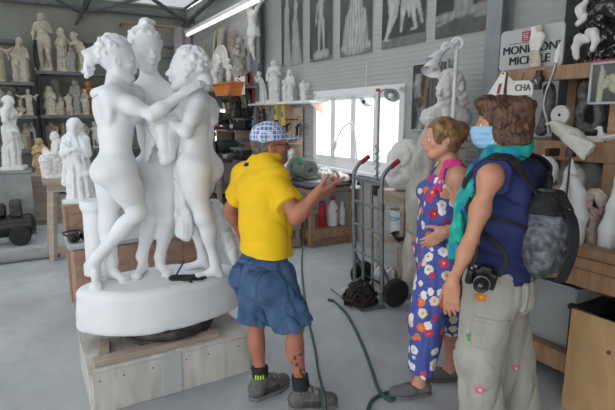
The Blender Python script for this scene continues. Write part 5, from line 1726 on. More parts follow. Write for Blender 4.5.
M_['column'] = mat('blue_grey_steel_paint', (0.27, 0.30, 0.32), 0.5, 0.2, var=0.08)
M_['darkpanel'] = mat('near_black_panel', (0.030, 0.031, 0.034), 0.8, var=0.3, scale=4)
def m_pane():
 m = bpy.data.materials.new('window_glass'); m.use_nodes = True
 nt = m.node_tree; nt.nodes.clear()
 o = nt.nodes.new('ShaderNodeOutputMaterial'); t = nt.nodes.new('ShaderNodeBsdfTransparent'); g = nt.nodes.new('ShaderNodeBsdfGlossy')
 t.inputs[0].default_value = (0.96, 0.98, 0.98, 1); g.inputs['Roughness'].default_value = 0.03
 x = nt.nodes.new('ShaderNodeMixShader'); x.inputs[0].default_value = 0.06
 nt.links.new(t.outputs[0], x.inputs[1]); nt.links.new(g.outputs[0], x.inputs[2]); nt.links.new(x.outputs[0], o.inputs['Surface'])
 return m
M_['pane'] = m_pane()
M_['tube_glow'] = mat('lit_tube', (0.8, 0.8, 0.8), 0.4)
_b = M_['tube_glow'].node_tree.nodes['Principled BSDF']; _b.inputs['Emission Color'].default_value = (1, 1, 0.98, 1); _b.inputs['Emission Strength'].default_value = 0.9
def m_milky():
 m = bpy.data.materials.new('milky_roof_sheet'); m.use_nodes = True
 nt = m.node_tree; nt.nodes.clear()
 o = nt.nodes.new('ShaderNodeOutputMaterial'); t = nt.nodes.new('ShaderNodeBsdfTranslucent'); g = nt.nodes.new('ShaderNodeBsdfDiffuse')
 t.inputs[0].default_value = (0.70, 0.71, 0.71, 1); g.inputs[0].default_value = (0.6, 0.6, 0.6, 1)
 tc = nt.nodes.new('ShaderNodeTexCoord'); w = nt.nodes.new('ShaderNodeTexWave'); w.inputs['Scale'].default_value = 2.6; bp = nt.nodes.new('ShaderNodeBump'); bp.inputs['Strength'].default_value = 0.5
 nt.links.new(tc.outputs['Object'], w.inputs['Vector']); nt.links.new(w.outputs['Fac'], bp.inputs['Height']); nt.links.new(bp.outputs[0], t.inputs['Normal'])
 x = nt.nodes.new('ShaderNodeMixShader'); x.inputs[0].default_value = 0.35
 nt.links.new(t.outputs[0], x.inputs[1]); nt.links.new(g.outputs[0], x.inputs[2]); nt.links.new(x.outputs[0], o.inputs['Surface'])
 return m
M_['milky'] = m_milky()
def rbox(mb, x0, x1, y0, y1, z0, z1, bev=0.003):
 return mb.box(((x0 + x1) / 2, (y0 + y1) / 2, (z0 + z1) / 2), (abs(x1 - x0), abs(y1 - y0), abs(z1 - z0)), None, bev)
struct('floor', rbox(MB(), -6.5, 3.9, -4, 12.5, -0.10, 0.0), M_['floor'], (0, 0, 0), YAW)
FILL_STRIPS = ((0.2, 1.9), (4.2, 5.5), (7.6, 9.0), (10.4, 12.3))
mb = MB()
e = [-2.2] + [q for s_ in FILL_STRIPS for q in s_] + [12.5]
for i in range(0, len(e), 2):
 rbox(mb, -6.5, 3.9, e[i], e[i + 1], CZ, CZ + 0.08)
struct('ceiling', mb, M_['roof'], (0, 0, 0), YAW)
for i, (a, b) in enumerate(FILL_STRIPS):        # clear roof strips added for more light, milky corrugated sheets at the far end
 milky = i == 3
 fr = MB()
 for x in (-6.4, -3.9, -1.35, 1.2, 3.75):
  rbox(fr, x - 0.03, x + 0.03, a, b, CZ + 0.01, CZ + 0.07)
 f_ = struct('window_%d' % (i + 3), fr, M_['truss'], (0, 0, 0), YAW)  # frame of an added roof strip, there only to let daylight in
 for j, (x0, x1) in enumerate(((-6.37, -3.93), (-3.87, -1.38), (-1.32, 1.17), (1.23, 3.72))):
  link('window_pane', rbox(MB(), x0, x1, a, b, CZ + 0.035, CZ + 0.045).mesh('window_pane', M_['milky' if milky else 'pane' if (i or j < 2) else 'roof'], None, False), f_)  # roof sheet closes half the first strip, to shade the right side
struct('wall_back', rbox(MB(), -6.5, 3.9, WY, WY + 0.1, 0, CZ), M_['backwall'], (0, 0, 0), YAW)
W1 = (4.27, 6.20, 1.0, 2.0)
W2 = (9.7, 11.9, 0.98, 1.95)
mb = MB()
ys = [-2.2, W1[0], W1[1], W2[0], W2[1], WY]
for i in range(5):
 if i in (1, 3):
  w = W1 if i == 1 else W2
  rbox(mb, WX, WX + 0.1, ys[i], ys[i + 1], 0, w[2], 0.001); rbox(mb, WX, WX + 0.1, ys[i], ys[i + 1], w[3], CZ, 0.001)
 else:
  rbox(mb, WX, WX + 0.1, ys[i], ys[i + 1], 0, CZ, 0.001)
struct('wall_right', mb, M_['siding'], (0, 0, 0), YAW)
# left wall, further out than the photograph shows, with the wide opening that lets the day in
mb = MB()
rbox(mb, -6.5, -6.4, 6.5, 12.5, 0, CZ, 0.001); rbox(mb, -6.5, -6.4, -2.2, 6.5, 3.5, CZ, 0.001)
struct('wall_left', mb, M_['siding'], (0, 0, 0), YAW)
mb = MB()
rbox(mb, 0.3, 3.9, -2.2, -2.1, 0, CZ, 0.001); rbox(mb, -6.5, 0.3, -2.2, -2.1, 3.4, CZ, 0.001)
struct('wall_blocker', mb, M_['siding'], (0, 0, 0), YAW)  # unseen front wall, added to cut light from behind on the right side
def window(name, w, n):
 y0, y1, z0, z1 = w
 fr = MB(); t = 0.06
 x0, x1 = WX - 0.03, WX + 0.07
 rbox(fr, x0, x1, y0 - 0.03, y1 + 0.03, z0 - 0.03, z0 + t); rbox(fr, x0, x1, y0 - 0.03, y1 + 0.03, z1 - t, z1 + 0.03)
 rbox(fr, x0, x1, y0 - 0.03, y0 + t, z0, z1); rbox(fr, x0, x1, y1 - t, y1 + 0.03, z0, z1)
 f = struct(name, fr, M_['white_paint'], (0, 0, 0), YAW)
 step = (y1 - y0) / n
 for i in range(n):
  a, b = y0 + i * step, y0 + (i + 1) * step
  s = MB(); u = 0.055
  rbox(s, x0 + 0.01, x1 - 0.02, a + 0.005, a + u, z0 + t, z1 - t); rbox(s, x0 + 0.01, x1 - 0.02, b - u, b - 0.005, z0 + t, z1 - t)
  rbox(s, x0 + 0.01, x1 - 0.02, a, b, z0 + t, z0 + t + u); rbox(s, x0 + 0.01, x1 - 0.02, a, b, z1 - t - u, z1 - t)
  sa = link('window_sash', s.mesh('window_sash', M_['white_paint'], None, False), f)
  p = MB(); rbox(p, WX + 0.012, WX + 0.018, a + u, b - u, z0 + t + u, z1 - t - u)
  link('window_pane', p.mesh('window_pane', M_['pane'], None, False), sa)
 h = MB(); rbox(h, x0 - 0.03, x0 + 0.01, y0 + step * 2 - 0.01, y0 + step * 2 + 0.015, (z0 + z1) / 2 - 0.02, (z0 + z1) / 2 + 0.09)
 link('window_handle', h.mesh('window_handle', M_['white_paint']), f)
 return f
window('window_1', W1, 4)
window('window_2', W2, 4)
sill = MB(); rbox(sill, WX - 0.14, WX + 0.02, W1[0] - 0.06, W1[1] + 0.06, W1[2] - 0.07, W1[2] - 0.03)
struct('trim_1', sill, M_['white_paint'], (0, 0, 0), YAW)
def column(name, y, w=0.16):
 mb = MB()
 rbox(mb, WX - 0.17, WX - 0.155, y - w / 2, y + w / 2, 0, CZ); rbox(mb, WX - 0.015, WX, y - w / 2, y + w / 2, 0, CZ)
 rbox(mb, WX - 0.16, WX - 0.01, y - 0.008, y + 0.008, 0, CZ)
 o = struct(name, mb, M_['column'], (0, 0, 0), YAW)
 return o
column('column_1', 2.97)
column('column_2', 8.02, 0.30)
# roof trusses: tubes meeting in nodes under the roof along the back wall
def truss(name, pts):
 mb = MB()
 for a, b, r in pts:
  mb.tube([R(*a), R(*b)], r, 8)
 return struct(name, mb, M_['truss'])
k = 12.0
for i, px in enumerate((82, 187)):
 n = ony(px, 13 if i == 0 else 23, 11.9)
 x = n.x
 truss('beam_%d' % (i + 1), [((x, 11.9, n.z), (x - 1.5, 10.6, CZ), 0.045), ((x, 11.9, n.z), (x + 1.7, 10.4, CZ), 0.045), ((x, 11.9, n.z), (x + 0.25, 11.2, CZ), 0.035), ((x, 12.4, n.z - 0.02), (x, 8, CZ - 0.05), 0.05), ((x, 11.9, n.z), (x - 0.1, 12.3, 3.7), 0.03)])
truss('beam_3', [((-6, 12.32, 4.08), (3.7, 12.32, 4.08), 0.05)])
truss('beam_4', [((-3, 12.3, 3.22), (0.05, 12.3, 3.22), 0.06)])
truss('beam_5', [((1.0, 12.3, 3.3), (3.7, 12.3, 3.36), 0.03), ((1.0, 12.3, 3.05), (3.7, 12.3, 3.1), 0.025)])
# ---------------------------------------------------------------- photographs of sculpture on the wall
def print_mesh(name, w, h, draw, nx, ny, m, back=0.012):
 """a flat printed sheet in the local YZ plane facing -X, its picture held in its colours"""
 vs, cs, fs = [], [], []
 for j in range(ny + 1):
  for i in range(nx + 1):
   u, v = i / nx, j / ny
   vs.append((0, -(u - 0.5) * w, v * h)); c = draw(u, v); cs.append((*c, 1))
 n = nx + 1
 for j in range(ny):
  for i in range(nx):
   a = j * n + i
   fs.append((a, a + n, a + n + 1, a + 1))
 me = bpy.data.meshes.new(name)
 nb = len(vs)
 vs += [(back, w / 2, 0), (back, -w / 2, 0), (back, -w / 2, h), (back, w / 2, h), (0, w / 2, 0), (0, -w / 2, 0), (0, -w / 2, h), (0, w / 2, h)]
 cs += [(0.35, 0.35, 0.35, 1)] * 8
 b = nb
 fs += [(b, b + 1, b + 2, b + 3), (b, b + 4, b + 5, b + 1), (b + 1, b + 5, b + 6, b + 2), (b + 2, b + 6, b + 7, b + 3), (b + 3, b + 7, b + 4, b)]
 me.from_pydata(vs, [], fs)
 ca = me.color_attributes.new('col', 'FLOAT_COLOR', 'POINT')
 ca.data.foreach_set('color', np.array(cs, np.float32).ravel())
 me.materials.append(m)
 me.update()
 return me
M_['print'] = mat_attr('photo_print', 0.55)
def n2(u, v, s):
 return noise.noise(Vector((u * s, v * s, s * 0.37)))
def drawer(caps, asp, bg=0.085, fg=0.34, ground=0.0, gcol=0.16, streak=0.0, ys=1.0):
 """figures made of tapered strokes (x0,y0,x1,y1,r0,r1); a printed black-and-white photograph"""
 def f(u, v):
  x, y = u, v * asp / ys
  g = bg * (1 + 0.5 * n2(u, v, 5))
  if y < ground * asp:
   g = gcol * (1 + 0.4 * n2(u, v, 9))
  best = 0
  for x0, y0, x1, y1, r0, r1 in caps:
   dx, dy = x1 - x0, y1 - y0
   t = max(0, min(1, ((x - x0) * dx + (y - y0) * dy) / (dx * dx + dy * dy + 1e-9)))
   d = math.hypot(x - x0 - t * dx, y - y0 - t * dy) / (r0 + (r1 - r0) * t)
   if d < 1:
    b = 0.45 + 0.55 * math.sqrt(1 - d * d)
    if b > best:
     best = b
  if best:
   g = fg * best * (1 + 0.35 * n2(u, v, 14) + streak * math.sin(u * 75 + 3 * n2(u, v, 6)))
  g = max(0.01, g)
  return (g, g, g * 0.98)
 return f
P1 = [(0.28, 1.9, 0.26, 1.4, .10, .09), (0.26, 1.4, 0.30, 0.05, .10, .20), (0.29, 2.1, 0.29, 2.0, .07, .07), (0.70, 1.85, 0.66, 1.4, .10, .08), (0.66, 1.35, 0.72, 0.05, .12, .24), (0.69, 2.05, 0.69, 1.98, .065, .065), (0.76, 1.8, 0.62, 1.5, .04, .035), (0.2, 1.8, 0.2, 1.2, .04, .035), (0.36, 1.8, 0.34, 1.2, .04, .03)]
P2 = [(0.5, 1.75, 0.5, 1.30, .13, .10), (0.5, 1.95, 0.5, 1.9, .075, .075), (0.45, 1.2, 0.43, 0.75, .09, .06), (0.43, 0.75, 0.42, 0.28, .06, .035), (0.57, 1.2, 0.62, 0.75, .09, .055), (0.62, 0.75, 0.64, 0.30, .055, .035), (0.62, 1.75, 0.85, 1.95, .05, .035), (0.36, 1.7, 0.28, 1.1, .045, .03), (0.3, 0.18, 0.75, 0.2, .13, .13)]
P3 = [(0.5, 1.7, 0.5, 1.2, .18, .25), (0.5, 1.95, 0.5, 1.9, .09, .09), (0.45, 1.1, 0.40, 0.3, .28, .34), (0.6, 1.0, 0.62, 0.3, .25, .30), (0.3, 1.2, 0.75, 1.25, .06, .06), (0.78, 1.2, 0.82, 0.8, .05, .04), (0.15, 0.25, 0.88, 0.25, .12, .12)]
P4 = [(0.22, 1.9, 0.26, 1.0, .14, .10), (0.26, 1.0, 0.12, 0.30, .075, .04), (0.36, 1.5, 0.32, 0.9, .08, .06), (0.32, 0.9, 0.18, 0.45, .055, .035), (0.55, 1.7, 0.50, 0.9, .08, .06), (0.5, 0.9, 0.47, 0.42, .05, .03), (0.62, 1.7, 0.72, 1.0, .12, .09), (0.72, 1.0, 0.80, 0.45, .06, .035), (0.82, 1.2, 0.94, 0.55, .05, .03), (0.1, 0.26, 0.16, 0.24, .05, .04), (0.72, 0.42, 0.82, 0.44, .04, .03), (0.6, 1.2, 0.65, 0.8, .05, .02)]
P5 = [(0.05, 0.52, 0.95, 0.60, .10, .13), (0.5, 2.2, 0.5, 0.65, .20, .17), (0.75, 0.42, 1.0, 0.45, .07, .09), (0.05, 0.35, 0.3, 0.45, .04, .05)]
posters = [('grey photograph of two standing draped figures, farthest poster along the window wall', 7.26, 6.57, 2.47, P1, dict(bg=.085, fg=.36, ground=.02, ys=.70)),
   ('grey photograph of a standing figure with one raised arm above the window', 6.36, 5.75, 2.455, P2, dict(bg=.075, fg=.38, ground=.05, ys=.68)),
   ('grey photograph of a seated heavily draped figure, the middle one of the posters', 5.57, 4.88, 2.445, P3, dict(bg=.07, fg=.36, ground=.12, streak=.25, ys=.62)),
   ('dark photograph of bare legs of standing figures above the round lamp', 4.69, 3.97, 2.45, P4, dict(bg=.045, fg=.40, ground=.13, ys=.55)),
   ('dark photograph with a pale block in a yard, poster nearest the steel column', 3.82, 3.10, 2.45, P5, dict(bg=.035, fg=.26, ground=.2, gcol=.09, streak=.1, ys=.55))]
for lab, y1, y0, z, caps, kw in posters:
 w = y1 - y0; h = 1.42
 caps2 = caps
 o = link('photo_poster', print_mesh('photo_poster', w, h, drawer(caps2, 2.1, **kw), 44, 92, M_['print']))
 o.location = R(WX - 0.016, (y0 + y1) / 2, z); o.rotation_euler = (0, 0, YAW)
 o['label'] = lab; o['category'] = 'poster'; o['group'] = 'sculpture photographs along the window wall'
 MAT4[o.name] = Matrix.Translation(o.location) @ Matrix.Rotation(YAW, 4, 'Z')
# wall lamp: white tube running along the window wall under the roof
a, b = onx(187, 34, 3.3), onx(262, 4, 3.3)
t = thing('tube_lamp', 'long white tube lamp hung high in the far right corner', 'lamp', R(3.3, (a.y + b.y) / 2, a.z), YAW)
L = abs(a.y - b.y)
part('housing', MB().box((0, 0, 0.03), (0.13, L, 0.05), None, 0.01), M_['white_paint'], t)
part('tube', MB().cyl((0, -L / 2 + 0.05, -0.03), (0, L / 2 - 0.05, -0.03), 0.028), M_['tube_glow'], t)
for q in (-1, 1):
 part('end_cap', MB().box((0, q * (L / 2 - 0.02), -0.02), (0.07, 0.05, 0.08)), M_['white_paint'], t)
 part('hanger', MB().cyl((0, q * L * 0.35, 0.05), (0, q * L * 0.35, CZ - a.z), 0.006), M_['truss'], t)
l = bpy.data.lights.new('window_daylight', 'AREA'); l.shape = 'RECTANGLE'; l.size = 1.9; l.size_y = 1.0; l.energy = 45; l.color = (1, 0.98, 0.95)
lo_ = bpy.data.objects.new('window_daylight', l); COL.objects.link(lo_); lo_.location = R(4.6, 5.25, 1.9)
lo_.rotation_euler = (Vector(R(3.2, 5.4, 0.9)) - Vector(lo_.location)).to_track_quat('-Z', 'Y').to_euler()
# world light through the open front, the open left bay and the windows
w = bpy.data.worlds.new('overcast_sky'); scene.world = w; w.use_nodes = True
nt = w.node_tree; bg = nt.nodes['Background']
tc = nt.nodes.new('ShaderNodeTexCoord'); sp = nt.nodes.new('ShaderNodeSeparateXYZ'); rp = nt.nodes.new('ShaderNodeValToRGB')
nt.links.new(tc.outputs['Generated'], sp.inputs[0]); nt.links.new(sp.outputs['Z'], rp.inputs['Fac'])
rp.color_ramp.elements[0].position = 0.0; rp.color_ramp.elements[0].color = (0.97, 0.985, 1.0, 1)
rp.color_ramp.elements[1].position = 0.9; rp.color_ramp.elements[1].color = (0.93, 0.965, 1.0, 1)
nt.links.new(rp.outputs[0], bg.inputs['Color'])
bg.inputs['Strength'].default_value = 2.1
scene.view_settings.view_transform = 'Standard'
scene.view_settings.look = 'None'
scene.view_settings.exposure = 0.38
scene.view_settings.gamma = 1.0
# ---------------------------------------------------------------- shelving with plaster casts along the back wall
def xat(px, yr):
 return ony(px, 100, yr).x
def zat(px, py, yr):
 return ony(px, py, yr).z
YS = 11.85          # line the casts stand on
ZA = zat(20, 82, 11.6); ZA2 = zat(20, 115.5, 11.6); ZA3 = zat(20, 150, 11.6)
ZB = zat(64, 71.5, 11.6); ZB2 = zat(64, 115, 11.6); ZB3 = zat(64, 149, 11.6)
xm = xat(37.5, 11.6)
def rack(name, label, x0, x1, levels, ztop):
 t = thing(name, label, 'shelving', R((x0 + x1) / 2, 11.95, 0), YAW)
 w = x1 - x0
 for q in (-1, 1):
  for d in (-0.36, 0.36):
   part('upright', MB().box((q * (w / 2 - 0.03), d, ztop / 2), (0.06, 0.06, ztop)), M_['dirtyblack'], t)
 for z in levels:
  b = part('shelf_board', MB().box((0, 0, z - 0.029), (w, 0.80, 0.05)), M_['shelf'], t)
  part('edge_angle', MB().box((0, -0.405, z - 0.035), (w, 0.012, 0.06)), M_['truss'], b)
 return t
rack('storage_rack', 'left bay of dark steel shelving with plaster casts, cut by the photo edge', xm - 2.6, xm - 0.03, [0.35, ZA3, ZA2, ZA], ZA + 0.05)
rack('storage_rack', 'right bay of dark steel shelving with plaster casts behind the white Madonna', xm + 0.03, xm + 2.35, [0.35, ZB3, ZB2, ZB], ZB + 0.6)
def cast(kind, m, label, px, ytop, ybase_z, yr=YS, face=0.0, wide=1.0, group=None, cat='statue'):
 x = xat(px, yr)
 h = zat(px, ytop, yr) - ybase_z
 return statue(kind, m, label, R(x, yr, ybase_z), h, face, cat, group, wide)
G1 = 'plaster casts on the back shelves'
# left bay
cast('orant', 'plaster_tan', 'tan saint figure with spread arms at left photo edge, top of the left bay', 3, 39, ZA, face=0.2, group=G1)
cast('seated', 'plaster_warm', 'ivory seated draped figure on the top board of the left bay', 25, 37, ZA, 11.85, 0.35, 0.78, G1)
cast('nude', 'plaster_grey', 'thin grey nude at left photo edge on the second board', 2, 88, ZA2, 11.75, 0.3, group=G1)
cast('bust', 'plaster_grey', 'grey bust at the back of the second board in the left bay', 15, 86, ZA2, 12.05, 0.3, group=G1)
cast('robed', 'plaster_warm', 'small ivory robed figure standing before the grey bust in left bay', 10, 91, ZA2, 11.7, 0.1, group=G1)
cast('bust_b', 'plaster_tan', 'small tan bearded bust low beside the little figure with open arms', 20, 99, ZA2, 11.65, 0.0, group=G1)
cast('orant', 'plaster_warm', 'little ivory figure with open arms on the second board', 29, 89, ZA2, 11.65, 0.1, 1.1, G1)
cast('madonna', 'plaster_tan', 'tan mother and child on the third board behind the white nude', 12, 122, ZA3, 11.8, 0.2, group=G1)
cast('seated', 'plaster_tan', 'tan seated group on the third board of the left bay', 22, 123, ZA3, 11.8, -0.2, 0.8, G1)
cast('bending', 'plaster_grey', 'grey leaning figure at the end of the third board', 31.5, 122, ZA3, 11.75, 0.2, 0.7, G1)
# right bay
cast('nude', 'plaster_warm', 'tallest ivory standing figure on the top board of the right bay', 48.5, 13.5, ZB, 11.8, 0.2, 1.05, G1)
cast('robed', 'plaster_warm', 'ivory robed figure left of the leaning figure on top board', 66, 28, ZB, 11.8, -0.7, 1.0, G1)
cast('robed', 'plaster_grey', 'small grey robed figure between the two facing figures', 75, 47, ZB, 11.65, 0.1, 1.0, G1)
cast('bending', 'plaster_warm', 'ivory draped figure leaning forward with raised arms on top board', 83, 32, ZB, 11.8, 0.0, 1.05, G1)
cast('bust', 'plaster_grey', 'largest grey portrait bust in the middle of the right bay', 57, 78, ZB2, 12.0, 0.2, 0.95, G1)
cast('robed', 'plaster_warm', 'ivory robed figure before left shoulder of the largest grey bust', 50, 86, ZB2, 11.7, 0.3, 1.2, G1)
cast('seated', 'plaster_warm', 'small ivory seated figure before the largest grey bust', 60, 97, ZB2, 11.68, 0.0, 0.9, G1)
cast('torso', 'plaster_warm', 'ivory armless torso right of the largest grey bust', 68.5, 94, ZB2, 11.7, 0.1, 0.9, G1)
cast('robed', 'plaster_grey', 'slim grey robed figure right of the large bust', 76, 79, ZB2, 11.75, 0.0, 0.9, G1)
cast('child', 'ochre', 'orange terracotta child with a big head beside the marble group', 89, 80, ZB2, 11.95, 0.0, 1.15, G1)
cast('draped', 'plaster_warm', 'ivory draped figure before the orange terracotta child', 85, 89, ZB2, 11.66, -0.2, 1.1, G1)
cast('nude_up', 'plaster_warm', 'ivory figure with raised arm half hidden by the marble group, lower board', 81.5, 122, ZB3, 11.7, 0.3, 1.1, G1)
cast('child', 'plaster_white', 'pale cherub at lower right of the shelves against the marble group', 92.5, 121, ZB3, 11.8, 0.2, 1.0, G1)
cast('draped', 'plaster_grey', 'grey draped figure on the lower board right of the white Madonna', 73, 121, ZB3, 11.8, 0, 1.0, G1)
cast('bust', 'plaster_tan', 'tan bust behind the white Madonna on the lower board', 61, 122, ZB3, 11.9, 0, 1.0, G1)
cast('angel', 'plaster_tan', 'tan angel left of the white Madonna on the lower board', 48, 122, ZB3, 11.8, 0, 1.0, G1)
# ---------------------------------------------------------------- things standing on the floor at the left
# honey-coloured mother with child on a box behind the trestle
yb = 8.6
zb = zat(36, 174, yb)
t = thing('plaster_crate', 'brown crate on the floor behind the trestle at left', 'crate', R(xat(35, yb), yb, 0), YAW)
part('body', MB().box((0, 0, zb / 2), (0.42, 0.40, zb)), M_['wood_dust'], t)
for z in (0.12, zb / 2, zb - 0.12):
 part('slat', MB().box((0, -0.21, z), (0.44, 0.02, 0.10)), M_['wood_dust'], t)
cast('madonna', 'honey', 'honey-coloured mother and child on the crate behind the trestle', 35, 138, zb, yb, 0.35, 1.15)
# white nude on a grey block
yb = 8.0
zb = zat(8, 170, yb)
x = xat(6.5, yb)
t = thing('stone_block', 'tall grey block under the white nude at left photo edge', 'pedestal', R(x, yb, 0), YAW)
part('shaft', MB().box((0, 0, zb / 2 - 0.02), (0.40, 0.44, zb - 0.04), None, 0.008), M_['cardgrey2'], t)
part('cap', MB().box((0, 0, zb - 0.02), (0.43, 0.47, 0.04), None, 0.006), M_['cardgrey2'], t)
cast('draped_fine', 'plaster_white', 'white half-draped standing figure on the tall grey block at left photo edge', 7, 95, zb, yb, 1.9, 1.1)
# compressor in front of the block
yb = 7.35
t = thing('air_compressor', 'black wheeled compressor before the tall grey block at left photo edge', 'compressor', R(xat(-15, yb), yb, 0), YAW)
part('tank', MB().lathe([(0.0, -0.42), (0.10, -0.41), (0.145, -0.36), (0.15, 0.36), (0.10, 0.41), (0.0, 0.42)], (0, 0, 0.24), 24, (1, 0, 0)), M_['black_plastic'], t)
part('motor', MB().box((-0.08, 0, 0.46), (0.34, 0.22, 0.16), None, 0.03), M_['black_plastic'], t)
part('pump_head', MB().box((0.2, 0, 0.47), (0.14, 0.18, 0.22), None, 0.02), M_['iron'], t)
for q in (-1, 1):
 part('wheel', MB().lathe([(0, -0.025), (0.115, -0.025), (0.13, 0), (0.115, 0.025), (0, 0.025)], (0.22 * 1, q * 0.19, 0.13), 24, (0, 1, 0)), M_['rubber'], t)
part('handle', MB().tube([(-0.42, -0.12, 0.3), (-0.55, -0.12, 0.5), (-0.55, 0.12, 0.5), (-0.42, 0.12, 0.3)], 0.013, 8, 4), M_['iron'], t)
part('foot', MB().box((-0.3, 0, 0.045), (0.05, 0.2, 0.09)), M_['rubber'], t)
# pipe on the floor
a, b = toroom(fl(-40, 262, 0.08)), toroom(fl(60, 252, 0.08))
t = thing('grey_pipe', 'thick pale grey pipe lying across the floor at left', 'pipe', R((a.x + b.x) / 2, a.y, 0), YAW)
L = b.x - a.x
prof = [(0.058, -L / 2), (0.063, -L / 2), (0.063, L / 2), (0.058, L / 2), (0.05, L / 2), (0.05, -L / 2)]
part('tube', MB().lathe([(0, -L / 2 + 0.2)] + [(0.05, -L / 2 + 0.2), (0.05, -L / 2)] + prof[1:3] + [(0.05, L / 2), (0.05, L / 2 - 0.2), (0, L / 2 - 0.2)], (0, 0, 0.064), 28, (1, 0, 0)), M_['cardgrey2'], t)
for q in (-0.2, 0.25):
 part('joint_band', MB().lathe([(0.062, -0.03), (0.066, -0.03), (0.066, 0.03), (0.062, 0.03)], (q * L, 0, 0.064), 28, (1, 0, 0)), M_['cardgrey2'], t)
# trestle
yb = 6.30
x0, x1 = xat(34, 6.5), xat(93, 6.5)
zt_ = zat(45, 180, 6.25)
t = thing('trestle_bench', 'dusty wooden trestle with splayed legs under the white seated cast', 'trestle', R((x0 + x1) / 2, 6.45, 0), YAW)
w = x1 - x0
part('top_plank', MB().box((0, 0, zt_ - 0.03), (w, 0.55, 0.05)), M_['wood_dust'], t)
part('apron', MB().box((0, -0.235, zt_ - 0.10), (w - 0.06, 0.03, 0.09)), M_['wood_dust'], t)
for sx in (-1, 1):
 for sy in (-1, 1):
  part('leg', MB().tube([(sx * (w / 2 - 0.10), sy * 0.20, zt_ - 0.05), (sx * (w / 2 - 0.03), sy * 0.26, 0.0)], 0.045, 4), M_['wood_dust'], t, smooth=False)
 part('stretcher', MB().box((sx * (w / 2 - 0.05), 0, 0.14), (0.04, 0.5, 0.06)), M_['wood_dust'], t)
part('stretcher', MB().box((0, -0.245, 0.12), (w - 0.1, 0.035, 0.07)), M_['wood_dust'], t)
statue('seated', 'plaster_white', 'white seated cast with a rounded back on the trestle', R(xat(49, 6.5), 6.5, zt_ - 0.005), zat(49, 131, 6.5) - zt_, -0.9, 'statue')
# wooden pedestal and white Madonna
yb = 4.75
zb = zat(74, 203, yb)
x = xat(72.5, yb)
t = thing('wood_pedestal', 'reddish plywood pedestal under the white veiled Madonna', 'pedestal', R(x, yb + 0.05, 0), YAW)
part('box', MB().box((0, 0, zb / 2), (0.30, 0.30, zb), None, 0.004), M_['wood_red'], t)
part('top_panel', MB().box((0, 0, zb - 0.008), (0.315, 0.315, 0.018)), M_['wood_red'], t)
for q in (-1, 1):
 part('corner_strip', MB().box((q * 0.145, -0.154, zb / 2 - 0.01), (0.02, 0.012, zb - 0.03)), M_['wood_red'], t)
statue('robed_fine', 'marble', 'white veiled Madonna in long folds on the reddish wooden pedestal', R(x, yb + 0.03, zb), zat(70, 117.5, yb) - zb, 0.15, 'statue', None, 1.0)
# long low bench of reddish boards behind the marble group
yb = 4.10
x0, x1 = xat(59, yb), xat(186, 4.3)
zf = zat(75, 245, yb)
t = thing('board_bench', 'long low bench of reddish boards behind the marble group', 'bench', R((x0 + x1) / 2, yb + 0.22, 0), YAW)
w = x1 - x0
for i in range(7):
 a = -w / 2 + i * w / 7
 part('front_board', MB().box((a + w / 14, -0.21, zf / 2 - 0.02), (w / 7 - 0.006, 0.025, zf - 0.05)), M_['wood_red'], t)
for q in (-1, 1):
 part('end_board', MB().box((q * (w / 2 - 0.012), 0, zf / 2 - 0.02), (0.024, 0.40, zf - 0.05)), M_['wood_red'], t)
part('top_board', MB().box((0, 0, zf - 0.018), (w + 0.06, 0.48, 0.036)), M_['cardgrey'], t, 'pale grey top board')
# ear defenders / goggles on the left end
def ear_defenders(label, loc, rz, m='black_plastic'):
 t = thing('ear_defenders', label, 'ear protection', loc, rz)
 for q in (-1, 1):
  c = part('ear_cup', MB().lathe([(0, -0.03), (0.035, -0.03), (0.045, -0.015), (0.047, 0.01), (0.038, 0.028), (0, 0.032)], (q * 0.075, 0, 0.047), 20, (q, 0.15, 0)), M_[m], t)
  part('ear_cushion', MB().torus((q * 0.046, -0.004, 0.047), 0.030, 0.012, (1, 0, 0), 20, 8), M_['rubber'], c)
 part('head_band', MB().tube([(-0.085, 0, 0.05), (-0.09, 0.09, 0.055), (-0.05, 0.155, 0.06), (0.05, 0.155, 0.06), (0.09, 0.09, 0.055), (0.085, 0, 0.05)], 0.009, 8, 4), M_['iron'], t)
 return t
ear_defenders('black ear defenders on left end of the low board bench, nearer the photo edge', R(xat(70, yb + 0.1), yb + 0.12, zf), YAW + 0.5)
ear_defenders('black ear defenders on the board bench touching the marble group outline', R(xat(84, yb + 0.1), yb + 0.10, zf), YAW - 0.4)
x = xat(178, 4.3)
solo('paper_sheets', MB().box((0, 0, 0.006), (0.30, 0.21, 0.012), None, 0.002), M_['paper'], 'stack of white papers on right end of the board bench', 'paper', R(x - 0.03, 4.38, zf), YAW + 0.3)
t = thing('dark_goggles', 'dark goggles lying on the white papers behind the marble group', 'goggles', R(x - 0.02, 4.36, zf + 0.012), YAW - 0.2)
for q in (-1, 1):
 part('eye_cup', MB().lathe([(0, 0), (0.034, 0), (0.032, 0.03), (0.028, 0.034), (0, 0.03)], (q * 0.038, 0, 0.034), 18, (0, -1, 0.2)), M_['black_plastic'], t)
part('band', MB().tube([(-0.07, 0.01, 0.03), (-0.08, 0.08, 0.012), (0, 0.12, 0.01), (0.08, 0.08, 0.012), (0.07, 0.01, 0.03)], 0.007, 6, 4), M_['black_cloth'], t)
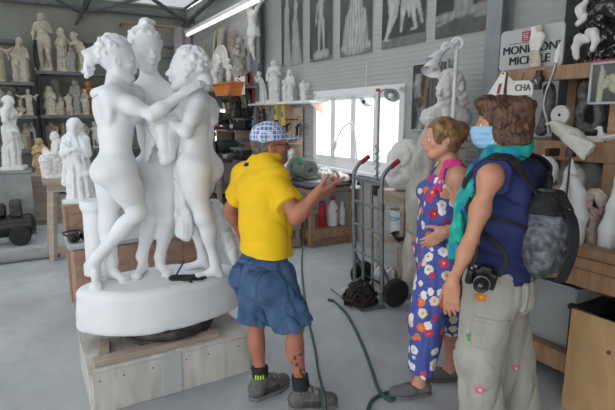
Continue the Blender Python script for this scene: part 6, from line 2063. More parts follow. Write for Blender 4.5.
# pale cloth hanging in the back corner
S = SDF(0.02)
p = ony(182, 30, 12.0); q = ony(182, 62, 12.0)
for i, x in enumerate((-0.13, -0.04, 0.05, 0.14)):
 S.cone((x, 0.02 * (-1) ** i, 0), (x * 1.1, 0.02 * (-1) ** i, q.z - p.z), 0.06, 0.07, 0.03)
S.disp(folds(0.015, 14, 3, (1.3, 1.3, 0.1)))
t = thing('hanging_cloth', 'pale mauve cloth hanging from the rod in far corner', 'cloth', R(p.x, 12.0, p.z), YAW)
link('cloth', S.mesh('cloth', M_['mauve']), t)
t = thing('hanging_rod', 'light wooden rod carrying the pale cloth in the far corner', 'rod', R(p.x - 0.35, 12.0, p.z + 0.04), YAW)
part('pole', MB().cyl((-1.05, 0, 0), (0.75, 0, 0), 0.03), M_['wood_h'], t)
for q_ in (-1.0, 0.7):
 part('bracket', MB().box((q_, 0.19, 0), (0.03, 0.42, 0.04)), M_['truss'], t)
# ---------------------------------------------------------------- far end of the window wall: casts and tools
# back workbench under the far window
y0, y1 = 8.45, 11.8
t = thing('tool_bench', 'dark cluttered workbench along the window wall behind the man', 'workbench', R(3.42, (y0 + y1) / 2, 0), YAW)
zb = 0.92
part('worktop', MB().box((0, 0, zb - 0.03), (0.74, y1 - y0, 0.06)), M_['wood_dust'], t)
for sx in (-0.32, 0.32):
 for sy in (-1, 0, 1):
  part('leg', MB().box((sx, sy * (y1 - y0) / 2 * 0.95, (zb - 0.06) / 2), (0.08, 0.08, zb - 0.06)), M_['wood_dust'], t)
part('lower_shelf', MB().box((0, 0, 0.25), (0.66, y1 - y0 - 0.2, 0.035)), M_['wood_dust'], t)
part('drawer_case', MB().box((-0.02, 0.9, 0.60), (0.62, 0.9, 0.42)), M_['dirtyblack'], t)
def RR(px, py, xr):
 q = onx(px, py, xr)
 return R(q.x, q.y, q.z)
# high shelf with casts on the wall
q0, q1 = onx(203, 92, 3.45), onx(246, 84, 3.45)
zs = (q0.z + q1.z) / 2
t = thing('cast_shelf', 'dusty wall shelf high in the far corner with stacked casts', 'shelf', R(3.5, (q0.y + q1.y) / 2, zs), YAW)
L = q0.y - q1.y
part('board', MB().box((0.02, 0, -0.025), (0.48, L, 0.05)), M_['shelf'], t)
for k in (-0.4, 0.0, 0.4):
 part('bracket', MB().prism([(0, 0), (0.5, 0), (0.5, -0.35)], (-0.2, k * L - 0.02, -0.05), (1, 0, 0), (0, 0, 1), 0.03), M_['truss'], t)
def wallcast(kind, m, label, px, ytop, xr=3.45, z=None, face=-0.7, wide=1.0, group='casts on the high corner shelf'):
 z = zs if z is None else z
 q = onx(px, 100, xr)
 # distance along the wall for this column of the picture
 top = onx(px, ytop, xr)
 return statue(kind, m, label, R(xr, q.y, z), top.z - z, face, 'statue', group, wide)
wallcast('madonna', 'plaster_grey', 'grey mother and child, tallest on the high corner shelf', 241, 36, 3.45, wide=1.1)
wallcast('child', 'plaster_white', 'white cherub beside the grey mother on the corner shelf', 230, 58, 3.4)
wallcast('robed', 'plaster_grey', 'small grey robed figure between disc and cherub on corner shelf', 222, 62, 3.4)
wallcast('bending', 'plaster_grey', 'grey leaning figure at the dark end of the corner shelf', 210, 52, 3.5, wide=0.8)
wallcast('torso', 'marble_old', 'pale torso cast at the far end of the corner shelf', 216, 66, 3.35)
# big round plaster medallion and reliefs, leaning planks
q = onx(214, 69, 3.40)
t = thing('round_medallion', 'large round plaster medallion leaning on the corner shelf', 'relief', R(3.55, q.y, zs), YAW)
part('disc', MB().lathe([(0, 0), (0.40, 0), (0.43, 0.03), (0.42, 0.07), (0.36, 0.06), (0.34, 0.04), (0, 0.05)], (0, 0, 0.43), 36, (-1, 0, 0.10)), M_['marble_old'], t)
S = SDF(0.014); S.ell((-0.08, 0, 0.45), (0.06, 0.17, 0.22), None); S.ell((-0.09, 0.05, 0.58), (0.05, 0.13, 0.1), None); S.disp(folds(0.01, 30, 5))
link('profile_relief', S.mesh('profile_relief', M_['marble_old']), t)
def wing(label, px, py, pxb, pyb, xr, m, w=0.22):
 a, b = onx(px, py, xr), onx(pxb, pyb, xr)
 S = SDF(0.014)
 d = Vector((0, b.y - a.y, b.z - a.z))
 for i in range(6):
  k = i / 5
  S.cone((0.02 * i, -w * (0.5 - k), 0.0 - 0.06 * i), (0.015 * i, d.y * (1 - 0.25 * k) - w * (0.5 - k) * 0.8, d.z * (1 - 0.13 * k)), 0.05, 0.025, 0.02, flat=(1, 0, 0), ratio=0.5)
 t = thing('plaster_wing', label, 'relief', R(a.x, a.y, a.z), YAW)
 link('feathers', S.mesh('feathers', M_[m]), t)
 return t
wing('ochre plaster wing hung on the wall nearest the far corner', 203, 46, 199, 64, 3.62, 'plaster_tan')
wing('ivory plaster wing hung beside the leaning plank', 213, 34, 211, 62, 3.60, 'plaster_warm')
for lab, a_, b_, m in (('long pale plank leaning against the wall behind the medallion', (222, 28), (214, 84), 'plaster_warm'), ('brown plank leaning behind the grey mother and child', (232, 30), (230, 84), 'wood_dust')):
 u, v = onx(*a_, 3.68), onx(*b_, 3.60)
 t = thing('leaning_plank', lab, 'plank', R(v.x, v.y, v.z), YAW)
 d = Vector((u.x - v.x, u.y - v.y, u.z - v.z))
 mb = MB().ring_loft([[p + Vector((0.02 * i, 0.10 * j, 0)) for i, j in ((-1, -1), (1, -1), (1, 1), (-1, 1))] for p in (Vector((0, 0, 0)), d)])
 part('board', mb, M_[m], t, smooth=False)
# crucifix figure hung high on the column
q, q2 = onx(246, 2, 3.45), onx(250, 62, 3.45)
t = thing('crucifix_cast', 'plaster crucified figure with spread arms hung high beside the steel column', 'crucifix', R(q2.x + 0.08, q2.y, q2.z), YAW)
H_ = q.z - q2.z
S = SDF(0.014)
k = H_ / 0.95
J = dict(pe=Vector((-0.02, 0, 0.50)) * k, pf=(-1, 0, 0), nb=Vector((-0.03, 0, 0.77)) * k, cf=(-1, 0, 0), hd=Vector((-0.06, 0.03, 0.86)) * k, hf=(-0.9, 0.3, -0.4),
   elR=Vector((0, 0.2, 0.84)) * k, wrR=Vector((0.02, 0.36, 0.93)) * k, elL=Vector((0, -0.2, 0.84)) * k, wrL=Vector((0.02, -0.36, 0.93)) * k,
   knR=Vector((-0.06, 0.03, 0.28)) * k, anR=Vector((0, 0.01, 0.06)) * k, toR=(-1, 0, 0), knL=Vector((-0.06, -0.03, 0.28)) * k, anL=Vector((0, -0.02, 0.05)) * k, toL=(-1, 0, 0), shR=Vector((-0.02, 0.10, 0.75)) * k, shL=Vector((-0.02, -0.10, 0.75)) * k)
human(S, J, 0.53 * k, False, 1.0, hands=False, feet=False, face=True, mouth=False)
S.loft([(0.40 * k, 0, 0, 0.10 * k, 0.11 * k), (0.54 * k, 0, 0, 0.09 * k, 0.10 * k)], amp=0.08, nf=7)
link('figure', S.mesh('figure', M_['marble_old']), t)
part('cross_post', MB().box((0.06, 0, 0.5 * k), (0.05, 0.09, 1.05 * k)), M_['plaster_grey'], t)
part('cross_beam', MB().box((0.06, 0, 0.93 * k), (0.05, 0.85 * k, 0.09)), M_['plaster_grey'], t)
# orange crate, hanging paper
q, q2 = onx(227, 84, 3.08), onx(227, 96, 3.08)
t = thing('orange_crate', 'orange plastic tray hanging under the corner shelf', 'crate', R(3.10, q.y, q2.z), YAW)
h_ = q.z - q2.z; w = 0.9
part('tray', MB().prism([(-w / 2, h_), (w / 2, h_), (w / 3.2, 0), (-w / 3.2, 0)], (-0.12, 0, 0), (0, 1, 0), (0, 0, 1), 0.24), M_['orange'], t)
part('rim', MB().box((0, 0, h_), (0.30, w + 0.04, 0.025)), M_['orange'], t)
for s_ in (-1, 1):
 part('hook', MB().tube([(0, s_ * 0.35, h_), (0.02, s_ * 0.35, h_ + 0.06), (0.2, s_ * 0.35, zs - 0.05 - q2.z)], 0.008, 6), M_['iron'], t)
q, q2 = onx(239, 77, 3.2), onx(239, 95, 3.2)
t = thing('paper_sheet', 'white paper sheet hanging from edge of the corner shelf', 'paper', R(3.21, q.y, q2.z), YAW)
part('sheet', MB().box((0, 0, (q.z - q2.z) / 2), (0.008, 0.42, q.z - q2.z), None, 0.001), M_['paper'], t)
part('clip', MB().box((-0.005, 0, q.z - q2.z), (0.02, 0.05, 0.03)), M_['iron'], t)
# ---- tools. Each kind is built once with its parts, then copied with a label of its own
def mk_grinder():
 t = thing('angle_grinder', 'x', 'power tool')
 part('motor_body', MB().lathe([(0, -0.16), (0.035, -0.155), (0.038, -0.05), (0.045, -0.04), (0.045, 0.08), (0, 0.09)], (0, 0, 0.05), 18, (0, 1, 0)), M_['greytool'], t)
 part('gear_head', MB().box((0, 0.12, 0.05), (0.075, 0.09, 0.075), None, 0.015), M_['steel'], t)
 d = part('disc_guard', MB().lathe([(0, 0), (0.085, 0), (0.09, 0.01), (0.085, 0.02), (0, 0.02)], (0, 0.13, -0.005), 24), M_['iron'], t)
 part('disc', MB().lathe([(0, 0), (0.075, 0), (0.075, 0.004), (0, 0.004)], (0, 0.13, -0.014), 24), M_['rust'], d)
 part('side_handle', MB().cyl((0.04, 0.12, 0.06), (0.15, 0.12, 0.07), 0.015, 0.018), M_['rubber'], t)
 part('cord', MB().tube([(0, -0.16, 0.05), (0, -0.24, 0.03), (0.08, -0.3, 0.012), (0.18, -0.26, 0.012)], 0.006, 6, 4), M_['rubber'], t)
 return t
def mk_drill():
 t = thing('hand_drill', 'x', 'power tool')
 part('body', MB().lathe([(0, -0.10), (0.035, -0.09), (0.042, 0.0), (0.034, 0.08), (0, 0.085)], (0, 0, 0.17), 18, (0, 1, 0)), M_['greytool'], t)
 part('chuck', MB().lathe([(0, 0.08), (0.026, 0.08), (0.024, 0.12), (0.012, 0.14), (0, 0.14)], (0, 0, 0.17), 16, (0, 1, 0)), M_['iron'], t)
 part('bit', MB().cyl((0, 0.14, 0.17), (0, 0.24, 0.17), 0.005), M_['steel'], t)
 part('grip', MB().box((0, -0.05, 0.085), (0.045, 0.06, 0.15), Euler((0.2, 0, 0)), 0.012), M_['rubber'], t)
 part('battery', MB().box((0, -0.04, 0.022), (0.07, 0.11, 0.044), None, 0.008), M_['black_plastic'], t)
 return t
def mk_mallet():
 t = thing('mallet', 'x', 'hammer')
 part('head', MB().lathe([(0, -0.07), (0.04, -0.07), (0.05, 0), (0.04, 0.07), (0, 0.07)], (0, 0, 0.05), 18, (0, 1, 0)), M_['iron'], t)
 part('handle', MB().cyl((0, 0, 0.05), (0.3, 0, 0.022), 0.014, 0.018), M_['wood'], t)
 return t
def mk_chisel():
 t = thing('chisel', 'x', 'chisel')
 part('blade', MB().ring_loft([[Vector((-0.006, 0, -0.003)), Vector((0.006, 0, -0.003)), Vector((0.006, 0, 0.003)), Vector((-0.006, 0, 0.003))], [Vector((-0.012, 0.14, -0.001)), Vector((0.012, 0.14, -0.001)), Vector((0.012, 0.14, 0.001)), Vector((-0.012, 0.14, 0.001))]]), M_['steel'], t)
 part('handle', MB().lathe([(0, -0.12), (0.014, -0.12), (0.018, -0.08), (0.012, 0), (0, 0.0)], (0, 0, 0), 12, (0, 1, 0)), M_['wood'], t)
 return t
def mk_coil():
 t = thing('cable_coil', 'x', 'cable')
 mb = MB()
 pts = []
 rr = random.Random(3)
 for i in range(90):
  a = i * 0.42
  r = 0.15 + rr.uniform(-0.015, 0.015)
  pts.append((rr.uniform(-0.03, 0.03), r * math.cos(a) * 0.75, -0.22 + r * 1.5 * math.sin(a)))
 mb.tube(pts, 0.010, 6)
 part('cable', mb, M_['rubber'], t)
 part('tie', MB().torus((0, 0, -0.02), 0.035, 0.009, (0, 1, 0), 16, 6), M_['redgrip'], t)
 part('hook', MB().tube([(0.05, 0, 0.06), (0, 0, 0.05), (-0.03, 0, 0.0), (-0.02, 0, -0.03)], 0.006, 6, 3), M_['iron'], t)
 return t
def mk_can():
 t = thing('tin_can', 'x', 'can')
 part('body', MB().lathe([(0, 0), (0.05, 0), (0.05, 0.13), (0.047, 0.13), (0.047, 0.01), (0, 0.01)], n=22), M_['steel'], t)
 for i in range(4):
  a = i * 1.6
  b = part('brush_handle', MB().cyl((0.02 * math.cos(a), 0.02 * math.sin(a), 0.015), (0.04 * math.cos(a), 0.04 * math.sin(a), 0.23), 0.006), M_['wood'], t)
  part('bristles', MB().box((0.043 * math.cos(a), 0.043 * math.sin(a), 0.255), (0.02, 0.02, 0.05)), M_['iron'], b)
 return t
def mk_toolbox():
 t = thing('tool_case', 'x', 'tool case')
 part('case', MB().box((0, 0, 0.09), (0.20, 0.36, 0.16), None, 0.02), M_['dirtyblack'], t)
 part('lid', MB().box((0, 0, 0.185), (0.21, 0.37, 0.04), None, 0.012), M_['greytool'], t)
 part('handle', MB().tube([(0, -0.09, 0.2), (0, -0.08, 0.25), (0, 0.08, 0.25), (0, 0.09, 0.2)], 0.010, 8, 4), M_['rubber'], t)
 part('latch', MB().box((-0.108, 0, 0.165), (0.012, 0.05, 0.05)), M_['silver'], t)
 return t
def mk_polisher():
 t = thing('polishing_machine', 'x', 'power tool')
 part('base', MB().box((0, 0, 0.02), (0.24, 0.30, 0.04), None, 0.01), M_['dirtyblack'], t)
 part('motor', MB().lathe([(0, -0.14), (0.085, -0.14), (0.10, -0.10), (0.10, 0.10), (0.085, 0.14), (0, 0.14)], (0, 0, 0.16), 24, (0, 1, 0)), M_['dirtyblack'], t)
 for q in (-1, 1):
  w = part('wheel', MB().lathe([(0, -0.02), (0.11, -0.02), (0.115, 0), (0.11, 0.02), (0, 0.02)], (0, q * 0.20, 0.16), 24, (0, 1, 0)), M_['greytool'], t)
  part('hub', MB().cyl((0, q * 0.215, 0.16), (0, q * 0.23, 0.16), 0.025), M_['red'], w)
 part('switch', MB().box((-0.10, 0, 0.06), (0.03, 0.05, 0.04)), M_['red'], t)
 return t
KIT = {'grinder': mk_grinder, 'drill': mk_drill, 'mallet': mk_mallet, 'chisel': mk_chisel, 'coil': mk_coil, 'can': mk_can, 'case': mk_toolbox, 'polisher': mk_polisher}
BUILT = {}
def tool(kind, label, loc, rz, scale=1.0, group=None):
 if kind not in BUILT:
  o = KIT[kind]()
  o['label'] = label
  BUILT[kind] = o
  o.location = loc; o.rotation_euler = (0, 0, rz); o.scale = (scale,) * 3
  if group:
   o['group'] = group
  return o
 return dup(BUILT[kind], label, loc, rz, scale, group)
GT = 'tools on the back workbench'
def bench_tool(kind, label, px, xr=3.15, rz=0.0, sc=1.4, z=None):
 q = onx(px, 150, xr)
 return tool(kind, label, R(xr, q.y, zb if z is None else z), YAW + rz, sc, GT)
bench_tool('polisher', 'black double polishing machine with red hub on the back workbench', 226, 3.22, 1.5, 1.3)
bench_tool('grinder', 'grey angle grinder left of the polishing machine on the back workbench', 216, 3.12, 0.6, 1.3)
bench_tool('drill', 'cordless drill standing at the dark end of the back workbench', 209, 3.2, 2.2, 1.5)
bench_tool('case', 'dark tool case behind the man\'s left shoulder on the back workbench', 241, 3.25, 0.1, 1.1)
bench_tool('can', 'tin can of brushes in front of the far window', 213, 3.3, 0.4, 1.6)
bench_tool('can', 'tin can of brushes beside the dark tool case', 246, 3.3, 1.0, 1.4)
bench_tool('mallet', 'iron mallet lying on front edge of the back workbench', 222, 3.12, 2.6, 1.3)
bench_tool('grinder', 'angle grinder lying before the tool case on the back workbench', 233, 3.12, 2.0, 1.4)
# rack of shelves above the back workbench with machines on it
q, q2 = onx(207, 133, 3.6), onx(244, 131, 3.6)
zr = 1.42
t = thing('tool_rack', 'low dark rack of machines standing on the back workbench', 'rack', R(3.60, (q.y + q2.y) / 2, zb), YAW)
L = q.y - q2.y
part('board', MB().box((0, 0, zr - zb - 0.02), (0.34, L, 0.035)), M_['wood_dust'], t)
for s_ in (-0.48, 0, 0.48):
 part('support', MB().box((0, s_ * L, (zr - zb) / 2 - 0.02), (0.32, 0.04, zr - zb - 0.04)), M_['wood_dust'], t)
GR = 'machines on the tool rack'
def rack_tool(kind, label, px, rz, sc, xr=3.58):
 q = onx(px, 130, xr)
 return tool(kind, label, R(xr, q.y, zr), YAW + rz, sc, GR)
rack_tool('grinder', 'angle grinder at the bright far end of the tool rack', 207, 0.7, 1.6)
rack_tool('polisher', 'dark polishing machine in the middle of the tool rack', 220, 0.9, 1.3)
rack_tool('drill', 'cordless drill standing on the tool rack beside the polishing machine', 228, 1.8, 1.5)
rack_tool('case', 'small dark case on the near end of the tool rack', 243, 0.2, 1.1)
rack_tool('grinder', 'angle grinder beside the small case on the tool rack', 236, 2.4, 1.4)
# things hanging on the wall
solo('tool_board', MB().box((0, 0, 0.43), (0.012, 1.35, 0.86)), M_['darkwood'], 'dark brown tool board on the wall behind the hanging cables and belts', 'board', R(3.792, 8.95, 0.98), YAW)
pg = onx(247, 70, 3.7)
for px, py, lab in ((247, 80, 'black cable coil hanging left of the man\'s cap, nearest the column'), (239, 104, 'black cable coil hanging under the white paper sheet'), (250, 97, 'black cable coil hanging just above the man\'s cap')):
 q = onx(px, py, 3.60)
 tool('coil', lab, R(3.60, q.y, q.z + 0.1), YAW, 0.95, 'cable coils on the tool wall')
def hang_strip(label, px, ytop, ybot, m, w=0.05, xr=3.62, name='hanging_strap', loop=True):
 a, b = onx(px, ytop, xr), onx(px, ybot, xr)
 t = thing(name, label, 'strap' if loop else 'tool', R(xr, a.y, b.z), YAW)
 h = a.z - b.z
 if loop:
  part('band', MB().tube([(0, -w * 1.2, h * 0.05), (0, -w * 1.5, h * 0.5), (0, -w * 0.6, h * 0.93), (0, 0, h), (0, w * 0.6, h * 0.93), (0, w * 1.5, h * 0.5), (0, w * 1.1, 0.0)], w * 0.35, 6, 5), M_[m], t)
 else:
  part('blade', MB().box((0, 0, h * 0.4), (0.02, w, h * 0.8)), M_[m], t)
  part('grip', MB().box((0, 0, h * 0.9), (0.035, w * 1.2, h * 0.2), None, 0.008), M_['wood'], t)
 part('nail', MB().cyl((-0.02, 0, h), (3.785 - xr, 0, h), 0.007), M_['iron'], t)
 return t
hang_strip('dark red drive belt hanging from the tool wall left of the column', 250, 74, 106, 'redgrip', 0.10)
hang_strip('pale leather strap hanging inside the dark red belt', 247, 78, 104, 'plaster_warm', 0.06)
hang_strip('brown leather strap hanging near the orange tray', 233, 94, 118, 'rust', 0.06)
hang_strip('steel hand saw hanging above the man\'s cap', 257, 102, 122, 'steel', 0.09, 3.6, 'hand_saw', False)
hang_strip('dark rasp hanging left of the hand saw', 243, 104, 122, 'iron', 0.06, 3.6, 'rasp', False)
# small hand tools crowding the dark tool wall
rr = random.Random(31)
for i in range(22):
 px, py = rr.uniform(222, 262), rr.uniform(98, 130)
 q = onx(px, py, 3.62)
 o = tool(('mallet', 'chisel')[i % 2], 'small hand tool hanging on the dark tool wall behind the man\'s head', R(3.62, q.y, q.z), YAW, rr.uniform(0.8, 1.3), 'hand tools on the tool wall')
 o.rotation_euler = (rr.uniform(-0.3, 0.3), 1.4, YAW + rr.uniform(-0.3, 0.3)) if i % 2 == 0 else (1.45, rr.uniform(-0.2, 0.2), YAW)
# boxes on floor under bench, red fire extinguisher
q = fl(233, 214)
t = thing('fire_extinguisher', 'red fire extinguisher standing in front of the back workbench', 'extinguisher', R(2.85, 8.9, 0), YAW)
part('cylinder', MB().lathe([(0, 0), (0.085, 0.0), (0.09, 0.02), (0.09, 0.42), (0.06, 0.49), (0.025, 0.51), (0.025, 0.55), (0, 0.55)], n=24), M_['red'], t)
part('valve', MB().box((0, 0, 0.57), (0.04, 0.10, 0.04)), M_['iron'], t)
part('hose', MB().tube([(0, 0.05, 0.57), (0, 0.13, 0.5), (0, 0.125, 0.25), (0, 0.11, 0.12)], 0.013, 8, 4), M_['rubber'], t)
# ---------------------------------------------------------------- near wall shelf with four white statuettes, and the board below it
xr = 3.62
a, b = onx(256, 104, xr), onx(319, 100, xr)
zs2 = (a.z + b.z) / 2
t = thing('statuette_shelf', 'white wall shelf carrying four white statuettes beside the window', 'shelf', R(xr, (a.y + b.y) / 2, zs2), YAW)
L = a.y - b.y
part('board', MB().box((0, 0, -0.018), (0.32, L, 0.036)), M_['white_paint'], t)
for k in (-0.42, 0.0, 0.42):
 part('bracket', MB().prism([(0, 0), (0.24, 0), (0.24, -0.16)], (-0.08, k * L - 0.012, -0.036), (1, 0, 0), (0, 0, 1), 0.024), M_['board'], t)
GS = 'white statuettes on the shelf by the window'
wallcast('bending', 'plaster_white', 'white leaning statuette farthest from the window on its wall shelf', 261.5, 71, 3.6, zs2, -0.4, 0.8, GS)
wallcast('draped', 'plaster_white', 'tallest white standing statuette on the shelf by the window', 274, 60, 3.62, zs2, -0.3, 1.15, GS)
wallcast('seated', 'plaster_white', 'white seated statuette with a child on the shelf by the window', 289.5, 69, 3.62, zs2, -0.3, 0.85, GS)
wallcast('angel', 'plaster_white', 'smallest white winged statuette nearest the window on its shelf', 303.5, 80, 3.62, zs2, -0.3, 0.95, GS)
# spirit levels hanging under the shelf
for px, pt, pb, lab in ((276, 103, 121, 'orange-yellow spirit level hanging under the statuette shelf, farther from the window'), (283, 102, 127, 'longer yellow spirit level hanging under the statuette shelf')):
 a, b = onx(px, pt, 3.56), onx(px, pb, 3.56)
 h = a.z - b.z
 t = thing('spirit_level', lab, 'spirit level', R(3.56, a.y, b.z), YAW)
 part('bar', MB().box((0, 0, h / 2), (0.03, 0.085, h)), M_['lev'], t)
 part('vial', MB().box((-0.012, 0, h * 0.5), (0.02, 0.05, 0.08)), M_['green'], t)
 for q in (0.02, 0.98):
  part('end_cap', MB().box((0, 0, h * q), (0.034, 0.09, 0.03)), M_['black_plastic'], t)
# wooden back board with bottles and plaster bits
a, b = onx(284, 108, 3.75), onx(302, 170, 3.75)
t = thing('peg_board', 'pinkish wooden tool board on the wall between shelf and window', 'board', R(3.76, (a.y + b.y) / 2, b.z), YAW)
Hb = a.z - b.z
part('panel', MB().box((0, 0, Hb / 2), (0.03, abs(a.y - b.y), Hb)), M_['board'], t)
for i in range(4):
 k = part('peg', MB().cyl((-0.015, -0.2 + 0.13 * i, Hb * 0.8), (-0.08, -0.2 + 0.13 * i, Hb * 0.8 + 0.02), 0.008), M_['iron'], t)
part('ledge', MB().box((-0.06, 0, Hb * 0.42), (0.10, abs(a.y - b.y), 0.02)), M_['board'], t)
for i, (px, pt, pb, m, lab) in enumerate(((297, 117, 140, 'black_plastic', 'black air gun hanging beside the window'), (291, 133, 149, 'steel', 'steel calliper hanging on the tool board'), (301, 120, 135, 'greytool', 'grey air tool hanging closest to the window'), (287, 120, 132, 'iron', 'dark pincers hanging on the tool board under the levels'))):
 a2, b2 = onx(px, pt, 3.68), onx(px, pb, 3.68)
 h = a2.z - b2.z
 t = thing('air_tool' if 'air' in lab else 'hand_tool', lab, 'tool', R(3.68, a2.y, b2.z), YAW)
 part('grip', MB().tube([(0, 0, h * 0.55), (0, 0.01, h * 0.3), (0, 0.03, 0)], 0.022, 8, 4), M_[m], t)
 part('barrel', MB().tube([(0, 0.03, h * 0.55), (0, -0.02, h * 0.6), (0, -0.09, h * 0.72)], [0.024, 0.022, 0.012], 8, 3), M_[m], t)
 part('hanger', MB().tube([(0, 0, h * 0.55), (0, 0.0, h), (0.07, 0, h)], 0.005, 6), M_['iron'], t)
# white plaster fragments tower next to the window
for i, (kind, px, pt, zz, lab) in enumerate((('bust', 306, 138, 1.0, 'white plaster bust on the workbench at left edge of the window'), ('torso', 299, 147, 1.0, 'white plaster torso behind the bench grinder'))):
 pass
# ---------------------------------------------------------------- the workbench under the window
BX0, BX1, BY0, BY1, BZ = 3.05, 3.74, 5.10, 7.25, 0.79
t = thing('workbench', 'pine workbench under the window with bottles on its lower shelf', 'workbench', R((BX0 + BX1) / 2, (BY0 + BY1) / 2, 0), YAW)
w, L = BX1 - BX0, BY1 - BY0
part('top', MB().box((0, 0, BZ - 0.045), (w + 0.03, L + 0.03, 0.07)), M_['wood_h'], t)
for sx in (-1, 1):
 for sy in (-1, 0, 1):
  part('leg', MB().box((sx * (w / 2 - 0.035), sy * (L / 2 - 0.035), (BZ - 0.08) / 2), (0.07, 0.07, BZ - 0.08)), M_['wood'], t)
part('lower_shelf', MB().box((0, 0, 0.21), (w, L, 0.03)), M_['wood_h'], t)
part('rail', MB().box((0, -L / 2 + 0.012, 0.155), (w, 0.025, 0.09)), M_['wood_h'], t)
part('rail', MB().box((-w / 2 + 0.012, 0, 0.155), (0.025, L, 0.09)), M_['wood_y'], t)
part('base_plinth', MB().box((0, 0, 0.05), (w - 0.1, L - 0.1, 0.10)), M_['wood_h'], t)
part('back_panel', MB().box((w / 2 - 0.02, 0, 0.45), (0.015, L - 0.1, 0.5)), M_['cardgrey'], t)
# dark mat on the bench
S = SDF(0.014)
S.box((0, 0, 0), (w + 0.10, 1.25, 0.035), None, rnd=0.015)
S.disp(folds(0.010, 9, 4))
o = link('work_mat', S.mesh('work_mat', M_['darkmat']))
o.location = R((BX0 + BX1) / 2 - 0.03, BY0 + 0.57, BZ + 0.010); o.rotation_euler = (0, 0, YAW)
o['label'] = 'dark blue-black mat draped over the window workbench'; o['category'] = 'mat'
MAT4[o.name] = Matrix.Translation(o.location) @ Matrix.Rotation(YAW, 4, 'Z')
zt2 = BZ + 0.026
# slab and tray on the mat
solo('steel_plate', MB().box((0, 0, 0.008), (0.34, 0.5, 0.016), None, 0.003), M_['silver'], 'flat pale metal plate on the dark mat under the man\'s hand', 'plate', R(3.30, 5.55, zt2), YAW + 0.3)
solo('white_board', MB().box((0, 0, 0.010), (0.50, 0.62, 0.02), None, 0.003), M_['white_paint'], 'white board lying on the workbench near the window', 'board', R(3.42, 6.45, BZ + 0.01), YAW - 0.1)
S = SDF(0.008); S.box((0, 0, 0.05), (0.20, 0.26, 0.10), None, rnd=0.03); S.ell((0.02, 0.02, 0.10), (0.08, 0.1, 0.05), None); S.disp(folds(0.012, 22, 3))
o = link('plaster_fragment', S.mesh('plaster_fragment', M_['plaster_white'])); o.location = R(3.58, 5.62, zt2 - 0.004); o.rotation_euler = (0, 0, YAW)
o['label'] = 'rounded white plaster fragment on the mat under the window sill'; o['category'] = 'plaster fragment'
S = SDF(0.008); S.ell((0, 0, 0.055), (0.09, 0.15, 0.06), None); S.ell((0.03, 0.10, 0.08), (0.05, 0.06, 0.06), None); S.disp(folds(0.012, 22, 7)); S.cut((0, 0, 0.004), (0, 0, -1))
o = link('plaster_fragment', S.mesh('plaster_fragment', M_['plaster_white'])); o.location = R(3.60, 5.22, zt2 - 0.004); o.rotation_euler = (0, 0, YAW)
o['label'] = 'lumpy white plaster fragment on the mat nearest the hand truck'; o['category'] = 'plaster fragment'
# bench grinder with round green-grey motor end
q = onx(304, 180, 3.22)
gy = q.y
t = thing('bench_grinder', 'grey-green bench grinder with a round motor on the window workbench', 'grinder', R(3.24, gy, BZ - 0.01), YAW)
Hg = onx(303, 158, 3.24).z - BZ
r_ = Hg * 0.40
part('pedestal', MB().box((0, 0, Hg * 0.14), (0.30, 0.20, Hg * 0.26), None, 0.01), M_['iron'], t)
part('motor', MB().lathe([(0, -0.13), (r_ * 0.9, -0.13), (r_, -0.10), (r_, 0.12), (r_ * 0.8, 0.14), (0, 0.14)], (0, 0, Hg * 0.60), 28, (0, 1, 0)), M_['greygreen'], t)
e = part('end_plate', MB().lathe([(0, -0.145), (r_ * 0.7, -0.145), (r_ * 0.72, -0.128), (0, -0.128)], (0, 0, Hg * 0.60), 28, (0, 1, 0)), M_['greytool'], t)
part('hub', MB().cyl((0, -0.160, Hg * 0.60), (0, -0.144, Hg * 0.60), r_ * 0.22), M_['iron'], e)
part('switch_box', MB().box((-0.12, -0.05, Hg * 0.98), (0.08, 0.07, 0.10), None, 0.01), M_['green'], t, 'green switch box')
part('grinding_wheel', MB().lathe([(0, 0.19), (r_ * 1.05, 0.19), (r_ * 1.05, 0.23), (0, 0.23)], (0, 0, Hg * 0.60), 28, (0, 1, 0)), M_['cardgrey2'], t)
part('guard', MB().lathe([(r_ * 1.12, 0.17), (r_ * 1.18, 0.18), (r_ * 1.18, 0.24), (r_ * 1.12, 0.25)], (0, 0, Hg * 0.60), 28, (0, 1, 0)), M_['greygreen'], t)
for i, (px, hgt, m, lab) in enumerate(((298, 0.24, 'white_plastic', 'white spray bottle behind the bench grinder'), (293, 0.20, 'green', 'small green bottle left of the bench grinder'), (307, 0.26, 'clear', 'cloudy bottle between bench grinder and window'))):
 q = onx(px, 170, 3.58)
 t = thing('bottle', lab, 'bottle', R(3.58, q.y, BZ - 0.01), YAW)
 part('body', MB().lathe([(0, 0), (0.042, 0), (0.045, 0.01), (0.045, hgt * 0.6), (0.02, hgt * 0.78), (0.018, hgt * 0.9), (0, hgt * 0.9)], n=20), M_[m], t)
 part('cap', MB().lathe([(0, hgt * 0.88), (0.022, hgt * 0.88), (0.022, hgt), (0, hgt)], n=16), M_['white_plastic'] if m != 'white_plastic' else M_['red'], t)
statue('bust', 'plaster_white', 'small white bust on the bench against the left window frame', R(3.60, 6.62, BZ - 0.01), 0.40, -0.5, 'statue')
statue('nude_up', 'plaster_white', 'white anatomical figure standing left of the window on the bench', R(3.60, 6.95, BZ - 0.01), 0.62, -0.4, 'statue')
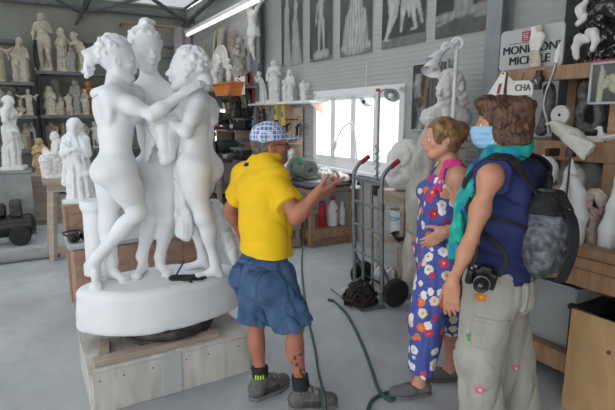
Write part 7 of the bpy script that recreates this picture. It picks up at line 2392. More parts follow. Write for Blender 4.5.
# bottles and flask on the lower shelf
zl = 0.225
def shelf_x(px):
 return ony(px, 230, BY0 + 0.16).x
x = shelf_x(322)
t = thing('vacuum_flask', 'red cylindrical flask at left on the workbench lower shelf', 'flask', R(x, BY0 + 0.16, zl), YAW)
part('body', MB().lathe([(0, 0), (0.044, 0), (0.048, 0.01), (0.048, 0.27), (0.044, 0.28), (0, 0.28)], n=24), M_['red'], t)
part('lid', MB().lathe([(0, 0.28), (0.045, 0.28), (0.043, 0.335), (0.035, 0.345), (0, 0.345)], n=24), M_['redgrip'], t)
def jug(label, px, h, r, capm, m='white_plastic', band=False, yy=0.17):
 x = ony(px, 230, BY0 + yy).x
 t = thing('plastic_jug', label, 'jug', R(x, BY0 + yy, zl), YAW)
 part('body', MB().lathe([(0, 0), (r * 0.95, 0), (r, 0.015), (r, h * 0.55), (r * 0.85, h * 0.68), (r * 0.35, h * 0.84), (r * 0.32, h * 0.88), (0, h * 0.88)], n=24), M_[m], t)
 part('handle', MB().tube([(-r * 0.75, -r * 0.2, h * 0.58), (-r * 0.95, -r * 0.4, h * 0.70), (-r * 0.55, -r * 0.3, h * 0.84), (-r * 0.25, 0, h * 0.84)], r * 0.14, 8, 4), M_[m], t)
 part('cap', MB().lathe([(0, h * 0.87), (r * 0.40, h * 0.87), (r * 0.38, h), (0, h)], n=18), M_[capm], t)
 if band:
  part('red_tag', MB().prism([(-0.016, 0), (0.016, 0), (0.022, 0.10), (-0.010, 0.12)], (0.01, -r * 0.98, h * 0.48), (1, 0, 0), (0, 0.35, 1), 0.006), M_['red'], t, 'red tag hanging from the neck')
jug('tall white jug with red cap and red tag on the workbench shelf', 332.5, 0.40, 0.075, 'red', band=True)
jug('plain white jug in the middle of the workbench shelf', 342, 0.31, 0.055, 'white_plastic')
jug('white jug at right end of the workbench shelf, beside the hand truck', 350, 0.33, 0.055, 'cardgrey')
jug('squat pale bottle behind the other jugs on the workbench shelf', 337.5, 0.28, 0.05, 'white_plastic', 'clear', yy=0.42)
# slatted crates left of the bench
def crate(label, px, pyb, wd, dp, h, rz=0.0):
 t = thing('slatted_crate', label, 'crate', R(2.74, 5.50, 0), YAW + rz)
 for sx in (-1, 1):
  for sy in (-1, 1):
   part('post', MB().box((sx * (wd / 2 - 0.025), sy * (dp / 2 - 0.025), h / 2), (0.05, 0.05, h)), M_['wood_dust'], t)
 for z in (0.07, h * 0.5, h - 0.06):
  for sy in (-1, 1):
   part('slat', MB().box((0, sy * (dp / 2 + 0.008), z), (wd, 0.018, 0.10)), M_['wood_dust'], t)
  for sx in (-1, 1):
   part('slat', MB().box((sx * (wd / 2 + 0.008), 0, z), (0.018, dp, 0.10)), M_['wood_dust'], t)
 part('brace', MB().tube([(-wd / 2 + 0.03, -dp / 2 - 0.02, 0.1), (wd / 2 - 0.03, -dp / 2 - 0.02, h - 0.1)], 0.028, 4), M_['wood_dust'], t, smooth=False)
 part('lid', MB().box((0, 0, h + 0.01), (wd + 0.03, dp + 0.03, 0.02)), M_['wood_dust'], t)
crate('dusty slatted wooden crate at left end of the window workbench', 281, 243, 0.48, 0.50, 0.58)
# ---------------------------------------------------------------- hand truck
def wthing(name, label, cat, p, rz=0.0, group=None):
 return thing(name, label, cat, p, rz, group)
A = lambda px, py, Y: at(px, py, Y)
YL, YR = 4.42, 4.02           # left rail farther, right rail nearer
bl, br = fl(355, 288), fl(382, 306)
t = thing('hand_truck', 'grey steel hand truck with two dark red grips standing before the workbench', 'hand truck', ((bl.x + br.x) / 2, (bl.y + br.y) / 2, 0), 0)
across = (br - bl); W_ = across.length; ax = across.normalized()
nrm = Vector((ax.y, -ax.x, 0))           # towards the load side
if nrm.x > 0:
 nrm = -nrm
bk = -nrm
mid = (bl + br) / 2
def T(u, h, d=0.0):
 """u across -0.5..0.5, h height, d behind the frame; the frame leans back a little"""
 return mid + ax * (u * W_) + Vector((0, 0, h)) + bk * (d - h * 0.035)
Ht = 1.10
for s_ in (-0.5, 0.5):
 r_ = part('side_rail', MB().tube([T(s_, 0.02), T(s_, Ht * 0.55), T(s_, Ht - 0.02), T(s_, Ht + 0.07, 0.02), T(s_, Ht + 0.13, 0.07), T(s_, Ht + 0.16, 0.12)], 0.019, 10, 4), M_['steel'], t, world=True)
 part('grip', MB().tube([T(s_, Ht + 0.135, 0.085), T(s_, Ht + 0.19, 0.17)], 0.023, 12), M_['redgrip'], r_, 'dark red rubber grip', world=True)
for h in (0.10, 0.40, 0.66, 0.88, Ht):
 part('crossbar', MB().tube([T(-0.5, h), T(0.5, h)], 0.015, 8), M_['steel'], t, world=True)
for u in (-0.17, 0.17):
 part('upright_bar', MB().tube([T(u, 0.03), T(u, Ht)], 0.013, 8), M_['steel'], t, world=True)
mb = MB()
a, b = T(-0.62, 0.008), T(0.62, 0.008)
mb.ring_loft([[a, a + nrm * 0.24, a + nrm * 0.24 + V(0, 0, 0.008), a + V(0, 0, 0.010)], [b, b + nrm * 0.24, b + nrm * 0.24 + V(0, 0, 0.008), b + V(0, 0, 0.010)]])
part('toe_plate', mb, M_['steel'], t, world=True, smooth=False)
for s_ in (-1, 1):
 c = T(s_ * 0.60, 0.125, 0.11)
 w = part('wheel', MB().lathe([(0.05, -0.03), (0.085, -0.035), (0.115, -0.032), (0.127, -0.015), (0.128, 0.015), (0.115, 0.032), (0.085, 0.035), (0.05, 0.03)], c, 32, ax), M_['rubber'], t, 'black rubber wheel', world=True)
 part('rim', MB().lathe([(0, -0.028), (0.045, -0.030), (0.075, -0.026), (0.075, 0.026), (0.045, 0.030), (0, 0.028)], c, 24, ax), M_['steel'], w, world=True)
 part('axle_bracket', MB().tube([T(s_ * 0.5, 0.38), T(s_ * 0.5, 0.125, 0.11), T(s_ * 0.5, 0.06)], 0.013, 8), M_['steel'], t, world=True)
part('axle', MB().tube([T(-0.62, 0.125, 0.11), T(0.62, 0.125, 0.11)], 0.011, 8), M_['iron'], t, world=True)
# heap of dark cable
c = fl(362, 303)
t = thing('cable_heap', 'tangled heap of dark brown cable on the floor at foot of hand truck', 'cable', (c.x - 0.02, c.y - 0.02, 0), 0)
rr = random.Random(12)
for k in range(9):
 pts = []
 for i in range(26):
  a_ = i * 0.55 + k * 0.7
  r_ = rr.uniform(0.05, 0.185) * (1 - 0.03 * k)
  z_ = 0.02 + (0.25 * rr.random() ** 1.1) * max(0.1, 1.15 - r_ / 0.19)
  pts.append((r_ * math.cos(a_), r_ * math.sin(a_) * 0.85, max(0.012, z_)))
 part('strand', MB().tube(pts, 0.0105, 6, 3), M_['cable'], t)
S = SDF(0.01); S.ell((0, 0, 0.07), (0.11, 0.09, 0.10), None); S.disp(folds(0.03, 40, 8)); S.cut((0, 0, 0.004), (0, 0, -1))
link('core', S.mesh('core', M_['cable']), t)
# green hoses on the floor
def hose(label, pts, r=0.0095):
 P = [fl(*p) + V(0, 0, r) if len(p) == 2 else at(*p) for p in pts]
 t = thing('garden_hose', label, 'hose', (P[0].x, P[0].y, 0), 0)
 part('tube', MB().tube(P, r, 8, 6), M_['hose'], t, world=True)
 return t, P
t, P = hose('dark green hose hanging from the bench crate and trailing past the man\'s right shoe', [(307, 204, 5.80), (305, 225, 5.78), (303, 246, 5.70), (302, 262), (303, 285), (308, 318), (315, 350), (318, 370), (322, 386, 2.50), (325, 402, 2.40), (325, 428)])
part('nozzle', MB().cyl(P[0], P[0] + V(0.0, 0, 0.07), 0.013), M_['iron'], t, world=True)
t, P = hose('dark green hose snaking on floor between the man and the floral woman', [(334, 302), (348, 317), (362, 345), (372, 372), (379, 392), (390, 402), (396, 396), (388, 394), (372, 402), (366, 420)], 0.011)
part('nozzle', MB().cyl(P[0], P[0] + V(-0.05, 0.03, 0.0), 0.012), M_['iron'], t, world=True)
# ---------------------------------------------------------------- stand with the wrapped cast
pc = toroom(A(404, 190, 4.9))
zs3 = pc.z
t = thing('work_stand', 'dusty wooden stand with a lower shelf carrying the plastic-wrapped cast', 'stand', R(pc.x, pc.y, 0), YAW)
w, d = 0.36, 0.42
part('top', MB().box((0, 0, zs3 - 0.025), (w, d, 0.05)), M_['wood_dust'], t)
part('apron', MB().box((0, -d / 2 + 0.02, zs3 - 0.10), (w - 0.04, 0.03, 0.10)), M_['wood_dust'], t)
part('apron', MB().box((-w / 2 + 0.02, 0, zs3 - 0.10), (0.03, d - 0.06, 0.10)), M_['wood_dust'], t)
for sx in (-1, 1):
 for sy in (-1, 1):
  part('leg', MB().box((sx * (w / 2 - 0.03), sy * (d / 2 - 0.03), (zs3 - 0.05) / 2), (0.06, 0.06, zs3 - 0.05)), M_['wood_dust'], t)
part('lower_shelf', MB().box((0, 0, 0.40), (w + 0.10, d + 0.10, 0.04)), M_['wood_dust'], t)
# the wrapped cast: a drooping rounded head under plastic
lp = A(404, 188, 4.9)
S = SDF(0.011)
top = A(403, 141, 4.9)
h = top.z - zs3
S.ell((0.01, 0, h * 0.56), (0.175, 0.17, h * 0.44), Matrix.Rotation(0.12, 3, 'Y'), k=0.05)
S.ell((0.05, 0, h * 0.30), (0.15, 0.16, h * 0.30), None, k=0.06)
S.ell((-0.10, -0.02, h * 0.34), (0.07, 0.12, h * 0.22), None, k=0.05)
S.cone((0.12, 0, h * 0.75), (0.20, 0, h * 0.55), 0.05, 0.06, 0.05)
S.ell((-0.04, -0.16, h * 0.52), (0.035, 0.02, 0.03), None, k=0.02, op='s'); S.ell((-0.12, -0.12, h * 0.38), (0.05, 0.03, 0.018), None, k=0.02, op='s')
S.disp(folds(0.022, 12, 5)); S.disp(folds(0.004, 45, 6)); S.cut((0, 0, 0.002), (0, 0, -1))
o = link('wrapped_cast', S.mesh('wrapped_cast', M_['marble_old'])); o.location = R(pc.x, pc.y, zs3)
o['label'] = 'rounded pale cast wrapped in cloudy plastic on the wooden stand'; o['category'] = 'plaster cast'
MAT4[o.name] = Matrix.Translation(o.location)
# bucket, basin and other things on and under its shelf
def lath(name, label, cat, loc, prof, m, n=28, extra=None):
 t = thing(name, label, cat, loc, YAW)
 part('body', MB().lathe(prof, n=n), M_[m], t)
 if extra:
  extra(t)
 return t
zsh = 0.42
lath('plastic_bucket', 'cloudy white bucket with a pale blue band on the stand\'s lower shelf', 'bucket', R(pc.x + 0.02, pc.y + 0.07, zsh), [(0, 0), (0.09, 0), (0.110, 0.26), (0.114, 0.265), (0.113, 0.28), (0.103, 0.27), (0.085, 0.012), (0, 0.012)], 'white_plastic', extra=lambda t: (part('band', MB().lathe([(0.104, 0.19), (0.1065, 0.19), (0.1085, 0.215), (0.105, 0.215)], n=28), M_['skyblue'], t, 'pale blue band'), part('bail_handle', MB().tube([(0, -0.112, 0.25), (-0.08, -0.08, 0.20), (-0.112, 0, 0.17), (-0.08, 0.08, 0.20), (0, 0.112, 0.25)], 0.004, 6, 4), M_['steel'], t)))
lath('metal_basin', 'dark metal basin resting on the front of the stand\'s lower shelf', 'basin', R(pc.x - 0.10, pc.y - 0.14, zsh), [(0, 0), (0.08, 0), (0.13, 0.065), (0.14, 0.07), (0.135, 0.075), (0.075, 0.01), (0, 0.01)], 'iron', extra=lambda t: part('dark_contents', MB().ball((0, 0, 0.05), (0.09, 0.08, 0.04), 12), M_['rust'], t))
for i, (dx, dy, sx, sy, sz, m, lab) in enumerate(((-0.05, -0.32, 0.22, 0.16, 0.13, 'white_plastic', 'crumpled white plastic bag on the floor right of the hand truck'), (0.12, -0.16, 0.20, 0.2, 0.16, 'cardgrey', 'grey plaster sack on the floor under the wooden stand'), (-0.22, -0.02, 0.16, 0.2, 0.10, 'white_plastic', 'flattened white bag on the floor behind the truck wheel'))):
 S = SDF(0.009); S.box((0, 0, sz / 2), (sx, sy, sz), None, rnd=0.04); S.disp(folds(0.03, 22, 30 + i)); S.cut((0, 0, 0.002), (0, 0, -1))
 o = link('plaster_sack' if 'sack' in lab else 'plastic_bag', S.mesh('bag', M_[m])); o.location = R(pc.x + dx, pc.y + dy, 0); o.rotation_euler = (0, 0, YAW + i)
 o['label'] = lab; o['category'] = 'bag'
 MAT4[o.name] = Matrix.Translation(o.location)
# tall shrouded figure behind the floral woman
b0 = toroom(A(415, 280, 4.45))
S = SDF(0.014)
zt3 = A(432, 122, 4.28).z
S.loft([(0.0, -0.02, 0, 0.135, 0.13), (0.12, -0.02, 0, 0.13, 0.125), (0.55, 0.0, 0, 0.13, 0.12), (1.0, 0.03, 0, 0.155, 0.14), (zt3 - 0.32, 0.06, 0, 0.15, 0.13), (zt3 - 0.12, 0.07, 0, 0.10, 0.10), (zt3, 0.07, 0, 0.05, 0.05)], amp=0.07, nf=8, ph=1.0, tw=1.2)
S.disp(folds(0.022, 9, 15, (1.3, 1.3, 0.3)))
q = A(420, 282, 4.32)
t = thing('shrouded_figure', 'tall narrow figure shrouded in dusty canvas behind the floral woman', 'statue', (q.x, q.y, 0), 0)
link('shroud', S.mesh('shroud', M_['canvas']), t)
part('base', MB().box((0, 0, 0.03), (0.30, 0.28, 0.06)), M_['wood_dust'], t)
part('cord', MB().tube([(0.15 * math.cos(a_ * PI / 8), 0.14 * math.sin(a_ * PI / 8), 0.62 + 0.02 * math.sin(a_)) for a_ in range(17)], 0.006, 6), M_['wood_dust'], t)
# colossal bust high on a pier beside the column
yb = 3.42; xr = 3.48
pz = onx(458, 141, xr)
t = thing('plaster_pier', 'rough plaster pier under the colossal curly portrait head', 'pedestal', R(3.40, pz.y + 0.10, 0), YAW)
part('shaft', MB().box((0, 0, pz.z / 2 - 0.03), (0.30, 0.30, pz.z - 0.06), None, 0.02), M_['marble_old'], t)
part('cap', MB().box((0, 0, pz.z - 0.03), (0.36, 0.34, 0.06), None, 0.01), M_['marble_old'], t)
S = SDF(0.011)
H0 = onx(452, 72, 3.45).z - pz.z
S.loft([(0.0, 0, 0, 0.13, 0.12), (0.06, 0, 0, 0.12, 0.11), (0.10, 0, 0, 0.16, 0.13), (0.22, 0, 0.02, 0.27, 0.16), (0.32, 0, 0.03, 0.24, 0.14), (0.38, 0, 0.02, 0.11, 0.10)], amp=0.05, nf=8, k=0.04)
cH = Vector((0.0, -0.01, 0.52))
fwd = Vector((-0.75, -0.65, -0.05))
Mh = head_sdf(S, cH, fwd, (0, 0, 1), 1.45, True, True)[0]
S.cone(cH + V(0, 0.03, -0.08), (0, 0.03, 0.26), 0.085, 0.10, 0.04)
rr = random.Random(8)
for i in range(120):
 th = rr.uniform(0, 2 * PI); ph = rr.uniform(-1.1, 1.4)
 x, y, z = math.cos(th) * math.cos(ph), math.sin(th) * math.cos(ph), math.sin(ph)
 if y > 0.02 and z < 0.62:
  continue
 v = cH + Mh.col[0] * x * 0.135 + Mh.col[1] * (y * 0.145 - 0.03) + Mh.col[2] * (z * 0.15 + 0.05)
 S.ell(v, 0.026 * rr.uniform(0.7, 1.3), None, k=0.012)
for q in (-1, 1):
 for i in range(14):
  v = cH + Mh.col[0] * q * rr.uniform(0.09, 0.14) + Mh.col[1] * rr.uniform(-0.13, -0.04) + Mh.col[2] * rr.uniform(-0.24, -0.04)
  S.ell(v, 0.030 * rr.uniform(0.7, 1.2), None, k=0.014)
S.disp(folds(0.006, 40, 3))
k = H0 / 0.72
o = link('portrait_bust', S.mesh('portrait_bust', M_['plaster_white'])); o.location = R(3.40, pz.y + 0.08, pz.z + 0.002); o.scale = (k, k, k)
o['label'] = 'colossal pale bust with long curls behind the white lamp arm'; o['category'] = 'bust'
MAT4[o.name] = Matrix.Translation(o.location)
# framed photograph left of the bust
a, b = onx(408.5, 130, 3.72), onx(446, 60, 3.72)
def pf(u, v):
 g = 0.05 + 0.03 * n2(u, v, 4)
 c = [g, g, g]
 if 0.36 < u + 0.05 * math.sin(v * 5) < 0.47:
  c = [0.20, 0.12, 0.08]
 if 0.5 < u < 0.9:
  s_ = 0.10 + 0.04 * math.sin(u * 60) + 0.03 * n2(u, v, 9)
  c = [s_, s_ * 0.95, s_ * 0.85]
 d = abs(u - 0.22 - 0.08 * math.sin(v * 7)) / 0.12
 if d < 1 and v < 0.86:
  q_ = 0.45 * (1 - 0.6 * d) * (0.75 + 0.5 * n2(u, v, 12))
  c = [q_, q_, q_ * 0.98]
 if math.hypot(u - 0.2, (v - 0.42) * 1.6) < 0.14:
  q_ = 0.10 + 0.12 * n2(u, v, 20)
  c = [q_, q_, q_]
 return tuple(max(0.01, x) for x in c)
wpr, hpr = abs(a.y - b.y), b.z - a.z
t = thing('framed_photograph', 'large dark framed photograph with a white figure beside the window', 'picture', R(3.755, (a.y + b.y) / 2, a.z), YAW)
link('photo', print_mesh('photo', wpr, hpr, pf, 36, 60, M_['print']), t)
mb = MB()
for q in (-1, 1):
 mb.box((-0.002, q * wpr / 2, hpr / 2), (0.025, 0.02, hpr + 0.02))
mb.box((-0.002, 0, 0), (0.025, wpr + 0.02, 0.02)); mb.box((-0.002, 0, hpr), (0.025, wpr + 0.02, 0.02))
part('frame', mb, M_['cardgrey'], t)
# white jointed lamp on a tall pole in front of the bust
Yp = 4.02
pt = A(457, 42, Yp)
t = thing('studio_lamp', 'white jointed studio lamp with two round shades on a tall pole', 'lamp', (pt.x, pt.y, 0), 0)
lo = V(pt.x, pt.y, 0)
part('pole', MB().tube([lo + V(0, 0, 0.02), V(pt.x, pt.y, pt.z)], 0.016, 12), M_['white_paint'], t, world=True)
part('base', MB().lathe([(0, 0), (0.10, 0), (0.10, 0.02), (0.04, 0.045), (0, 0.045)], lo, 28), M_['iron'], t, world=True)
part('joint', MB().torus(A(457, 44, Yp), 0.045, 0.012, (0.3, 1, 0.1), 20, 8), M_['white_plastic'], t, world=True)
part('arm', MB().tube([A(457, 42, Yp), A(451, 47, Yp - 0.03), A(445, 49, Yp - 0.05), A(440, 55, Yp - 0.08)], 0.020, 10, 4), M_['white_plastic'], t, world=True)
part('arm_joint', MB().torus(A(447, 48, Yp - 0.04), 0.040, 0.011, (0, 1, 0.3), 20, 8), M_['white_plastic'], t, world=True)
def shade(c, d, r, nm='shade'):
 s_ = part(nm, MB().lathe([(0, -0.05 * 1), (r * 0.35, -0.05), (r * 0.55, -0.02), (r, 0.05), (r * 1.02, 0.055), (r * 0.96, 0.05), (r * 0.5, -0.01), (0, -0.03)], c, 28, d), M_['white_plastic'], t, world=True)
 part('bulb', MB().ball(c + Vector(d).normalized() * 0.012, r * 0.42, 14), M_['marble_old'], s_, world=True)
shade(A(437, 57, Yp - 0.08), (-0.55, -0.25, -0.8), 0.062)
shade(A(433, 66, Yp - 0.14), (-0.35, -0.35, -0.87), 0.080)
part('knuckle', MB().ball(A(436, 62, Yp - 0.1), 0.032, 12), M_['iron'], t, world=True)
# small ring lamp with a clamp arm before the window; white gooseneck lamp
q = onx(377, 178, 3.45)
t = thing('desk_lamp', 'slender jointed lamp with round grey shade in front of the window', 'lamp', R(3.45, q.y, BZ - 0.01), YAW)
top = onx(377, 92, 3.45)
hh = top.z - BZ
part('stand', MB().tube([(0, 0, 0), (0, 0, hh)], 0.014, 8), M_['steel'], t)
part('clamp', MB().box((0, 0, 0.05), (0.06, 0.06, 0.12)), M_['iron'], t)
sp_ = onx(392, 94, 3.40)
dy = sp_.y - q.y
part('arm', MB().tube([(0, 0, hh), (-0.02, dy * 0.5, hh + 0.03), (-0.04, dy, sp_.z - BZ + 0.03)], 0.010, 8, 4), M_['steel'], t)
sd = part('shade', MB().lathe([(0, 0.05), (0.05, 0.045), (0.085, 0.0), (0.088, -0.01), (0.080, -0.005), (0.045, 0.03), (0, 0.035)], (-0.05, dy, sp_.z - BZ), 28, (0.6, 0.3, 0.6)), M_['cardgrey'], t)
part('bulb', MB().ball((-0.06, dy, sp_.z - BZ - 0.01), 0.035, 12), M_['white_plastic'], sd)
part('red_knob', MB().ball((0, 0.02, hh + 0.03), (0.02, 0.04, 0.02), 10), M_['red'], t)
part('coiled_wire', MB().tube([(0.03 * math.cos(i * 0.9), 0.03 * math.sin(i * 0.9), 0.1 + 0.012 * i) for i in range(40)], 0.004, 5), M_['iron'], t)
q = onx(356, 172, 3.55)
t = thing('gooseneck_lamp', 'white gooseneck lamp arching over the bench before the window', 'lamp', R(3.55, q.y, BZ - 0.01), YAW)
u = onx(352, 126, 3.5); v = onx(336, 140, 3.5); 
part('base', MB().lathe([(0, 0), (0.07, 0), (0.065, 0.025), (0.015, 0.04), (0, 0.04)], n=24), M_['white_plastic'], t)
part('neck', MB().tube([(0, 0, 0.03), (0, -0.02, 0.22), (-0.03, 0.03, u.z - BZ), (-0.05, (u.y + v.y) / 2 - q.y, u.z - BZ - 0.01), (-0.05, v.y - q.y, v.z - BZ)], 0.011, 8, 6), M_['white_plastic'], t)
part('shade', MB().lathe([(0, 0.0), (0.03, 0.0), (0.055, 0.09), (0.050, 0.09), (0.02, 0.02), (0, 0.02)], (-0.05, v.y - q.y + 0.0, v.z - BZ), 20, (0, 0.6, -0.8)), M_['white_plastic'], t)
# sparrow figure decal perched on the window bar
q = onx(366, 103, 3.76)
t = thing('bird_figure', 'small dark and white bird figure hanging before the window panes', 'bird figure', R(3.74, q.y, q.z), YAW)
S = SDF(0.006); S.ell((0, 0, 0), (0.025, 0.07, 0.04), Matrix.Rotation(0.5, 3, 'X')); S.ell((0, 0.06, 0.035), 0.028, None); S.cone((0, -0.05, -0.02), (0, -0.14, -0.04), 0.022, 0.012)
link('body', S.mesh('body', M_['white_plastic']), t)
S = SDF(0.006); S.ell((-0.012, 0.0, 0.01), (0.018, 0.05, 0.025), Matrix.Rotation(0.5, 3, 'X')); S.ell((0, 0.065, 0.045), 0.024, None)
link('dark_wing', S.mesh('dark_wing', M_['iron']), t)
part('thread', MB().tube([(0, 0, 0.03), (0.02, 0, 0.5)], 0.0025, 5), M_['white_plastic'], t)
# ---------------------------------------------------------------- right-hand bench and shelving
SX = 2.95
Z1, Z2 = 1.975, 1.505
y_l, y_r = 2.36, 0.55
t = thing('timber_shelving', 'open pine shelving over the right-hand workbench, with dark back panel', 'shelving', R(3.25, (y_l + y_r) / 2, 0), YAW)
L = y_l - y_r; X0 = SX - 3.25
part('top_beam', MB().box((X0 + 0.02, 0, Z1 - 0.045), (0.045, L, 0.09)), M_['wood_y'], t)
part('lower_beam', MB().box((X0 + 0.02, 0, Z2 - 0.06), (0.045, L, 0.12)), M_['wood_y'], t)
part('top_shelf', MB().box((0.08, 0, Z1 - 0.02), (0.62, L, 0.035)), M_['wood_y'], t)
part('lower_shelf', MB().box((0.08, 0, Z2 - 0.02), (0.62, L, 0.035)), M_['shelf'], t)
yc = (y_l + y_r) / 2
for y in (2.20, 1.53, 0.62):
 part('upright', MB().box((X0 + 0.06, y - yc, (Z1 - 0.09 + 0.885) / 2), (0.06, 0.09, Z1 - 0.09 - 0.885)), M_['wood'], t)
 part('rear_upright', MB().box((0.40, y - yc, (Z1 + 0.885) / 2), (0.06, 0.07, Z1 - 0.885)), M_['wood'], t)
part('back_panel', MB().box((0.46, 0, 2.02), (0.02, L, 2.26)), M_['darkpanel'], t, 'near-black back panel')
# workbench with worktop
t = thing('long_workbench', 'long pine workbench along the right edge crowded with white sculptures', 'workbench', R(3.10, 1.0, 0), YAW)
L = 2.9; WT = 0.885
part('worktop', MB().box((0.05, 0, WT - 0.03), (1.10, L, 0.06)), M_['wood_y'], t)
part('front_apron', MB().box((-0.49, 0, WT - 0.11), (0.04, L, 0.10)), M_['wood_y'], t)
part('lower_rail', MB().box((-0.40, 0, 0.20), (0.05, L, 0.12)), M_['wood_y'], t)
part('lower_shelf', MB().box((0.08, 0, 0.22), (0.95, L, 0.03)), M_['wood_y'], t)
for y in (-1.35, 0.0, 1.38):
 part('leg', MB().box((-0.40, y, (WT - 0.06) / 2), (0.09, 0.09, WT - 0.06)), M_['wood'], t)
 part('leg', MB().box((0.50, y, (WT - 0.06) / 2), (0.09, 0.09, WT - 0.06)), M_['wood'], t)
part('rear_board', MB().box((0.56, 0, 0.5), (0.02, L, 0.6)), M_['darkpanel'], t)
# name board standing on the top beam
sg = R(3.02, 2.12, Z1)
a, b = A(500, 68, 3.42), A(561, 25, 3.3)
t = thing('name_board', 'grey name board lettered MONFRONI MICHELE standing on the top shelf beam', 'sign', (0, 0, 0), 0)
p0 = onx(500, 69, 3.02); p1 = onx(563, 64, 3.02)
ps = R(3.02, (p0.y + p1.y) / 2, Z1 + 0.002)
t.location = ps; t.rotation_euler = (0, 0, YAW - PI / 2 + 0.0); MAT4[t.name] = Matrix.Translation(ps) @ Matrix.Rotation(YAW - PI / 2, 4, 'Z')
SW = p0.y - p1.y; SH = onx(530, 28, 3.02).z - Z1
# local frame: x along the wall towards the viewer's right, -y towards the viewer
def rounded(w, h, r, n=6):
 P = []
 for cx, cy, a0 in ((w / 2 - r, r, -PI / 2), (w / 2 - r, h - r, 0), (-w / 2 + r, h - r, PI / 2), (-w / 2 + r, r, PI)):
  for i in range(n + 1):
   a_ = a0 + i * PI / 2 / n
   P.append((cx + r * math.cos(a_), cy + r * math.sin(a_)))
 return P
part('board', MB().prism(rounded(SW, SH, 0.03), (0, 0.0, 0), (1, 0, 0), (0, 0, 1), 0.012), M_['signgrey'], t, angle=60)
def text(body, size, loc, m, parent, xs=1.0, name='lettering'):
 cu = bpy.data.curves.new(name, 'FONT')
 cu.body = body; cu.size = size; cu.extrude = 0.0015; cu.align_x = 'CENTER'
 o = bpy.data.objects.new(name, cu)
 COL.objects.link(o)
 dg = bpy.context.evaluated_depsgraph_get()
 me = bpy.data.meshes.new_from_object(o.evaluated_get(dg))
 bpy.data.objects.remove(o); bpy.data.curves.remove(cu)
 # bold: the letters struck three times, a hair apart
 b = bmesh.new()
 for k_ in (-1, 0, 1):
  c_ = me.copy(); c_.transform(Matrix.Translation((k_ * size * 0.032, 0, k_ * 0.0002))); b.from_mesh(c_); bpy.data.meshes.remove(c_)
 b.to_mesh(me); b.free()
 M = Matrix.Translation(Vector(loc)) @ Matrix.Rotation(PI / 2, 4, 'X') @ Matrix.Diagonal((xs, 1, 1, 1))
 me.transform(M); me.materials.clear(); me.materials.append(M_[m])
 return link(name, me, parent)
text('MONFRONI', SH * 0.285, (0.005, -0.0145, SH * 0.40), 'black_plastic', t, 1.0 * SW * 0.92 / (SH * 0.285 * 5.35))
text('MICHELE', SH * 0.285, (-0.0, -0.0145, SH * 0.13), 'black_plastic', t, 0.92 * SW * 0.78 / (SH * 0.285 * 4.35))
# red square seal: stacked strokes
lg = part('red_seal', MB().box((-SW * 0.07, -0.0135, SH * 0.80), (SH * 0.24, 0.002, SH * 0.24), None, 0.0004), M_['signred'], t, 'square red seal')
mb = MB()
s_ = SH * 0.24; cx, cz = -SW * 0.07, SH * 0.80
for (x0, z0, x1, z1) in ((-.30, .28, .30, .28), (-.30, .05, .05, .05), (.15, .12, .15, -.35), (-.2, -.12, .3, -.12), (-.30, -.32, .05, -.32), (-.28, .28, -.28, -.1)):
 part('seal_stroke', MB().box((cx + (x0 + x1) / 2 * s_, -0.0152, cz + (z0 + z1) / 2 * s_), (max(abs(x1 - x0) * s_, s_ * 0.09), 0.0016, max(abs(z1 - z0) * s_, s_ * 0.09)), None, 0.0003), M_['signgrey'], lg)
part('rule', MB().box((-SW * 0.14, -0.0135, SH * 0.655), (SW * 0.42, 0.002, 0.004), None, 0.0004), M_['black_plastic'], t)
# pale marble piece standing before the board
q = onx(536, 66, 2.985)
t = thing('marble_sample', 'pale marble piece with a round knob hiding middle of the name board', 'sculpture', R(2.965, q.y, Z1 + 0.002), YAW - PI / 2)
S = SDF(0.005)
S.loft([(0.0, 0.01, 0, 0.042, 0.022), (0.07, 0.005, 0, 0.036, 0.02), (0.11, 0.0, 0, 0.022, 0.016)], k=0.01)
link('foot', S.mesh('foot', M_['plaster_warm']), t)
S = SDF(0.005); S.ell((0.0, 0, 0.165), (0.048, 0.02, 0.065), None); S.box((-0.02, 0, 0.21), (0.035, 0.02, 0.10), None, rnd=0.006); S.ell((0.025, 0, 0.19), (0.03, 0.018, 0.03), None); S.disp(folds(0.004, 40, 6))
link('slab', S.mesh('slab', M_['marble_old']), t)
part('round_knob', MB().ball((0.018, 0, 0.245), 0.026, 16), M_['plaster_warm'], t)
# tags hanging from the beam: paper triangle with a red mark, cut-out plate with letters
q = onx(497, 88, 2.93)
t = thing('paper_pennant', 'slanting white paper with a dark red mark hanging under name board', 'paper', R(2.92, q.y, q.z), YAW - PI / 2)
part('sheet', MB().prism([(-0.10, -0.085), (0.06, -0.075), (0.075, 0.10), (0.045, 0.11)], (0, 0, 0), (1, 0, 0), (0, 0, 1), 0.002), M_['paper'], t, smooth=False)
part('red_mark', MB().prism([(0.01, -0.045), (0.035, -0.035), (0.05, 0.03), (0.026, 0.025)], (0, -0.004, 0), (1, 0, 0), (0, 0, 1), 0.002), M_['signred'], t, 'dark red mark', smooth=False)
part('pin', MB().cyl((0.055, -0.01, 0.095), (0.055, 0.03, 0.095), 0.006), M_['iron'], t)
q = onx(523, 88, 2.92)
t = thing('cut_out_plate', 'pale cut-out plate with dark letters hanging from the top beam', 'sign', R(2.90, q.y, q.z), YAW - PI / 2)
part('plate', MB().prism([(-0.10, -0.045), (0.07, -0.05), (0.085, -0.065), (0.095, -0.03), (0.085, 0.02), (0.06, 0.045), (-0.06, 0.05), (-0.10, 0.085), (-0.105, 0.02)], (0, 0, 0), (1, 0, 0), (0, 0, 1), 0.008), M_['marble_old'], t, smooth=False)
text('CHA', 0.062, (0.02, -0.0105, -0.02), 'rust', t, 0.9)
part('wire', MB().tube([(0, 0, 0.045), (0.0, 0.02, 0.10)], 0.003, 5), M_['iron'], t)
q = onx(540, 80, 2.93)
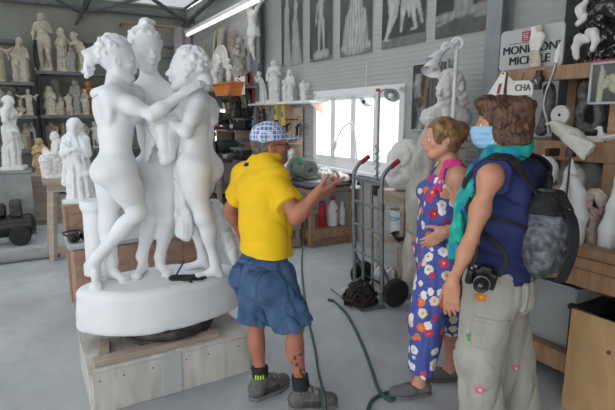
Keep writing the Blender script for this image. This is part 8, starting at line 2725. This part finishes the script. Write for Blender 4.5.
t = thing('brass_fitting', 'dull metal pipe fitting hung on the upright under the top beam', 'fitting', R(2.915, q.y, q.z), YAW - PI / 2)
part('body', MB().lathe([(0, -0.06), (0.022, -0.06), (0.024, -0.02), (0.032, -0.015), (0.032, 0.02), (0.022, 0.025), (0.02, 0.06), (0, 0.06)], n=18), M_['iron'], t)
part('tap', MB().tube([(0, 0, 0), (0.0, -0.03, 0.0), (0.03, -0.045, -0.03)], 0.010, 8, 3), M_['steel'], t)
# dark rearing horse with white limbs on the top shelf
q = onx(588, 66, 3.0)
t = thing('winged_horse', 'rearing black horse sculpture with white legs on the top shelf', 'sculpture', R(3.08, q.y, Z1 + 0.003), YAW - PI / 2)
K = (onx(588, 0, 3.02).z - Z1) / 0.50
S = SDF(0.0075)
P = lambda x, z, y=0: V(x, y, z) * K
S.cone(P(0.035, 0.20), P(-0.055, 0.33), 0.095 * K, 0.085 * K, 0.05)            # barrel
S.ell(P(0.05, 0.19), (0.10 * K, 0.085 * K, 0.10 * K), None, k=0.04)             # croup
S.cone(P(-0.06, 0.36), P(-0.085, 0.52), 0.065 * K, 0.045 * K, 0.04)             # neck
S.cone(P(-0.09, 0.55), P(-0.17, 0.50), 0.045 * K, 0.026 * K, 0.03)              # head
S.cone(P(-0.08, 0.59), P(-0.07, 0.63), 0.014 * K, 0.006 * K, 0.01)
for y in (-0.045, 0.045):
 S.cone(P(0.06, 0.17, y), P(0.02, 0.10, y), 0.055 * K, 0.035 * K, 0.03)
 S.cone(P(0.02, 0.10, y), P(0.075, 0.06, y), 0.032 * K, 0.022 * K, 0.02)
 S.cone(P(0.075, 0.06, y), P(0.06, 0.0, y), 0.022 * K, 0.026 * K, 0.02)
 for i in range(5):                                                           # wings
  S.cone(P(-0.02 + 0.01 * i, 0.36, y * 1.4), P(0.10 + 0.025 * i, 0.56 - 0.055 * i, y * 2.2), 0.030 * K, 0.014 * K, 0.02)
S.chain([P(0.12, 0.22), P(0.16, 0.16), P(0.15, 0.04), P(0.13, 0.0)], [0.03 * K, 0.032 * K, 0.028 * K, 0.02 * K], 0.02)   # tail
S.loft([(0.0, 0.03 * K, 0, 0.14 * K, 0.09 * K), (0.025 * K, 0.03 * K, 0, 0.13 * K, 0.085 * K)], amp=0.1, nf=5)
S.cone(P(0.10, 0.02), P(0.11, 0.14), 0.05 * K, 0.03 * K, 0.03)
S.disp(folds(0.013, 30, 9)); S.disp(folds(0.006, 70, 10))
body = link('crumpled_body', S.mesh('crumpled_body', M_['black_gloss']), t)
def limb(pts, rs, nm='white_leg'):
 S = SDF(0.005)
 S.chain([P(*p) for p in pts], [r * K for r in rs], 0.015)
 S.disp(folds(0.003, 40, 3))
 link(nm, S.mesh(nm, M_['plaster_white']), t, 'white limb')
limb([(-0.02, 0.185, -0.12), (-0.075, 0.195, -0.14), (-0.10, 0.13, -0.14), (-0.09, 0.085, -0.14), (-0.08, 0.05, -0.14)], [0.032, 0.034, 0.026, 0.019, 0.020])
limb([(-0.005, 0.235, -0.12), (0.035, 0.225, -0.14), (0.06, 0.165, -0.14), (0.045, 0.10, -0.14)], [0.032, 0.033, 0.025, 0.020])
limb([(-0.085, 0.48, -0.09), (-0.105, 0.43, -0.11), (-0.095, 0.385, -0.11), (-0.075, 0.36, -0.10)], [0.022, 0.034, 0.028, 0.02])
limb([(-0.06, 0.365, -0.11), (-0.11, 0.315, -0.12)], [0.026, 0.018])
part('support_rod', MB().cyl(P(-0.08, 0.05, -0.14), P(-0.078, 0.0, -0.14), 0.008), M_['iron'], t)
# photo in a light frame hanging at the right edge
q = onx(604, 103, 2.86); q2 = onx(604, 63, 2.86); ql = onx(590.5, 90, 2.86); qr = onx(622, 90, 2.86)
wf, hf = ql.y - qr.y, q2.z - q.z
t = thing('framed_photograph', 'small framed photograph of pale carved hand hanging at right photo edge', 'picture', R(2.86, (ql.y + qr.y) / 2, q.z), YAW)
def ph(u, v):
 g = 0.06 + 0.05 * v + 0.02 * n2(u, v, 5)
 c = (g * 0.9, g, g * 0.95)
 for x0, y0, x1, y1, r in ((0.30, 0.05, 0.33, 0.75, 0.10), (0.33, 0.75, 0.30, 0.92, 0.05), (0.42, 0.45, 0.65, 0.62, 0.11), (0.65, 0.62, 0.85, 0.45, 0.11), (0.7, 0.4, 0.98, 0.30, 0.13), (0.45, 0.4, 0.5, 0.65, 0.04)):
  dx, dy = x1 - x0, y1 - y0
  k_ = max(0, min(1, ((u - x0) * dx + (v - y0) * dy) / (dx * dx + dy * dy)))
  d = math.hypot(u - x0 - k_ * dx, v - y0 - k_ * dy) / r
  if d < 1:
   b_ = 0.42 * (0.5 + 0.5 * math.sqrt(1 - d * d))
   c = (b_, b_ * 0.97, b_ * 0.74)
 return c
link('photo', print_mesh('photo', wf, hf, ph, 40, 48, M_['print']), t)
mb = MB()
for s_ in (-1, 1):
 mb.box((-0.003, s_ * wf / 2, hf / 2), (0.02, 0.014, hf + 0.014))
 mb.box((-0.003, 0, hf / 2 + s_ * hf / 2), (0.02, wf + 0.014, 0.014))
part('frame', mb, M_['cardgrey'], t)
part('red_edge', MB().box((-0.012, 0, hf + 0.012), (0.012, wf, 0.008)), M_['signred'], t)
part('hook', MB().tube([(0, 0, hf), (0.02, 0, hf + 0.04), (0.07, 0, hf + 0.06)], 0.004, 6), M_['iron'], t)
# things on the lower shelf
def snake(label, pts, xr, r, cat='sculpture'):
 P = [onx(px, py, xr) for px, py in pts]
 c = P[-1]
 t = thing('stone_loop', label, cat, R(xr, c.y, Z2), YAW)
 mb = [Vector((0, p.y - c.y, p.z - Z2)) for p in P]
 lo = min(m.z for m in mb)
 S = SDF(0.006)
 Q, _ = catmull(mb, [0] * len(mb), 4)
 for a_, b_ in zip(Q[:-1], Q[1:]):
  S.cone(a_, b_, r, r, 0.01)
 S.disp(folds(0.004, 60, 4)); S.cut((0, 0, 0.001), (0, 0, -1))
 link('coil', S.mesh('coil', M_['glitter']), t)
 return t
snake('grey speckled stone loop bent like a hook on the lower shelf', [(586, 84), (582.5, 92), (585, 101), (580, 112), (581, 124), (588, 129), (597, 127), (600, 118), (599, 106), (598, 98)], 3.14, 0.026)
snake('grey speckled stone twist at left end of the lower shelf', [(549, 88), (550, 100), (548, 112), (545, 122), (541, 131)], 3.14, 0.034)
# white disc with a hole
q = onx(559.5, 115, 3.02)
t = thing('white_disc', 'round white disc with a centre hole standing on the lower shelf', 'disc', R(3.03, q.y, Z2), YAW)
rd = 0.062
part('disc', MB().lathe([(0.010, -0.012), (rd * 0.5, -0.016), (rd, -0.010), (rd, 0.010), (rd * 0.5, 0.016), (0.010, 0.012), (0.010, -0.012)], (0, 0, q.z - Z2), 36, (1, 0, 0)), M_['plaster_white'], t)
part('peg', MB().cyl((-0.014, 0, q.z - Z2), (0.014, 0, q.z - Z2), 0.010), M_['black_plastic'], t)
part('stand', MB().box((0.0, 0, (q.z - Z2 - rd) / 2 + 0.002), (0.05, 0.07, max(0.02, q.z - Z2 - rd + 0.006))), M_['iron'], t)
# stone bird on a rod
qa, qb = onx(552, 123, 2.80), onx(590, 150, 2.80)
c = onx(572, 140, 2.80)
t = thing('stone_bird', 'white fluted bird carving on an iron rod before the lower beam', 'sculpture', R(2.80, c.y, WT), YAW)
d0 = Vector((0, qa.y - c.y, qa.z - WT)); d1 = Vector((0, qb.y - c.y, qb.z - WT)); dm = Vector((0, 0, c.z - WT))
S = SDF(0.005)
S.cone(d0, lerp(d0, d1, 0.18), 0.016, 0.024, 0.02)
S.cone(lerp(d0, d1, 0.18), lerp(d0, d1, 0.55), 0.034, 0.050, 0.03)
S.cone(lerp(d0, d1, 0.55), d1, 0.048, 0.040, 0.03, fb=True)
dd = (d1 - d0).normalized(); nn = Vector((0, -dd.z, dd.y))
for i in range(6):
 S.cone(lerp(d0, d1, 0.6) + nn * (-0.025 + 0.010 * i) + V(-0.045, 0, 0), d1 + dd * 0.012 + nn * (-0.045 + 0.018 * i) + V(-0.038, 0, 0), 0.007, 0.010, 0.006)
S.disp(folds(0.003, 35, 2))
link('body', S.mesh('body', M_['birdstone']), t)
part('beak', MB().cyl(d0, d0 - dd * 0.02 + V(0, 0.03, -0.02), 0.012, 0.003), M_['birdstone'], t)
part('rod', MB().cyl((0, 0, 0), dm, 0.006), M_['iron'], t)
part('rod_collar', MB().lathe([(0, -0.03), (0.028, -0.028), (0.032, 0.0), (0.02, 0.03), (0, 0.03)], dm + V(0, 0, -0.07), 16), M_['iron'], t)
part('rod_foot', MB().box((0, 0, 0.012), (0.12, 0.12, 0.024)), M_['iron'], t)
# bent grey tube ending in a white leaf
P = [onx(px, py, 2.84) for px, py in ((549, 133), (547, 120), (544, 108), (545, 97), (549, 84), (554, 70), (556, 63))]
c = P[0]
t = thing('bent_tube', 'thin grey bent tube with white leaf tip rising beside the stone bird', 'sculpture', R(2.84, c.y, Z2 - 0.12), YAW)
L_ = [Vector((0, p.y - c.y, p.z - Z2 + 0.12)) for p in P]
part('tube', MB().tube(L_, 0.010, 8, 5), M_['steel'], t)
e = L_[-1]
S = SDF(0.004); S.ell(e + V(0, -0.004, 0.045), (0.008, 0.018, 0.055), Matrix.Rotation(0.12, 3, 'X')); S.cone(e + V(0, -0.006, 0.06), e + V(0, -0.018, 0.125), 0.012, 0.003, 0.01)
link('leaf_tip', S.mesh('leaf_tip', M_['plaster_white']), t, 'white leaf-shaped tip')
part('clamp', MB().box((0.055, 0, 0.05), (0.12, 0.03, 0.05)), M_['iron'], t)
# little white bird and white blocks on the lower shelf at the right edge
q = onx(605, 134, 2.98)
t = thing('white_bird', 'small white bird with raised head on the lower shelf at right photo edge', 'sculpture', R(2.99, q.y, Z2), YAW)
S = SDF(0.004)
S.cone((0, 0.02, 0.028), (0, -0.07, 0.035), 0.026, 0.012, 0.02); S.cone((0, 0.028, 0.03), (0, 0.035, 0.075), 0.020, 0.013, 0.015); S.ell((0, 0.042, 0.085), (0.012, 0.018, 0.012), None, k=0.01); S.cone((0, 0.055, 0.083), (0, 0.075, 0.076), 0.006, 0.002, 0.004)
S.cone((-0.02, 0.0, 0.03), (-0.022, -0.09, 0.05), 0.012, 0.006, 0.01)
link('bird', S.mesh('bird', M_['plaster_white']), t)
part('base', MB().prism([(-0.06, 0), (0.06, 0), (0.04, 0.012), (-0.05, 0.012)], (0.03, 0, 0), (0, 1, 0), (0, 0, 1), 0.06), M_['plaster_white'], t)
q = onx(583, 132, 2.97)
solo('plaster_block', MB().box((0, 0, 0.018), (0.07, 0.24, 0.036), None, 0.006), M_['marble_old'], 'flat pale plaster block lying on the lower shelf behind the stone bird', 'block', R(2.985, q.y, Z2), YAW)
# ---- white sculptures on the worktop
def wt(px, xr):
 return onx(px, 230, xr)
# twin tall fins with a pink inner face
q = wt(571, 2.86)
hz = onx(566, 158, 2.86).z - WT
t = thing('fin_sculpture', 'tall white twin-fin marble sculpture with a pink inner face', 'sculpture', R(2.86, q.y, WT), YAW)
S = SDF(0.006)
Ml = Matrix.Rotation(rad(4), 3, 'X')
S.cone((0.03, 0.055, hz * 0.10), (0.03, 0.06, hz * 0.55), 0.056, 0.050, 0.03, flat=(1, 0, 0), ratio=0.6)
S.cone((0.03, 0.06, hz * 0.55), (0.03, 0.055, hz * 0.82), 0.050, 0.034, 0.03, flat=(1, 0, 0), ratio=0.6)
S.cone((0.03, 0.055, hz * 0.82), (0.03, 0.052, hz * 0.99), 0.030, 0.006, 0.03, flat=(1, 0, 0), ratio=0.6)
S.cut((0, 0, 0.001), (0, 0, -1))
link('rear_fin', S.mesh('rear_fin', M_['marble']), t)
S = SDF(0.006)
S.chain([(-0.02, -0.045, 0.03), (-0.02, -0.05, hz * 0.35), (-0.02, -0.035, hz * 0.60), (-0.02, 0.0, hz * 0.74), (-0.02, 0.035, hz * 0.80)], [0.046, 0.046, 0.040, 0.030, 0.016], 0.03)
S.cut((0, 0, 0.001), (0, 0, -1))
link('front_fin', S.mesh('front_fin', M_['marble']), t)
S = SDF(0.005)
S.cone((-0.045, 0.002, hz * 0.06), (-0.045, 0.012, hz * 0.50), 0.018, 0.026, 0.02, flat=(1, 0, 0), ratio=0.7)
S.cone((-0.045, 0.012, hz * 0.50), (-0.04, 0.03, hz * 0.70), 0.026, 0.012, 0.02, flat=(1, 0, 0), ratio=0.7)
link('inner_face', S.mesh('inner_face', M_['pinkstone']), t, 'pink-veined inner face')
# disc behind the fins
def blob(name, label, px, py, xr, r, m, M=None, cat='sculpture', n=3, amp=0.008):
 q = onx(px, py, xr)
 t = thing(name, label, cat, R(xr, q.y, WT), YAW)
 S = SDF(0.007)
 S.ell((0, 0, q.z - WT), r, M, k=0.02)
 S.disp(folds(amp, 16, n))
 link('stone', S.mesh('stone', M_[m]), t)
 hb = q.z - WT - r[2] * 0.9
 part('stand', MB().lathe([(0, 0), (0.06, 0), (0.055, 0.02), (0.022, 0.03), (0.022, hb + 0.02), (0, hb + 0.02)], n=18), M_['cardgrey'], t)
 return t
blob('shell_sculpture', 'white rounded shell sculpture just right of the masked woman\'s shoulder', 543, 172, 2.95, (0.045, 0.095, 0.115), 'marble', Matrix.Rotation(0.4, 3, 'X'))
blob('shell_sculpture', 'white dome sculpture at the back of the bench behind the twin fins', 571, 180, 3.15, (0.06, 0.09, 0.12), 'marble_old', None, n=5)
blob('shell_sculpture', 'small pinkish stone lump between white shell and twin fins', 556, 192, 3.02, (0.05, 0.055, 0.055), 'pinkstone', None, n=7)
blob('shell_sculpture', 'grey-white boulder sculpture at the back under the lower beam', 589, 178, 3.25, (0.07, 0.10, 0.12), 'plaster_grey', None, n=9)
# pierced coral-like ring
q = onx(595, 203, 2.92)
t = thing('pierced_ring', 'pink and white pierced ring sculpture between the fins on the bench', 'sculpture', R(2.92, q.y, WT), YAW)
cz_ = q.z - WT
S = SDF(0.005)
for i in range(14):
 a0, a1 = i * 2 * PI / 14, (i + 1) * 2 * PI / 14
 P2_ = lambda a_: V(0.0, 0.042 * math.cos(a_), cz_ + 0.07 * math.sin(a_))
 S.cone(P2_(a0), P2_(a1), 0.016 + 0.007 * math.sin(3 * a0), 0.016 + 0.007 * math.sin(3 * a1), 0.01)
S.cone((0, 0.0, 0.0), (0, 0.0, cz_ - 0.06), 0.03, 0.02, 0.02)
S.disp(folds(0.010, 35, 4)); S.cut((0, 0, 0.001), (0, 0, -1))
link('ring', S.mesh('ring', M_['pinkstone']), t)
part('ball', MB().ball((-0.035, 0.06, cz_ + 0.005), 0.026, 16), M_['plaster_white'], t)
# slender white blade at the right edge
q = wt(610, 2.80)
hz2 = onx(612, 165, 2.80).z - WT
t = thing('blade_sculpture', 'slender white blade sculpture flaring at its foot, at right photo edge', 'sculpture', R(2.80, q.y, WT), YAW)
S = SDF(0.006)
S.chain([(0, 0.02, 0.02), (0, 0.015, hz2 * 0.28), (0, 0.0, hz2 * 0.55), (0, -0.02, hz2 * 0.85), (0, -0.03, hz2)], [0.036, 0.040, 0.026, 0.020, 0.009], 0.03)
S.cut((0, 0, 0.001), (0, 0, -1))
link('blade', S.mesh('blade', M_['marble']), t)
# boxes and the timber block
q = onx(595, 242, 2.98)
solo('white_box', MB().box((0, 0, 0.035), (0.16, 0.30, 0.07), None, 0.006), M_['paper'], 'low white box behind the slender blade on the bench', 'box', R(3.05, q.y, WT), YAW)
q = onx(600, 256, 2.68)
solo('timber_offcut', MB().box((0, 0, 0.028), (0.10, 0.34, 0.056), None, 0.004), M_['wood_y'], 'thick timber offcut on front edge of the right-hand bench', 'timber', R(2.68, q.y - 0.06, WT), YAW)
q = onx(562, 240, 2.78)
solo('white_box', MB().box((0, 0, 0.03), (0.18, 0.22, 0.06), None, 0.006), M_['paper'], 'low white box beside the backpack strap on the bench', 'box', R(2.80, q.y + 0.14, WT), YAW)
# under the bench
q = onx(549, 340, 2.85)
zq = 0.238
t = thing('storage_bin', 'cloudy plastic storage bin under the right-hand bench', 'bin', R(2.98, q.y, zq), YAW)
w, d, h = 0.42, 0.40, 0.40
mb = MB()
for s_ in (-1, 1):
 mb.ring_loft([[V(s_ * w / 2 * k_, -d / 2 * k_, z), V(s_ * (w / 2 * k_ - 0.008), -d / 2 * k_, z), V(s_ * (w / 2 * k_ - 0.008), d / 2 * k_, z), V(s_ * w / 2 * k_, d / 2 * k_, z)] for k_, z in ((0.88, 0), (1.0, h))])
 mb.ring_loft([[V(-w / 2 * k_, s_ * d / 2 * k_, z), V(w / 2 * k_, s_ * d / 2 * k_, z), V(w / 2 * k_, s_ * (d / 2 * k_ - 0.008), z), V(-w / 2 * k_, s_ * (d / 2 * k_ - 0.008), z)] for k_, z in ((0.88, 0), (1.0, h))])
mb.box((0, 0, 0.006), (w * 0.87, d * 0.87, 0.012))
part('tub', mb, M_['clear'], t, smooth=False)
mb = MB()
for s_ in (-1, 1):
 mb.box((s_ * w / 2, 0, h), (0.03, d + 0.03, 0.022)); mb.box((0, s_ * d / 2, h), (w + 0.03, 0.03, 0.022))
part('rim', mb, M_['clear'], t)
S = SDF(0.012); S.box((0, 0, 0.13), (w * 0.70, d * 0.70, 0.20), None, rnd=0.03); S.disp(folds(0.02, 16, 5))
link('white_contents', S.mesh('white_contents', M_['marble_old']), t)
q = onx(566, 345, 2.80)
t = thing('dark_crate', 'black box between plastic bin and the plywood sheet under the bench', 'box', R(2.90, q.y - 0.10, zq), YAW)
part('body', MB().box((0, 0, 0.14), (0.30, 0.15, 0.28), None, 0.008), M_['black_plastic'], t)
part('lid', MB().box((0, 0, 0.295), (0.32, 0.17, 0.03), None, 0.006), M_['iron'], t)
t = thing('shoe_box', 'dark cardboard box in the shade under the right-hand bench', 'box', R(3.05, 0.98, zq), YAW)
part('body', MB().box((0, 0, 0.12), (0.45, 0.42, 0.24), None, 0.006), M_['rust'], t)
part('lid', MB().box((0, 0, 0.25), (0.47, 0.44, 0.03), None, 0.004), M_['rust'], t)
# plywood sheet leaning against the bench
a, b = fl(562, 404), Vector()
top = at(572, 314, 2.28)
e0 = onx(562, 404, 2.33)
t0_ = toroom(fl(561, 406))
t = thing('plywood_sheet', 'yellowish plywood sheet leaning against the right-hand bench', 'plywood', R(t0_.x, t0_.y, 0), YAW)
h_ = 0.60
tilt = 2.585 - t0_.x - 0.02
y_len = 0.95
mb = MB()
v0 = [V(0, 0, 0.0), V(0, -y_len, 0.0), V(tilt * 0.99, -y_len, h_), V(tilt * 0.99, 0, h_)]
off = V(0.018, 0, 0)
mb.add(v0 + [p + off for p in v0], [[0, 1, 2, 3], [7, 6, 5, 4], [0, 4, 5, 1], [1, 5, 6, 2], [2, 6, 7, 3], [3, 7, 4, 0]])
part('sheet', mb, M_['plywood'], t, smooth=False)
part('knot', MB().lathe([(0, 0), (0.012, 0), (0.012, 0.002), (0, 0.002)], V(tilt * 0.72, -0.22, h_ * 0.72) + V(-0.002, 0, 0), 12, (-1, 0, 0.3)), M_['rust'], t, 'dark knot')
part('knot', MB().lathe([(0, 0), (0.008, 0), (0.008, 0.002), (0, 0.002)], V(tilt * 0.45, -0.4, h_ * 0.45) + V(-0.002, 0, 0), 12, (-1, 0, 0.3)), M_['rust'], t, 'dark knot')
make_group()
make_man()
make_floral()
make_masked()
